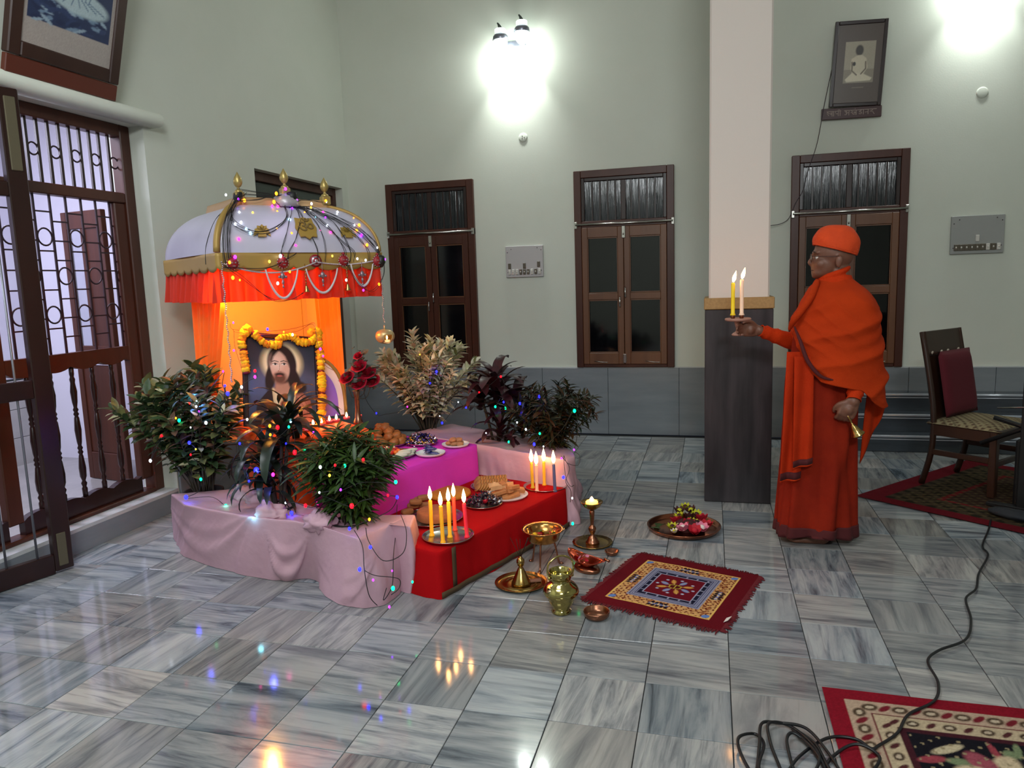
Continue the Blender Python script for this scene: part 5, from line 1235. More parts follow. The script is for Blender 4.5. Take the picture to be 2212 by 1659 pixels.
for a_ in (.15, .85):
    for b_ in (.15, .85): P.ell(a_, b_, .030, .022, '#5c7cb8', 45, .2)
P.mix(R_ < .275, '#8c8fa6'); P.mix((R_ < .27) & (R_ > .215) & (np.sin(R_*420) > .2), '#4a4c6a')
P.mix((R_ < .213) & (R_ > .188), '#15182e'); P.mix((R_ < .213) & (R_ > .188) & (np.maximum(np.sin(X*75), 0)*(cy > cx)+np.maximum(np.sin(Y*75), 0)*(cx >= cy) > .9), '#8c8fa6'); P.mix((R_ < .188) & (R_ > .178), '#9a9cb6')
P.mix(R_ < .178, '#640c1c')
for k in range(8):
    a = k*pi/4+.39; P.ell(.5+.10*cos(a), .5+.085*sin(a), .034, .018, '#6483bd' if k % 2 else '#c08a3c', k*45+20, .3); P.line([(.5, .5), (.5+.14*cos(a), .5+.12*sin(a))], .004, '#c9a060')
    P.ell(.5+.145*cos(a+.3), .5+.12*sin(a+.3), .012, .010, '#b0b8d0', 0, .4)
P.ell(.5, .5, .05, .035, '#4e1014', 0, .2)
for s_ in (-1, 1): P.line([(.5+s_*.012, .47), (.5+s_*.04, .48), (.5+s_*.045, .52), (.5+s_*.012, .53)], .005, '#b5a23a')
P.line([(.5, .465), (.5, .535)], .004, '#b5a23a'); P.speckle(.25)
t = thing('prayer_mat', 'small fringed maroon prayer mat with beige and blue floral pattern on the floor', 'mat', (0, 0, 0))
link('mat_pile', P.mesh('mat_pile', rugfn(*K, z=.006, edge=lambda u, v: .0025*abs(mnoise.noise(V((u*4, v*4, 0))))), WEAVE), t)
fm = MB(); FR = pm('maroon_fringe', '#5e0e18', .95); f0 = rugfn(*K, z=.004); rr_ = random.Random(4)
for e_ in range(4):
    for k in range(85):
        s_ = k/85+rr_.uniform(-.004, .004); u, v = ((s_, 0), (1, s_), (s_, 1), (0, s_))[e_]; d_ = ((0, -1), (1, 0), (0, 1), (-1, 0))[e_]; L_ = rr_.uniform(.012, .032)
        q0 = f0(u, v); q1 = f0(u+d_[0]*L_/.6+rr_.uniform(-.008, .008), v+d_[1]*L_/.6+rr_.uniform(-.008, .008)); q1.z = .002; fm.tube([q0, (q0+q1)/2+V((0, 0, .002)), q1], [.0045, .004, .0015], 4, cap=False)
o = fm.build('fringe', FR, t); o['kind'] = 'stuff'
MB().add([f0(.985, .12)+V((0, 0, .004)), f0(1.015, .12)+V((0, 0, .016)), f0(1.02, .19)+V((0, 0, .016)), f0(.985, .19)+V((0, 0, .004))], [(0, 1, 2, 3)]).build('care_tag', WHITE, t, solid=.001)
# large carpet, front right
P = Paint(300, 330, .91, '#7a1020'); X, Y = P.X, P.Y; cx = X; cy = 1-Y  # distances from the left and far edges
E_ = np.minimum(np.minimum(cx, cy), np.minimum(.91-X, Y))
P.mix(E_ > .034, '#a8917c')
def scatter(mid, step, sz, c_a, c_b):
    for k in range(70):
        s_ = .05+k*step
        for x_, y_, r_ in ((mid, 1-s_, 70), (s_, 1-mid, 20)):
            if x_ > .9 or y_ < .02 or min(x_, 1-y_) < mid-.001: continue
            if k % 2: P.ell(x_, y_, sz, sz*.75, c_a, r_, .3); P.ell(x_, y_, sz*.55, sz*.35, '#b0a08a', r_, .3)
            else: P.ell(x_, y_, sz*1.05, sz*.42, c_b, 45, .3)
scatter(.055, .026, .015, '#4a3a2c', '#6b1c26'); P.mix((E_ > .074) & (E_ < .079), '#5e2228'); P.mix((E_ > .079) & (E_ < .112), '#ad9c80'); scatter(.095, .03, .012, '#3f3024', '#4a2426')
P.mix((E_ > .112) & (E_ < .122), '#3c1820'); P.mix(E_ > .122, '#131219')
rq = random.Random(9)
for k in range(330):
    x_, y_ = rq.uniform(.14, .9), rq.uniform(.0, .86)
    a = rq.uniform(0, 180); c_ = rq.choice(['#a39a74', '#b5a88a', '#7a3440', '#6d7a5a', '#8c3b44', '#3a3c4e', '#a89878']); P.ell(x_, y_, rq.uniform(.010, .032), rq.uniform(.005, .012), c_, a, .3)
for x_, y_, s_ in ((.24, .78, .9), (.33, .66, .8), (.62, .70, .9), (.45, .50, 1.), (.80, .78, .9), (.5, .80, .8)):
    for k in range(6): a = k*pi/3; P.ell(x_+.04*s_*cos(a), y_+.04*s_*sin(a), .034*s_, .022*s_, ('#8c4550', '#b8a587')[k % 2], math.degrees(a), .3)
    P.ell(x_, y_, .02*s_, .02*s_, '#d0c09a', 0, .3)
P.mix((E_ > .125) & (np.sin(X*210)*np.sin(Y*190+X*50) > .8), '#8a7d60'); P.speckle(.3, 2)
t = thing('carpet', 'large red-bordered floral carpet at the bottom right corner under the cable', 'carpet', (0, 0, 0))
a = fl(1775, 1488); K2 = [V((a.x, a.y-1.7, 0)), V((a.x+1.55, a.y-1.7, 0)), V((a.x+1.55, a.y-.02, 0)), V((a.x, a.y, 0))]
link('carpet_pile', P.mesh('carpet_pile', rugfn(*K2, z=.007), WEAVE), t); MB().box((a.x+.775, a.y-.86, .003), (1.54, 1.68, .005)).build('backing', pm('jute_backing', '#8a7a62', .9), t)
# dark carpet under the chair
K3 = [fl(1847, 1073), None, None, fl(2090, 995)]; K3[1] = K3[0]+(fl(2210, 1155)-K3[0])*1.9; K3[2] = K3[1]+(K3[3]-K3[0])
P = Paint(160, 160, 1., '#5e0f1a'); X, Y = P.X, P.Y; E_ = np.minimum(np.minimum(X, 1-X), np.minimum(Y, 1-Y))
P.mix(E_ > .075, '#3f3426'); P.mix((E_ > .075) & (np.sin(X*90)*np.sin(Y*90) > .2), '#221f16'); P.mix((E_ > .2) & (E_ < .22), '#6a1a1e'); P.mix((E_ > .22), '#3a2520', .6); P.mix((E_ > .1) & (np.sin(X*160+Y*30)*np.sin(Y*140-X*20) > .5), '#54492f'); P.speckle(.3, 3)
t = thing('carpet', 'dark worn carpet with red border under the wooden chair', 'carpet', (0, 0, 0))
link('carpet_pile', P.mesh('carpet_pile', rugfn(*K3, z=.007), WEAVE), t)
c_ = (K3[0]+K3[2])/2
# ================================================================ chair
ca = fl(1990, 1046); cb = fl(2052, 1027); cc2 = fl(2122, 1064)
wdir = V((cb.x-ca.x, cb.y-ca.y, 0)); ddir = V((cc2.x-ca.x, cc2.y-ca.y, 0)); CWd, CD_ = .44, .42
dz_ = rad(-42)
t = thing('wooden_chair', 'dark wooden chair with a patterned seat and dark red back cushion on the rear carpet', 'chair', (ca.x, ca.y, .009), dz_)
# local x = towards the front of the chair, y = across (0..CWd)
CH = pm('chair_wood', '#3c2216', .35, nz=(6, .3), c2='#26140c', stretch=(1, 1, .2))
for y in (0, CWd):
    MB().tube(seg([(0, y, 0), (.05, y, .2), (.06, y, .40), (.035, y, .62), (-.035, y, .98)], 16), [.020]*16, 4).build('back_leg', CH, t)
    MB().box((CD_, y, .20), (.042, .042, .40), b=.004).build('leg', CH, t)
    MB().box((CD_/2+.03, y, .365), (CD_-.06, .025, .07), b=.003).build('rail', CH, t); MB().box((CD_/2+.03, y, .22), (CD_-.06, .02, .035), b=.003).build('stretcher', CH, t)
for x in (.06, CD_): MB().box((x, CWd/2, .365), (.025, CWd-.04, .07), b=.003).build('rail', CH, t)
MB().box((CD_, CWd/2, .20), (.02, CWd-.04, .035), b=.003).build('stretcher', CH, t)
m = MB().box((-.022, CWd/2, .905), (.022, CWd+.03, .155), Matrix.Rotation(rad(-11), 3, 'Y'), .004); m.build('head_board', CH, t)
for y in (.06, .17, .25, CWd-.06): MB().lathe([(.0, 0), (.012, .001), (.012, .006), (0, .008)], 10, (-.002, y, .845), frame((1, 0, -.2))).build('stud', pm('pale_stud', '#b8aa98', .5), t)
m = MB().box((.015, CWd/2, .62), (.018, CWd-.04, .42), Matrix.Rotation(rad(-11), 3, 'Y'), .004); m.build('back_slat', CH, t)
P = Paint(60, 60, 1., '#8f8466'); P.mix(np.sin(P.X*60)*np.sin(P.Y*60) > .3, '#5e4a3a'); P.mix((np.abs(np.sin(P.X*22+P.Y*22)) < .15), '#3a2c26'); P.speckle(.3)
sm_ = P.mesh('seat_pad', lambda u, v: (.02+(CD_+.02)*u, -.02+(CWd+.04)*v, .405+.032*(1-(2*u-1)**6)*(1-(2*v-1)**6)), WEAVE); link('seat_pad', sm_, t)
MB().box((CD_/2+.03, CWd/2, .403), (CD_+.02, CWd+.03, .02), b=.008).build('seat', CH, t)
t2 = thing('red_cushion', 'dark red flat square cushion leaning against the back of the wooden chair', 'cushion', (ca.x, ca.y, 0), dz_)
Mq2 = Matrix.Rotation(rad(-10), 3, 'Y'); cm = MB()
cm.grid(lambda u, v: V((.075, CWd/2+.03, .655))+Mq2 @ V(((.028)*(1-(2*u-1)**8)*(1-(2*v-1)**8), (u-.5)*.40, (v-.5)*.42)), 14, 14); cm.grid(lambda u, v: V((.075, CWd/2+.03, .655))+Mq2 @ V(((-.018)*(1-(2*u-1)**8)*(1-(2*v-1)**8), (u-.5)*.40, (v-.5)*.42)), 14, 14)
cm.build('pad', pm('wine_velvet', '#560a1a', .9), t2)
# ---- black folding stand and black case at the right edge
q = fl(2196, 1105); t = thing('folding_stand', 'black folding keyboard stand with crossed bars at the right edge', 'stand', (q.x, q.y, .009), rad(-35))
MB().box((.02, 0, .44), (.04, .04, .86), b=.004).build('post', BLACK, t); MB().box((.02, 0, .865), (.03, .03, .03), b=.004).build('cap', IRON, t)
MB().box((.02, 0, .012), (.34, .05, .022), b=.004).build('foot', BLACK, t)
for a, b in (((-.20, 0, .36), (.35, .02, .66)), ((-.14, .0, .52), (.34, .03, .40))): MB().tube([a, (V(a)+V(b))/2, b], .014, 6).build('cross_bar', BLACK, t)
MB().tube([(-.12, -.02, .58), (.03, -.025, .60), (.3, -.03, .62)], .005, 6).build('rod', STEEL, t)
q = fl(2190, 1108); t = thing('black_case', 'tall black speaker case standing on the rear carpet at the right edge', 'speaker', (q.x+.04, q.y+.10, .009), rad(-35))
MB().box((.13, .08, .20), (.28, .22, .40), b=.012).build('box', BLACK, t); MB().box((.13, -.034, .20), (.24, .008, .34), b=.003).build('grille', pm('speaker_cloth', '#1a1a1d', .9), t); MB().tube([(.02, .05, .40), (.05, .05, .43), (.20, .05, .43), (.23, .05, .40)], .008, 6).build('handle', CHROME, t)
q = fl(2185, 1124); t = thing('black_bag', 'crumpled black bag lying on the near edge of the rear carpet', 'bag', (q.x+.02, q.y, .01), rad(-38))
MB().ball((0, 0, .022), (.14, .06, .028), 18, 10, f=lambda d: 1+.25*mnoise.noise(d*3)).build('bag_body', pm('grey_black_cloth', '#24272d', .8), t)
# ---- cables
CBL = pm('black_cable', '#0c0d12', .4)
pts = [(2140, 1128), (2135, 1150), (2122, 1185), (2134, 1205), (2114, 1245), (2108, 1278), (2086, 1300), (2097, 1345), (2086, 1388), (2028, 1412), (2004, 1436), (2026, 1482), (2018, 1522), (1962, 1552), (1938, 1592), (1900, 1618), (1882, 1626), (1850, 1606), (1805, 1600), (1768, 1612), (1720, 1650), (1690, 1700)]
t = thing('power_cable', 'long black power cable winding from the rear carpet to the coil', 'cable', (0, 0, 0))
MB().tube(seg([V((fl(*q, .0).x, fl(*q, .0).y, .013)) for q in pts], 160), .0048, 6).build('cord', CBL, t)
t = thing('cable_coil', 'loose coil of black cable on the floor at the bottom right beside the carpet', 'cable', (0, 0, 0))
lp = [(1830, 1700), (1790, 1640), (1740, 1590), (1680, 1568), (1645, 1575), (1640, 1630), (1630, 1680), (1600, 1640), (1596, 1610), (1630, 1592), (1650, 1620), (1640, 1680), (1690, 1690), (1665, 1620), (1660, 1580), (1700, 1572), (1745, 1610), (1770, 1660), (1730, 1700), (1700, 1620), (1712, 1600), (1750, 1620), (1785, 1680), (1760, 1640), (1712, 1582), (1760, 1618), (1800, 1690), (1860, 1690), (1900, 1650), (1850, 1625), (1800, 1640), (1770, 1690)]
MB().tube(seg([V((fl(*q, .0).x, fl(*q, .0).y, .010+.008*(i % 3))) for i, q in enumerate(lp)], 300), .0048, 6).build('cord', CBL, t)
t = thing('wall_wire', 'thin dark wire hanging from the small picture past the third window to the column', 'wire', (0, 0, 0))
wp = [atY(*q, YB-.05) for q in ((1797, 150), (1780, 230), (1765, 310), (1745, 370), (1735, 410), (1718, 440), (1705, 470), (1690, 482), (1668, 487), (1640, 488))]
MB().tube(seg(wp, 60), .0028, 5).build('wire', IRON, t)
# ================================================================ pictures on the walls
p00 = atY(1790, 216, YB-.03); ang = 0
t = thing('framed_photo', 'small dark-framed black and white photo of a seated man, above the third window', 'picture', V((.885, YB-.035, 2.665)), 0, None, (rad(5), rad(2.5), 0))
W_, H_ = .375, .62
for x0, x1, z0, z1 in ((0, .028, 0, H_), (W_-.028, W_, 0, H_), (.028, W_-.028, H_-.028, H_), (.028, W_-.028, 0, .028)): MB().box(((x0+x1)/2, 0, (z0+z1)/2), (x1-x0, .03, z1-z0), b=.004).build('frame', WOODD, t)
P = Paint(90, 140, W_/H_, '#594c44'); s_ = 1/H_
X0_, X1_, Y0_, Y1_ = .085*s_, .30*s_, .17*s_, .47*s_; P.rect(X0_, Y0_, X1_, Y1_, '#a9a08c'); P.mix(((P.X > X0_) & (P.X < X1_) & (P.Y > Y0_) & (P.Y < Y1_) & (P.Y < Y0_+.16)).astype(float), '#857c6c', .7)
P.ell(.305, .655, .045, .062, '#3a322b', 0, .3); P.poly([(.22, .56), (.29, .60), (.34, .60), (.39, .56), (.41, .45), (.36, .36), (.25, .36), (.215, .45)], '#cfc5ac', .01); P.poly([(.16, .32), (.24, .40), (.37, .38), (.47, .33), (.45, .30), (.18, .29)], '#d9cfb6', .01); P.line([(.23, .52), (.235, .42), (.29, .37)], .010, '#6b5d4c'); P.line([(.385, .52), (.39, .44), (.34, .38)], .010, '#6b5d4c'); P.ell(.255, .50, .018, .025, '#2a2620', 0, .3)
P.line([(.25, .225), (.38, .225)], .004, '#8a7d6c'); P.speckle(.1)
link('print', P.mesh('print', lambda u, v: (u*W_, -.006, v*H_), PRINT), t); MB().box((W_/2, .004, H_/2), (W_-.02, .01, H_-.02)).build('backing', WOODD, t)
t3 = thing('name_board', 'dark red narrow board with pale hand-lettered name under the small photo', 'sign', V((.835, YB-.028, 2.575)), 0, None, (0, rad(1.0), 0))
MB().box((.215, 0, .04), (.435, .022, .085), b=.003).build('board', pm('board_red', '#3c1414', .4), t3)
NP = pm('name_paint', '#b9a79c', .7); Mt = m4(Matrix(((1, 0, 0), (0, 0, -1), (0, 1, 0))), (.215, -.0115, .04))
def strokes(lines, wd, M):
    m = MB()
    for pl in lines:
        for a, b in zip(pl[:-1], pl[1:]):
            a, b = V((*a, 0)), V((*b, 0)); d_ = (b-a); nn = V((-d_.y, d_.x, 0)).normalized()*wd; e2 = d_.normalized()*wd*.6
            m.add([M @ (a-nn-e2), M @ (b-nn+e2), M @ (b+nn+e2), M @ (a+nn-e2)], [(0, 1, 2, 3)])
    return m
# devanagari lettering drawn stroke by stroke, letter height 1 = head line
GL = {'swa': (1.25, [[(0, 1), (1.25, 1)], [(.12, .85), (.32, .70), (.12, .55), (.02, .55)], [(.15, .55), (.35, .15)], [(.35, .62), (.62, .62)], [(.80, .62), (.62, .72), (.55, .50), (.68, .35), (.85, .45)], [(.88, 1), (.88, 0)], [(1.12, 1), (1.12, 0)]]),
      'mi': (1.05, [[(0, 1), (1.05, 1)], [(.15, 1), (.15, .45)], [(.15, .35), (.08, .45), (.15, .55), (.22, .45), (.15, .35)], [(.18, .45), (.6, .45)], [(.6, 1), (.6, 0)], [(.9, 1), (.9, 0)], [(.9, 1), (.85, 1.25), (.65, 1.3), (.55, 1.15)]]),
      'a': (1.0, [[(0, 1), (1.0, 1)], [(.10, .85), (.35, .85), (.40, .70), (.22, .55)], [(.22, .55), (.42, .42), (.35, .15), (.08, .15)], [(.42, .52), (.75, .52)], [(.75, 1), (.75, 0)]]),
      'kha': (1.2, [[(0, 1), (1.2, 1)], [(.2, 1), (.2, .75), (.38, .62), (.2, .50), (.05, .50)], [(.2, .5), (.45, .15), (.7, .15)], [(.75, .55), (.60, .68), (.52, .50), (.65, .38), (.78, .5)], [(.88, 1), (.88, 0)], [(.7, 1.25), (.74, 1.29)]]),
      'da': (.95, [[(0, 1), (.95, 1)], [(.45, 1), (.45, .80), (.20, .72), (.18, .55), (.50, .50), (.55, .25), (.35, .12), (.12, .22)], [(.82, 1), (.82, 0)]]),
      'na': (.8, [[(0, 1), (.8, 1)], [(.6, 1), (.6, 0)], [(.12, .45), (.22, .52), (.28, .42), (.18, .36), (.12, .45)], [(.22, .48), (.6, .48)]]),
      'nda': (1.1, [[(0, 1), (1.1, 1)], [(.08, .55), (.2, .62), (.25, .5), (.45, .5)], [(.5, 1), (.5, .78), (.30, .70), (.32, .48), (.58, .42), (.60, .2), (.78, 0)]])}
ls = []; x_ = 0
for gch in ('swa', 'mi', None, 'a', 'kha', 'da', 'na', 'nda'):
    if gch is None: x_ += .5; continue
    w_, L__ = GL[gch]; ls += [[(x_+a, b) for a, b in pl] for pl in L__]; x_ += w_
k_ = .36/x_; ls = [[(a*k_-.18, (b-.5)*.036) for a, b in pl] for pl in ls]
strokes(ls, .0018, Mt).build('lettering', NP, t3)
# large tilted picture at the top left, over the doorway ledge
qa, qb, qc = atX(8, 110, XW+.10), atX(250, 184, XW+.10), atX(285, 0, XW+.22)
yd = (qb-qa).normalized(); W2 = 1.05; ax_z = V((.28, .0, 1)).normalized(); ax_z = (ax_z-yd*ax_z.dot(yd)).normalized()
base = V((qa.x, qa.y, qa.z)); nrm = yd.cross(ax_z)
t = bpy.data.objects.new('framed_picture', None); COL.objects.link(t); tag(t, 'large dark-framed blue and white picture of seated figures leaning above the doorway', 'picture')
LB = (qb-qa).length; H2 = .80
t.matrix_world = m4(Matrix((yd, nrm, ax_z)).transposed(), base)
fwd = -1 if nrm.x > 0 else 1
for x0, x1, z0, z1 in ((0, .07, 0, H2), (LB-.07, LB, 0, H2), (.07, LB-.07, 0, .07), (.07, LB-.07, H2-.07, H2)): MB().box(((x0+x1)/2, 0, (z0+z1)/2), (x1-x0, .045, z1-z0), b=.006).build('frame', pm('mahogany_frame', '#3a1c12', .35, nz=(6, .3), c2='#28110b', stretch=(1, 1, .2)), t)
asp = LB/H2; P = Paint(130, 120, asp, '#a59c96'); P.rect(.10, .22, asp-.10, .93, '#1e2c52')
rq = random.Random(21)
for k in range(60): P.ell(rq.uniform(.13, asp-.13), rq.uniform(.22, .45), rq.uniform(.02, .06), rq.uniform(.008, .02), rq.choice(['#6f87a0', '#2a3a62', '#8ea3b4', '#16234a']), rq.uniform(-30, 30), .4)
for cx_, cy_, s_ in ((.36, .50, 1.0), (asp-.38, .46, 1.05)):
    P.ell(cx_, cy_+.10, .14*s_, .16*s_, '#93a9b4', 0, .15); P.ell(cx_, cy_-.04, .24*s_, .075*s_, '#a9bcc2', -4, .2); P.ell(cx_-.02, cy_+.30, .05, .07, '#7d8fa0', 0, .2)
    for k in range(7): P.line([(cx_-.16+.05*k, cy_+.12), (cx_-.10+.03*k, cy_-.02), (cx_-.2+.07*k, cy_-.07)], .006, '#4e6684', .8)
P.speckle(.15, 5); link('print', P.mesh('print', lambda u, v: (.02+(LB-.04)*u, .012*(-fwd if fwd < 0 else -1)*(-1 if nrm.x > 0 else 1)*(-1), .02+(H2-.04)*v), PRINT), t)
MB().box((LB/2, 0, H2/2), (LB-.04, .012, H2-.04)).build('backing', WOODD, t)
qd = atX(8, 120, XW+.09)
t = bpy.data.objects.new('picture_shelf', None); COL.objects.link(t); tag(t, 'reddish brown board under the leaning picture on the doorway ledge', 'board')
t.matrix_world = m4(Matrix((yd, nrm, yd.cross(nrm)*-1 if yd.cross(nrm).z < 0 else yd.cross(nrm))).transposed(), base+V((0, 0, 0)))
MB().box((LB/2, .0, -.045), (LB, .03, .085), b=.004).build('board', pm('red_brown_board', '#5b2414', .4), t)
# ================================================================ the monk
YM = 4.03
def L(px, py, dy=0.): return atY(px, py, YM+dy)
mk = thing('person', 'monk in orange robes, cap and glasses, holding up a candle stand and a bell', 'person', fl(1757, 1160))
mk.location.z = 0; MI = Matrix.Translation(-V(mk.location))
def mput(o): o.parent = mk; o.matrix_parent_inverse = MI; return o
def cap(m, a, b, ra, rb, n=12, k=6, mi=0):
    a, b = V(a), V(b); m.tube([a.lerp(b, i/k) for i in range(k+1)], [ra+(rb-ra)*i/k for i in range(k+1)], n); m.ball(a, ra, n, 8); m.ball(b, rb, n, 8)
SKIN = pm('skin_brown', '#79503f', .5, sss=.12, nz=(20, .3), c2='#68412f')
m = MB(); H0 = L(1800, 545)
# head: skull, jaw, brow, nose, lips, chin, ear
m.ball(L(1803, 543), (.096, .074, .096), 24, 16); m.ball(L(1783, 570), (.070, .060, .074), 20, 14); m.ball(L(1771, 588), (.042, .046, .032), 16, 10); m.ball(L(1761, 595), (.018, .024, .016), 12, 8)
m.ball(L(1764, 546), (.022, .050, .014), 14, 8); m.tube([L(1758, 550), L(1753, 560), L(1750, 568)], [.008, .011, .015], 10); m.ball(L(1751, 569), (.014, .017, .012), 12, 8)
for s_ in (-1, 1): m.ball(L(1755, 572, s_*.012), (.009, .008, .008), 8, 6); m.ball(L(1776, 570, s_*.040), (.030, .022, .026), 12, 9)
m.ball(L(1756, 581), (.011, .022, .006), 12, 8); m.ball(L(1757, 587), (.011, .019, .006), 12, 8)
for s_ in (-1, 1):
    e_ = L(1812, 565, s_*.078); m.ball(e_, (.017, .010, .031), 12, 8); m.ball(e_+V((.004, s_*.006, .008)), (.016, .005, .022), 10, 6)
cap(m, L(1812, 590), L(1808, 640), .058, .066)
# torso, hips, legs, feet under the cloth
m.ball(L(1808, 700), (.125, .150, .19), 20, 14); m.ball(L(1800, 780), (.115, .130, .14), 20, 14); m.ball(L(1785, 850), (.115, .125, .12), 20, 14)
for s_ in (-1, 1):
    cap(m, L(1782, 880, s_*.058), L(1772, 1010, s_*.065), .070, .050); cap(m, L(1772, 1010, s_*.065), L(1772, 1135, s_*.075), .050, .034)
    ft = fl(1772, 1150); c = V((L(1772, 1150).x, YM+s_*.075, .035)); m.ball(c, (.040, .036, .035), 10, 8); cap(m, c+V((-.0, 0, -.008)), c+V((-.135, s_*.012, -.018)), .030, .016); m.ball(c+V((-.125, 0, -.017)), (.045, .038, .018), 12, 8)
# right arm (far side) reaching forward with the candle stand
shR = L(1800, 668, .145); elR = L(1712, 738, .19); wrR = L(1641, 714, .12)
cap(m, shR, elR, .052, .042); cap(m, elR, wrR, .040, .024)
hx_ = L(1600, 706, .12)
def hand(m, wr, palm_dir, across, back, curls, spread=.0, sc_=1.):
    """five separate fingers from a palm; palm_dir along the hand, across towards the thumb side, back out of the back of the hand"""
    pd, ac, bk_ = V(palm_dir).normalized(), V(across).normalized(), V(back).normalized()
    for k in range(5): a = -.030+.015*k; m.tube([wr+ac*a*.55*sc_, wr+pd*.045*sc_+ac*a*.9*sc_, wr+pd*.085*sc_+ac*a*sc_], [.014*sc_, .014*sc_, .0125*sc_], 8)
    m.ball(wr+pd*.05*sc_, (.028*sc_,)*3, 10, 8)
    for k in range(4):
        a = (.029-.019*k)*sc_; L_ = (.072, .080, .074, .058)[k]*sc_; p = wr+pd*.082*sc_+ac*a; d = pd.copy(); pts = [p]; c_ = curls[k]
        for j, f_ in enumerate((.42, .32, .26)):
            ang = c_*(j*.6+.5); d2 = (pd*cos(ang)-bk_*sin(ang)+ac*spread*(1.5-k)*.1).normalized(); p = p+d2*L_*f_; pts.append(p)
        m.tube(seg(pts, 9), [.0098*sc_, .0095*sc_, .0092*sc_, .009*sc_, .0088*sc_, .0085*sc_, .008*sc_, .0072*sc_, .005*sc_], 8)
    p0 = wr+pd*.025*sc_+ac*.028*sc_; m.tube(seg([p0, p0+pd*.022*sc_+ac*.022*sc_-bk_*.008*sc_, p0+pd*.05*sc_+ac*.026*sc_-bk_*.024*sc_, p0+pd*.068*sc_+ac*.016*sc_-bk_*.036*sc_], 8), [.014*sc_, .0135*sc_, .0125*sc_, .0115*sc_, .011*sc_, .0105*sc_, .0095*sc_, .006*sc_], 8)
hand(m, wrR, (-1, -.12, .10), (0, -.25, 1), (.1, 1, .2), (.95, .95, 1.0, 1.05), sc_=.95)
# left arm (near side) hanging, hand closed on the bell
shL = L(1834, 682, -.12); elL = L(1862, 772, -.08); wrL = L(1844, 868, -.195)
cap(m, shL, elL, .046, .040); cap(m, elL, wrL, .042, .027)
hand(m, wrL+V((0, 0, .01)), (-.45, 0, -1), (-.9, -.1, .35), (-.1, -1, -.1), (1.25, 1.3, 1.35, 1.4), sc_=1.05)
me = m.mesh('body', SKIN); o = bpy.data.objects.new('tmp', me); COL.objects.link(o)
md = o.modifiers.new('r', 'REMESH'); md.mode = 'VOXEL'; md.voxel_size = .0048; md.use_smooth_shade = True
md = o.modifiers.new('s', 'SMOOTH'); md.factor = .5; md.iterations = 7
dg = bpy.context.evaluated_depsgraph_get(); bme = bpy.data.meshes.new_from_object(o.evaluated_get(dg)); bpy.data.objects.remove(o)
bme.materials.clear(); bme.materials.append(SKIN); bme.polygons.foreach_set('use_smooth', [True]*len(bme.polygons)); mput(link('body', bme))
# eyes, glasses
for s_ in (-1, 1):
    c = L(1766, 557, s_*.030); e_ = MB().ball(c, .0115, 12, 8).build('eye', pm('eye_white', '#c9beb4', .2), None); mput(e_)
    mput(MB().ball(c+V((-.0085, 0, 0)), (.004, .0055, .0055), 8, 6).build('iris', pm('iris_dark', '#1a100c', .2), None))
gm = MB(); GR = pm('glasses_frame', '#4a2a20', .3, .3)
for s_ in (-1, 1):
    c = L(1752, 558, s_*.036); ring_ = []
    for k in range(20): a = 2*pi*k/20; ring_.append(c+V((.004*abs(s_*cos(a))*0, .026*cos(a), .021*sin(a))))
    gm.tube(ring_, .0018, 5, True); gm.tube([c+V((0, s_*.026, .010)), L(1775, 554, s_*.074), L(1812, 553, s_*.084), L(1817, 562, s_*.084)], .0022, 5)
gm.tube([L(1752, 556, -.010), L(1750, 555, 0), L(1752, 556, .010)], .0018, 5)
mput(gm.build('glasses_frame', GR)); lg = MB()
for s_ in (-1, 1):
    c = L(1752, 558, s_*.036); lg.add([c+V((0, .024*cos(2*pi*k/16), .019*sin(2*pi*k/16))) for k in range(16)], [tuple(range(16))])
mput(lg.build('glasses_lens', pm('lens_glass', '#ffffff', .02, trans=1.)))
# brows, closed mouth line
for s_ in (-1, 1): mput(MB().tube([L(1758, 545, s_*.016), L(1757, 543, s_*.034), L(1763, 545, s_*.055)], [.002, .003, .0015], 5).build('eyebrow', pm('grey_brow', '#4a3c36', .9)))
mput(MB().tube([L(1757, 584, -.024), L(1751, 584, -.010), L(1750.5, 584, 0), L(1751, 584, .010), L(1757, 584, .024)], .0014, 5).build('mouth', pm('lip_line', '#3c1f1a', .8)))
# cap
ORC = pm('cap_orange', '#e0480e', .85, nz=(14, .3), c2='#c83c0a', bump=(260, .3))
cm = MB(); cc = L(1803, 537)
def capf(u, v):
    a = 2*pi*u; f_ = -cos(a)  # 1 towards the face
    rx, ry = .100, .084
    zb = .018+.030*f_-.004; zt = .112
    t_ = v; ph = t_*pi/2; k = cos(ph)**.55*(1+.06*sin(pi*min(1, t_*1.6)))
    x = rx*cos(a)*k; y = ry*sin(a)*k; z = zb*(1-t_)-.022*(1-t_)+(zt-.0)*sin(ph)*1.
    if t_ == 0: z = zb-.022
    x += .012*sin(ph) + .035*max(0, cos(a))*t_*(1-t_)
    b = .010*mnoise.noise(V((cos(a)*2.5, sin(a)*2.5, t_*4)))+.006*sin(a*3+t_*9)*t_
    return cc+V((x*(1+b*6), y*(1+b*6), z))
cm.grid(capf, 40, 16, True); mput(cm.build('cap', ORC, solid=.006))
mput(MB().tube([capf(k/40, 0)+V((0, 0, .004)) for k in range(40)], .0045, 6, True).build('cap_band', ORC))
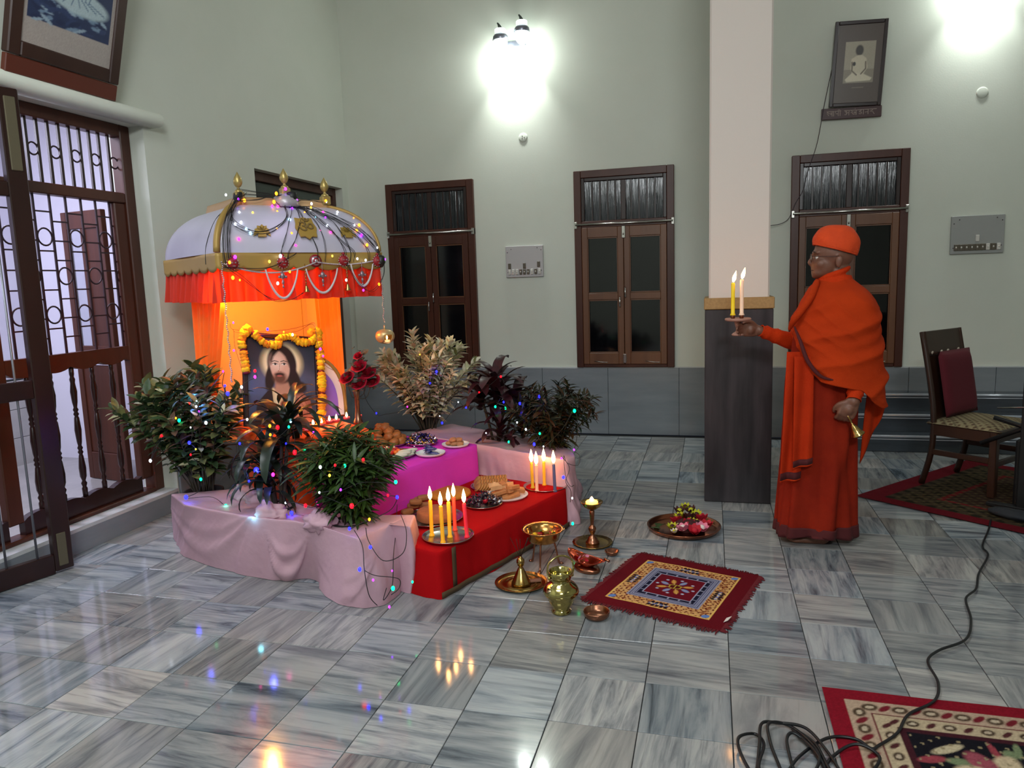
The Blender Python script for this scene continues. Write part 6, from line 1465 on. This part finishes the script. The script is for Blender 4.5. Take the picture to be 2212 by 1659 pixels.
# high collar
def ring(cx, cy, z, rx, ry, n=48): return [V((cx+rx*cos(2*pi*k/n), cy+ry*sin(2*pi*k/n), z)) for k in range(n)]
RB1 = pm('robe_orange', '#ba3210', .9, nz=(7, .3), c2='#a62a0e', bump=(200, .25), spec=.1); RB2 = pm('robe_deep_orange', '#8f2612', .9, nz=(7, .3), c2='#781c10', bump=(200, .25), spec=.1); RB3 = pm('maroon_border', '#4a0c10', .85)
SL = pm('sleeve_orange', '#c8380f', .85, nz=(9, .3), c2='#b4300e', bump=(160, .3), spec=.1)
def loft(rows, n, f=None, nv=None):
    """rows: (px_left, px_right, py, ry, dy); f(a, v, p) -> outward offset"""
    R0 = []
    for (pl_, pr_, py, ry, dy) in rows:
        a, b = L(pl_, py, dy), L(pr_, py, dy); R0.append((V(((a.x+b.x)/2, YM+dy, (a.z+b.z)/2)), (b.x-a.x)/2, ry))
    nv = nv or len(rows)*4; m = MB()
    cs = seg([r_[0] for r_ in R0], nv); rs = seg([V((r_[1], r_[2], 0)) for r_ in R0], nv)
    def g(u, v):
        j = min(nv-1, round(v*(nv-1))); a = 2*pi*u; p = cs[j]+V((rs[j].x*cos(a), rs[j].y*sin(a), 0))
        if f: q = f(a, v, p, cs[j], rs[j]); return q
        return p
    return m.grid(g, n, nv, True)
m = loft([(1776, 1834, 584, .066, 0), (1768, 1836, 600, .072, 0), (1755, 1850, 622, .10, 0)], 48, lambda a, v, p, c, r: p+(p-c).normalized()*(.004*sin(14*v+a))+V((0, 0, .020*cos(a)*(1-v))), 14)
mput(m.build('collar', SL, solid=.005))
# lower robe with pleats and a maroon hem
def pleat(a, v, p, c, r):
    o_ = (p-c); o_.z = 0; o_.normalize(); am = (.004+.012*v); fr_ = math.exp(-((cos(a)+1)/.7)**2)
    d = am*(1.1*sin(5*a+2*v+1.5*sin(2*a+3*v))+.5*sin(13*a+1-3*v)+.5*fr_*sin(21*a+4*v)); return p+o_*d+V((0, 0, (.012*sin(3*a) if v > .98 else 0)))
rows = [(1706, 1852, 770, .155, 0), (1698, 1850, 830, .160, 0), (1692, 1849, 900, .158, 0), (1687, 1846, 960, .155, 0), (1684, 1843, 1010, .152, 0), (1679, 1842, 1071, .155, 0), (1672, 1841, 1142, .165, 0)]
m = loft(rows, 150, pleat, 40); mput(m.build('lower_robe', RB2, solid=.004))
rows2 = [(1675, 1842, 1122, .166, 0), (1671, 1842, 1144, .169, 0)]
m = loft(rows2, 150, lambda a, v, p, c, r: pleat(a, .86+.14*v, p, c, r)+(p-c).normalized()*.003, 6); mput(m.build('robe_hem', RB3, solid=.004))
# upper body garment under the shawl
m = loft([(1762, 1846, 622, .085, 0), (1735, 1862, 660, .13, 0), (1718, 1866, 710, .15, 0), (1710, 1862, 770, .15, 0)], 70, lambda a, v, p, c, r: p+(p-c).normalized()*.003*sin(9*a+6*v), 20); mput(m.build('upper_robe', RB2, solid=.004))
# sleeves
def sleeve(pts, rad_, nm):
    pts = seg(pts, 22); rr = [rad_[0]+(rad_[1]-rad_[0])*min(1, i/21)+.0028*sin(i*2.1)+.002*sin(i*3.7) for i in range(22)]; mput(MB().tube(pts, rr, 18, cap=False).build(nm, SL, solid=.004))
sleeve([L(1770, 690, .17), elR.lerp(shR, .15), elR+V((.01, 0, .0)), elR.lerp(wrR, .5), wrR+V((.004, 0, 0))], (.060, .029), 'sleeve')
sleeve([shL.lerp(elL, .4), shL.lerp(elL, .7), elL, elL.lerp(wrL, .5), wrL+V((0, 0, .008))], (.052, .032), 'sleeve')
# shawl: near side reaches low over the arm, front edge runs diagonally, back corner hangs to a point
hemP = [(1700, 706), (1714, 712), (1735, 745), (1752, 788), (1780, 814), (1830, 824), (1872, 832), (1888, 852), (1914, 874), (1925, 876)]
def hem_y(px):
    for (x0, y0), (x1, y1) in zip(hemP[:-1], hemP[1:]):
        if px <= x1: return y0+(y1-y0)*max(0, (px-x0))/(x1-x0)
    return hemP[-1][1]
SR = [(1776, 1838, 602, .072), (1752, 1856, 616, .105), (1738, 1876, 632, .165), (1726, 1890, 652, .205), (1716, 1898, 680, .222), (1709, 1903, 710, .228), (1706, 1906, 750, .230), (1706, 1908, 790, .228), (1708, 1911, 830, .222), (1712, 1915, 874, .215)]
NV = 60; SC = []
for pl_, pr_, py, ry in SR: a, b = L(pl_, py), L(pr_, py); SC.append((V(((a.x+b.x)/2, YM, (a.z+b.z)/2)), V(((b.x-a.x)/2, ry, py))))
cs = seg([s_[0] for s_ in SC], NV); rs = seg([s_[1] for s_ in SC], NV)
def shawl(u, v):
    a = 2*pi*u; near = sin(a) < .25
    # how far this meridian runs
    px_e = proj(V((cs[-1].x+rs[-12].x*cos(a), YM+rs[-12].y*sin(a), cs[-12].z)))[0]
    ye = hem_y(px_e) if sin(a) < 0 else hem_y(px_e)*(1-sin(a))+(790+60*cos(a))*sin(a)
    y0_, y1_ = SR[0][2], SR[-1][2]; yy = y0_+(ye-y0_)*v
    # find ring index by py
    j = 0
    while j < NV-2 and rs[j+1].z < yy: j += 1
    t_ = (yy-rs[j].z)/max(1e-6, rs[j+1].z-rs[j].z); t_ = min(1, max(0, t_)); c = cs[j].lerp(cs[j+1], t_); r = rs[j].lerp(rs[j+1], t_)
    x, y = r.x*cos(a), r.y*sin(a); p = c+V((x, y, 0)); o_ = V((cos(a), sin(a), 0))
    w_ = min(1, v*3)*.9
    q1_ = p.z-.62*p.x+.10*mnoise.noise(p*3.1); q2_ = p.z+.9*p.x+.12*mnoise.noise(p*2.3+V((5, 0, 0)))
    d = w_*(.017*(1-abs(sin(17*q1_)))**1.6+.012*(1-abs(sin(29*q2_+1)))**2*(.5+mnoise.noise(p*4))+.016*mnoise.noise(V((p.x*4, p.z*6+p.x*5, a)))+.006*sin(70*q1_)*max(0, mnoise.noise(p*5)))-.008*w_
    if cos(a) < -.2 and v < .7: d += .014*math.exp(-((p.z+.9*p.x-c.z-.0)/.03)**2)*w_
    return p+o_*d
SHM = pm('shawl_orange', '#c03c13', .95, nz=(5, .3), c2='#aa3210', bump=(220, .3), spec=.1, translucent=.04)
mput(MB().grid(shawl, 220, 90, True).build('shawl', SHM, solid=.006))
# rolled front edge of the shawl, crossing the chest
mput(MB().tube(seg([L(1766, 606, -.05), L(1752, 640, -.13), L(1733, 668, -.15), L(1716, 690, -.14), L(1705, 712, -.08)], 24), [.012, .015, .017, .017, .018, .018, .018, .018, .018, .018, .018, .018, .018, .018, .018, .018, .018, .017, .016, .015, .013, .011, .009, .006], 10).build('shawl_fold', SHM))
mput(MB().tube(seg([L(1716, 706, -.13), L(1728, 735, -.18), L(1745, 780, -.21), L(1772, 812, -.22), L(1800, 821, -.222)], 24), [.004+.006*sin(pi*i/23) for i in range(24)], 8).build('shawl_border', RB3))
# back corner of the shawl falling behind the arm
def backf(u, v):
    e0 = [L(1880, 800, -.05), L(1906, 800, .08)]; pts_top = e0[0].lerp(e0[1], u)
    bot = [L(1856, 1000, .02), L(1915, 875, .10)]; b_ = bot[0].lerp(bot[1], u**.8); p = pts_top.lerp(b_, v); return p+V((0, .018*sin(10*u+4*v)*v, 0))
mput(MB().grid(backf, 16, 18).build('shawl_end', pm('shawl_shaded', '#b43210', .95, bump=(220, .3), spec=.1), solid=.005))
# hanging front end with maroon borders, in two layers
def tail(pxl0, pxr0, y0_, pxl1, pxr1, y1_, dy, amp, nm, by):
    def f(u, v):
        px = (pxl0+(pxr0-pxl0)*u)*(1-v)+(pxl1+(pxr1-pxl1)*u)*v; py = y0_+(y1_-y0_)*v-(by*u*v); return L(px, py, dy+.02*u-.0)+V((0, -amp*(.5+.8*v)*sin(u*8+2*v)-.012*v, 0))
    mput(MB().grid(f, 40, 24).build(nm, RB1, solid=.004))
    mput(MB().grid(lambda u, v: f(u, .945+.055*v)+V((0, -.004, 0)), 40, 3).build(nm+'_border', RB3, solid=.004)); mput(MB().grid(lambda u, v: f(u, 1.0+.012*v)+V((0, -.004, 0)), 40, 2).build(nm+'_selvedge', SL, solid=.003))
tail(1700, 1752, 760, 1684, 1728, 1036, -.165, .010, 'robe_end', 4)
tail(1716, 1758, 770, 1712, 1754, 1008, -.190, .008, 'robe_fold', 8)
# ---- the candle stand in his right hand
cs_ = L(1594, 724, .12); t = thing('candle_stand', 'pale turned candle stand with two candles held up by the monk', 'candle stand', cs_)
TC = pm('pale_terracotta', '#b28472', .6, nz=(20, .3), c2='#9c6f60'); zt_ = (L(1594, 690, .12)-cs_).z
MB().lathe([(0, -.002), (.030, -.002), (.034, .004), (.026, .012), (.012, .020), (.010, .034), (.014, .050), (.020, zt_-.012), (.060, zt_-.008), (.068, zt_-.004), (.069, zt_+.004), (.064, zt_+.008), (.058, zt_+.004), (0, zt_+.004)], 36).build('stand', TC, t)
for px, c_, lab, top in ((1583, '#e2c014', 'yellow lit candle, left one on the stand held by the monk', 611), (1602, '#e9c4a8', 'cream lit candle, right one on the stand held by the monk', 604)):
    q = L(px, 681, .12); q.z = cs_.z+zt_+.005
    MB().lathe([(.009, 0), (.012, .004), (.010, .014), (.012, .026), (.009, .026), (.007, .01), (0, .01)], 12, q-cs_).build('socket', COPPER, t)
    hc = (L(px, top, .12)-q).z-.018; candle(q+V((0, 0, .018)), hc, c_, lab, (0, 0), 'candles on the held stand', r=.010, fs_=.95, flean=.25)
# ---- bell in his left hand
bc = L(1842, 918, -.198); t = thing('hand_bell', 'small brass hand bell held low in the left hand of the monk', 'bell', bc, 0, None, (rad(5), rad(-28), 0))
MB().lathe([(.004, .075), (.005, .03), (.004, .005), (.010, .0), (.013, -.006), (.018, -.022), (.024, -.040), (.032, -.052), (.033, -.056), (.029, -.052), (.016, -.02), (0, -.01)], 24).build('bell', BRASS, t)
MB().ball((0, 0, .078), (.007, .007, .009), 8, 6).build('knob', BRASS, t); MB().ball((0, 0, -.048), .006, 8, 6).build('clapper', BRASS, t)
# ================================================================ fairy lights
LC = {'b': '#0a0cff', 'g': '#00c86a', 'r': '#ff0410', 'w': '#e8f4ff', 'p': '#9020ff', 'o': '#ff8e14', 'y': '#ffc832', 'm': '#ff1c9c', 'c': '#9fe6ff'}
LE = {k: pm('led_'+k, v, .4, emit=(v, 26 if k == 'b' else 9 if k in 'grpm' else 6)) for k, v in LC.items()}
LEM = {}
def led(t, loc, k, s_=1.):
    if k not in LEM: LEM[k] = MB().ball((0, 0, 0), (.0042, .0042, .0055), 7, 5).mesh('bulb', LE[k])
    o = link('bulb', LEM[k], t, loc); o.scale = (s_*1.15,)*3
def string(label, pts_led, cat='fairy lights', r=.0017, wander=.02, seed=0, extra=(), glow=()):
    """pts_led: [(world point, colour or None, scale)] in order along the wire"""
    t = thing('fairy_lights', label, 'fairy lights', (0, 0, 0)); rr = random.Random(seed); wp = []
    for i, (p, k, s_) in enumerate(pts_led):
        wp.append(p)
        if i < len(pts_led)-1:
            q = pts_led[i+1][0]; wp.append((p+q)/2+V((rr.uniform(-1, 1), rr.uniform(-1, 1), rr.uniform(-1, .6)))*min(wander, (q-p).length*.25))
    if len(wp) > 1: MB().tube(seg(wp, len(wp)*5), r, 4).build('wire', WIRE, t)
    for p, k, s_ in pts_led:
        if k: led(t, p+V((0, 0, .004)), k, s_)
    for e_ in extra: MB().tube(seg(e_, len(e_)*6), r, 4).build('wire', WIRE, t)
    for p, col_, en in glow: light('led_glow', 'POINT', p, en, col_, .012, parent=t)
    return t
def dpts(lst, D_): return [(atD(px, py, D_+dd), k, s_) for px, py, k, s_, dd in [(q+(0,))[:5] if len(q) == 4 else q for q in lst]]
BLUE = (.12, .15, 1.)
d1_ = depth(B1)-.26
s1 = [(349, 943, 'r', 1.2), (325, 997, 'w', 1.5), (380, 905, 'o', 1.0), (387, 910, 'g', 1.6), (410, 872, 'r', 1.2), (424, 870, 'c', 1.5), (424, 880, 'w', 1.1), (445, 915, 'w', 1.5), (486, 835, 'b', 1.1), (492, 852, 'b', 1.8), (482, 804, 'm', 1.), (430, 890, 'p', .8), (412, 925, 'w', .8), (409, 958, 'b', 1.5), (423, 972, 'y', .8), (412, 984, 'r', .9), (434, 1037, 'g', 1.4), (402, 1076, 'b', 2.0), (488, 1095, 'g', 1.9), (500, 1104, 'w', .9)]
string('string of blue, green, red and white lights in the left shrub', dpts(s1, d1_), seed=1, wander=.05, glow=[(atD(420, 860, d1_+.05), (.1, .3, 1), .5), (atD(488, 840, d1_+.05), BLUE, .6), (atD(402, 1072, d1_-.0), BLUE, .15), (atD(409, 960, d1_), BLUE, .2), (atD(488, 1092, d1_-.03), (.1, 1, .6), .08)])
d2_ = depth(B2)-.15
s2 = [(551, 803, 'r', 1.3), (551, 816, 'm', 1.3), (522, 838, 'w', 1.3), (534, 908, 'w', 1.1), (583, 922, 'o', 1.4), (600, 925, 'r', 1.8), (584, 941, 'o', 1.2), (624, 924, 'g', 1.2), (628, 912, 'c', 1.2), (637, 979, 'r', 2.0), (658, 972, 'g', 1.2), (677, 936, 'p', 1.0), (618, 960, 'b', .8), (590, 1027, 'm', 1.6), (554, 1018, 'b', 2.6), (522, 1005, 'm', 1.3), (538, 1041, 'b', 1.0), (518, 960, 'b', 1.0), (630, 1110, 'b', 1.7), (617, 1088, 'w', .9), (660, 1094, 'r', 1.6), (686, 1089, 'm', 1.4), (661, 1153, 'w', 1.2)]
string('string of red, blue and magenta lights around the middle near plant', dpts(s2, d2_), seed=2, wander=.04, glow=[(atD(554, 1018, d2_-.02), BLUE, .5), (atD(637, 979, d2_-.02), (1, .1, .15), .06), (atD(590, 1027, d2_), (1, .1, .5), .06), (atD(540, 1120, d2_-.05), (.2, .8, 1), .12)])
d3_ = depth(B3)-.24
s3 = [(692, 1011, 'w', 1.3), (712, 1029, 'y', 1.1), (724, 1007, 'r', 1.0), (745, 1008, 'g', 1.3), (785, 995, 'r', 1.3), (855, 1043, 'g', 1.5), (736, 1060, 'p', 1.0), (690, 1066, 'w', .9), (760, 1095, 'r', 1.9), (838, 1072, 'r', 1.0), (858, 1076, 'b', 1.4), (798, 1124, 'o', 1.2), (755, 1144, 'b', 1.3)]
w3 = [[fl(858, 1090, NZ), fl(855, 1150, .25), atD(850, 1200, 3.02), atD(848, 1260, 2.96), atD(838, 1285, 2.96), atD(828, 1296, 2.97), atD(835, 1270, 2.95)], [atD(765, 1145, 3.05), atD(783, 1180, 2.98), atD(787, 1230, 2.93), atD(797, 1285, 2.92), atD(815, 1308, 2.96)], [atD(790, 1140, 3.05), atD(797, 1170, 2.98), atD(828, 1211, 2.96), atD(870, 1195, 3.0), atD(878, 1150, 3.06), atD(865, 1110, 3.15)], [atD(787, 1232, 2.93), atD(810, 1243, 2.93), atD(860, 1250, 2.96), atD(862, 1270, 2.96), atD(845, 1285, 2.96)]]
t = string('string of coloured lights in the right near shrub, trailing down the pink cloth', dpts(s3, d3_), seed=3, wander=.04, extra=w3, glow=[(atD(862, 1098, depth(fl(862, 1098, NZ))-.02), BLUE, .05), (atD(760, 1095, d3_), (1, .1, .12), .04)])
for px, py, k, s_, dd in ((800, 1182, 'b', 1.3, 2.95), (777, 1230, 'b', 1.5, 2.92), (806, 1253, 'p', .9, 2.92), (849, 1271, 'g', 1.6, 2.95), (847, 1233, 'p', .7, 2.95), (841, 1311, 'p', 1.0, 3.0), (891, 1257, 'g', 1.0, 3.1)): led(t, atD(px, py, dd), k, s_)
d4_ = depth(B4)-.25
string('string of small blue lights in the pale cream shrub and along the far row', dpts([(790, 800, 'w', 1.), (813, 894, 'b', 1.0), (880, 880, 'm', 1.0), (907, 767, 'y', .8), (929, 829, 'b', 1.2), (943, 804, 'b', 1.4), (950, 900, 'w', .7), (955, 915, 'b', 1.4), (990, 870, 'w', .8), (1007, 881, 'b', 1.4)], d4_), seed=4, wander=.05)
d5_ = depth(B5)-.2
string('string of green and blue lights in the wine-leaved plant', dpts([(1035, 849, 'r', .9), (1082, 815, 'r', 1.2), (1070, 880, 'g', 1.4), (1088, 870, 'b', 1.1), (1092, 883, 'g', 1.5), (1123, 873, 'b', 1.5), (1099, 956, 'g', 1.3), (1050, 937, 'w', .8)], d5_), seed=5, wander=.04)
d6_ = depth(B6)-.2
s6 = [(1165, 858, 'b', 1.5), (1117, 914, 'w', 1.), (1136, 929, 'w', 1.2), (1166, 938, 'g', 1.3), (1154, 961, 'b', 1.6), (1174, 966, 'w', .9), (1241, 889, 'g', 1.9), (1240, 973, 'p', 1.1)]
w6 = [[atD(1240, 975, 4.0), atD(1252, 985, 3.98), atD(1248, 1005, 3.98), atD(1225, 1000, 3.97), atD(1218, 985, 3.97), atD(1222, 1030, 3.95), atD(1232, 1050, 3.93), atD(1240, 1048, 3.95)], [atD(1212, 985, 3.98), atD(1230, 1010, 3.96), atD(1222, 1040, 3.94), atD(1233, 1060, 3.93), atD(1232, 1085, 3.93)]]
t = string('string of green and blue lights in the low croton, wires hanging down the cloth corner', dpts(s6, d6_), seed=6, wander=.04, extra=w6)
for px, py, k, s_ in ((1217, 1031, 'b', 1.6), (1236, 1076, 'w', 1.), (1237, 1131, 'g', 1.5), (1213, 990, 'p', 1.)): led(t, atD(px, py, 3.93), k, s_)
# canopy lights: wires run from the cupola over the front panel to the band
t = thing('fairy_lights', 'dark wires and white, purple and amber lights draped over the white canopy', 'fairy lights', (0, 0, 0))
MC = Matrix.Translation(CC) @ Matrix.Rotation(TH, 4, 'Z')
top = V((.03, -hy-.02, Z1+.05))
rr = random.Random(17); wires = []
def dp(s_, v, off=.012, side=0): return dome(side, s_, v, off)
ends = [(-.30, 0, 0), (-.22, 0, .1), (.14, 0, -.05), (.24, 0, .05), (.50, 0, 0), (.56, 0, .1), (.62, 0, -.1), (.82, 0, .05), (.97, 0, 0), (.99, 0, .05), (.96, .1, .1)]
for i, (s_, v1, bend) in enumerate(ends):
    pts = [top+V((rr.uniform(-.03, .03), 0, 0)), V((top.x+.02*(s_), -hy-.045, Z1-.01))]
    for k in range(1, 7):
        q = k/6; sa = (.1+(s_-.1)*q**.8)+bend*sin(pi*q); pts.append(dp(sa, (1-q)*.93+v1*q, .012+.004*rr.random()))
    pts.append(band_pt(s_, ZB-.05, .010)); wires.append(pts)
for dip in (.0, .02): wires.append([dp(-1, .80, .02), dp(-.85, .45-dip*3, .014), dp(-.60, .30-dip*2, .014), dp(-.38, .33-dip, .014), dp(-.15, .55, .014), dp(-.05, .90, .018), top])
wires.append([V((-hx, -hy, Z1+.05)), V((-hx*.3, -hy-.03, Z1+.045)), top]); wires.append([V((-hx, -hy, Z1+.07)), V((-hx*.3, -hy-.03, Z1+.05)), top])
for k in range(5): wires.append([V((-hx-.01+.01*k, -hy-.03, Z1+.05)), dp(-.98+.02*k, .8, .03), dp(-.97+.02*k, .45, .028), dp(-.96+.02*k, .1, .028), band_pt(-.95+.02*k, ZB-.06, .02)])
wires.append([V((-hx-.02, -hy-.03, Z1)), dome(3, .92, .5, .02), dome(3, .80, .1, .02), V((-HW-.03, -HD+.08, ZB-.06))])
wires.append([dp(-1, .85, .03), dp(-.6, .88, .03), dp(-.3, .93, .04), V((-.02, -hy-.05, Z1-.03)), dp(.3, .9, .04), dp(.7, .8, .04)])
wires.append([band_pt(-.97, ZB-.06, .03), band_pt(-.8, Z0-.03, .035), band_pt(-.5, Z0-.15, .04), band_pt(-.25, Z0-.16, .04), band_pt(-.1, Z0-.12, .04)])
wires.append([band_pt(-.97, ZB-.07, .03), band_pt(-.5, Z0+.01, .035), band_pt(-.2, Z0+.06, .03), band_pt(-.12, ZB, .02)])
wires.append([band_pt(.45, Z0+.07, .03), band_pt(.62, Z0-.07, .035), band_pt(.8, Z0-.13, .04), band_pt(.98, Z0-.04, .04), band_pt(.99, Z0+.06, .03)])
m = MB()
for i, pts in enumerate(wires):
    for k in range(2): m2 = MB().tube([MC @ p for p in seg([q+V((rr.uniform(-.006, .006), -.002*k, rr.uniform(-.008, .008))) for q in pts], 30)], .0014, 4).build('wire', WIRE, t)
m2 = MB().ball(MC @ V((-hx, -hy, Z1+.035)), (.028, .028, .03), 10, 7, f=lambda d: 1+.3*mnoise.noise(d*4)).build('wire_bundle', WIRE, t); MB().ball(MC @ V((.03, -hy-.03, Z1+.045)), (.035, .03, .03), 10, 7, f=lambda d: 1+.3*mnoise.noise(d*4)).build('wire_bundle', WIRE, t); MB().ball(MC @ band_pt(.97, ZB-.05, .02), (.03, .025, .035), 10, 7, f=lambda d: 1+.3*mnoise.noise(d*4)).build('wire_bundle', WIRE, t)
cl_ = [(488, 421, 'w', 1.2), (528, 433, 'o', 1.8), (515, 430, 'p', 1.2), (501, 440, 'o', 1.), (597, 418, 'o', 1.8), (617, 408, 'p', 1.6), (621, 427, 'w', 1.9), (592, 436, 'o', 1.9), (600, 447, 'm', 1.5), (588, 445, 'p', 1.3), (634, 443, 'p', 1.5), (631, 450, 'p', 1.3), (642, 432, 'p', 1.), (673, 440, 'w', 1.4), (672, 448, 'y', 1.2), (704, 434, 'o', 1.6), (705, 436, 'w', 1.1), (698, 459, 'm', 1.5), (703, 470, 'p', 1.1), (729, 458, 'w', 1.4), (728, 463, 'w', 1.), (658, 459, 'o', 1.), (643, 449, 'w', 1.1), (599, 457, 'o', 1.2), (546, 459, 'y', 1.1), (517, 458, 'w', 1.1), (626, 474, 'c', 1.6), (508, 484, 'w', 1.5), (521, 480, 'w', 1.3), (532, 495, 'c', 1.7), (541, 504, 'c', 1.7), (516, 516, 'm', 1.4), (598, 494, 'o', .9), (630, 504, 'o', 1.3), (639, 530, 'm', 1.1), (692, 498, 'm', .9), (715, 501, 'm', 1.1), (707, 487, 'w', 1.2), (681, 470, 'c', 1.2), (764, 471, 'o', .9), (776, 486, 'o', 1.6), (771, 497, 'o', 1.5), (766, 486, 'w', 1.), (781, 508, 'p', 1.6), (793, 529, 'o', 1.6), (815, 535, 'w', 1.1), (823, 555, 'w', 1.1), (832, 560, 'p', 1.), (471, 554, 'm', 1.6), (478, 555, 'p', 1.6), (484, 561, 'w', 1.2), (496, 567, 'o', 1.7), (508, 555, 'p', 1.7), (606, 553, 'w', 1.8), (582, 565, 'y', 1.4), (718, 553, 'y', 1.2), (772, 559, 'w', 1.3), (790, 562, 'w', 1.3), (503, 600, 'o', 1.8), (518, 605, 'o', 1.), (600, 612, 'w', 1.6), (626, 587, 'o', 1.3), (748, 605, 'w', 1.4), (785, 627, 'p', 1.3), (819, 614, 'o', 1.6), (504, 697, 'm', 1.), (578, 711, 'b', 1.3), (613, 717, 'o', .9), (632, 723, 'w', 1.3), (692, 754, 'p', 1.3), (698, 769, 'm', 1.1), (505, 757, 'm', 1.1)]
nF_ = MC.to_3x3() @ V((0, -1, 0))
for px, py, k, s_ in cl_:
    # meet the front of the canopy: the sloping panel above the band, the plane of the band below it, the portrait plane under the frill
    d = ray(px, py); off = 0
    if py > 640: led(t, atD(px, py, depth(PC)-.07), k, s_); continue
    q = None
    if 490 < px:
        p0_ = MC @ band_pt(0, ZB, .03); tt = (p0_-CAM).dot(nF_)/d.dot(nF_); q = CAM+d*tt
        if q.z > ZB:   # move back along the ray until it touches the dome profile
            for it in range(40):
                loc = MC.inverted() @ q; vv = min(1, max(0, (loc.z-ZB)/(Z1-ZB))); kk = prof(math.asin(min(1, vv*sin(rad(68))))/rad(68))[0]
                if -loc.y <= HD*kk+.02 or loc.z > Z1+.06: break
                q = q+d*.012
            if loc.z > Z1-.02:
                p1_ = MC @ V((0, -hy-.04, 0)); tt = (p1_-CAM).dot(nF_)/d.dot(nF_); q = CAM+d*tt
    else: q = atD(px, py, depth(MC @ V((-HW, -HD, 1.6)))-.03+(.0 if px > 485 else .06))
    led(t, q, k, s_*.9)
# thin wire swagged over the portrait
t = thing('fairy_lights', 'thin wire looped along the top of the garlanded portrait', 'fairy lights', (0, 0, 0))
dd = depth(PC)-.05
for pts in ([(497, 700), (505, 712), (560, 716), (620, 712), (660, 703), (676, 697), (681, 704), (686, 740), (700, 785), (720, 800)], [(503, 712), (515, 718), (580, 722), (640, 716), (672, 700), (682, 712)], [(505, 715), (508, 750), (520, 790), (528, 820)]): MB().tube(seg([atD(x, y, dd) for x, y in pts], 50), .0014, 4).build('wire', COPPER, t)
# glow of the canopy string on the cloth
light('led_glow', 'POINT', MC @ V((-.1, -HD-.10, 1.80)), .35, (.8, .55, 1.), .06, parent=None)
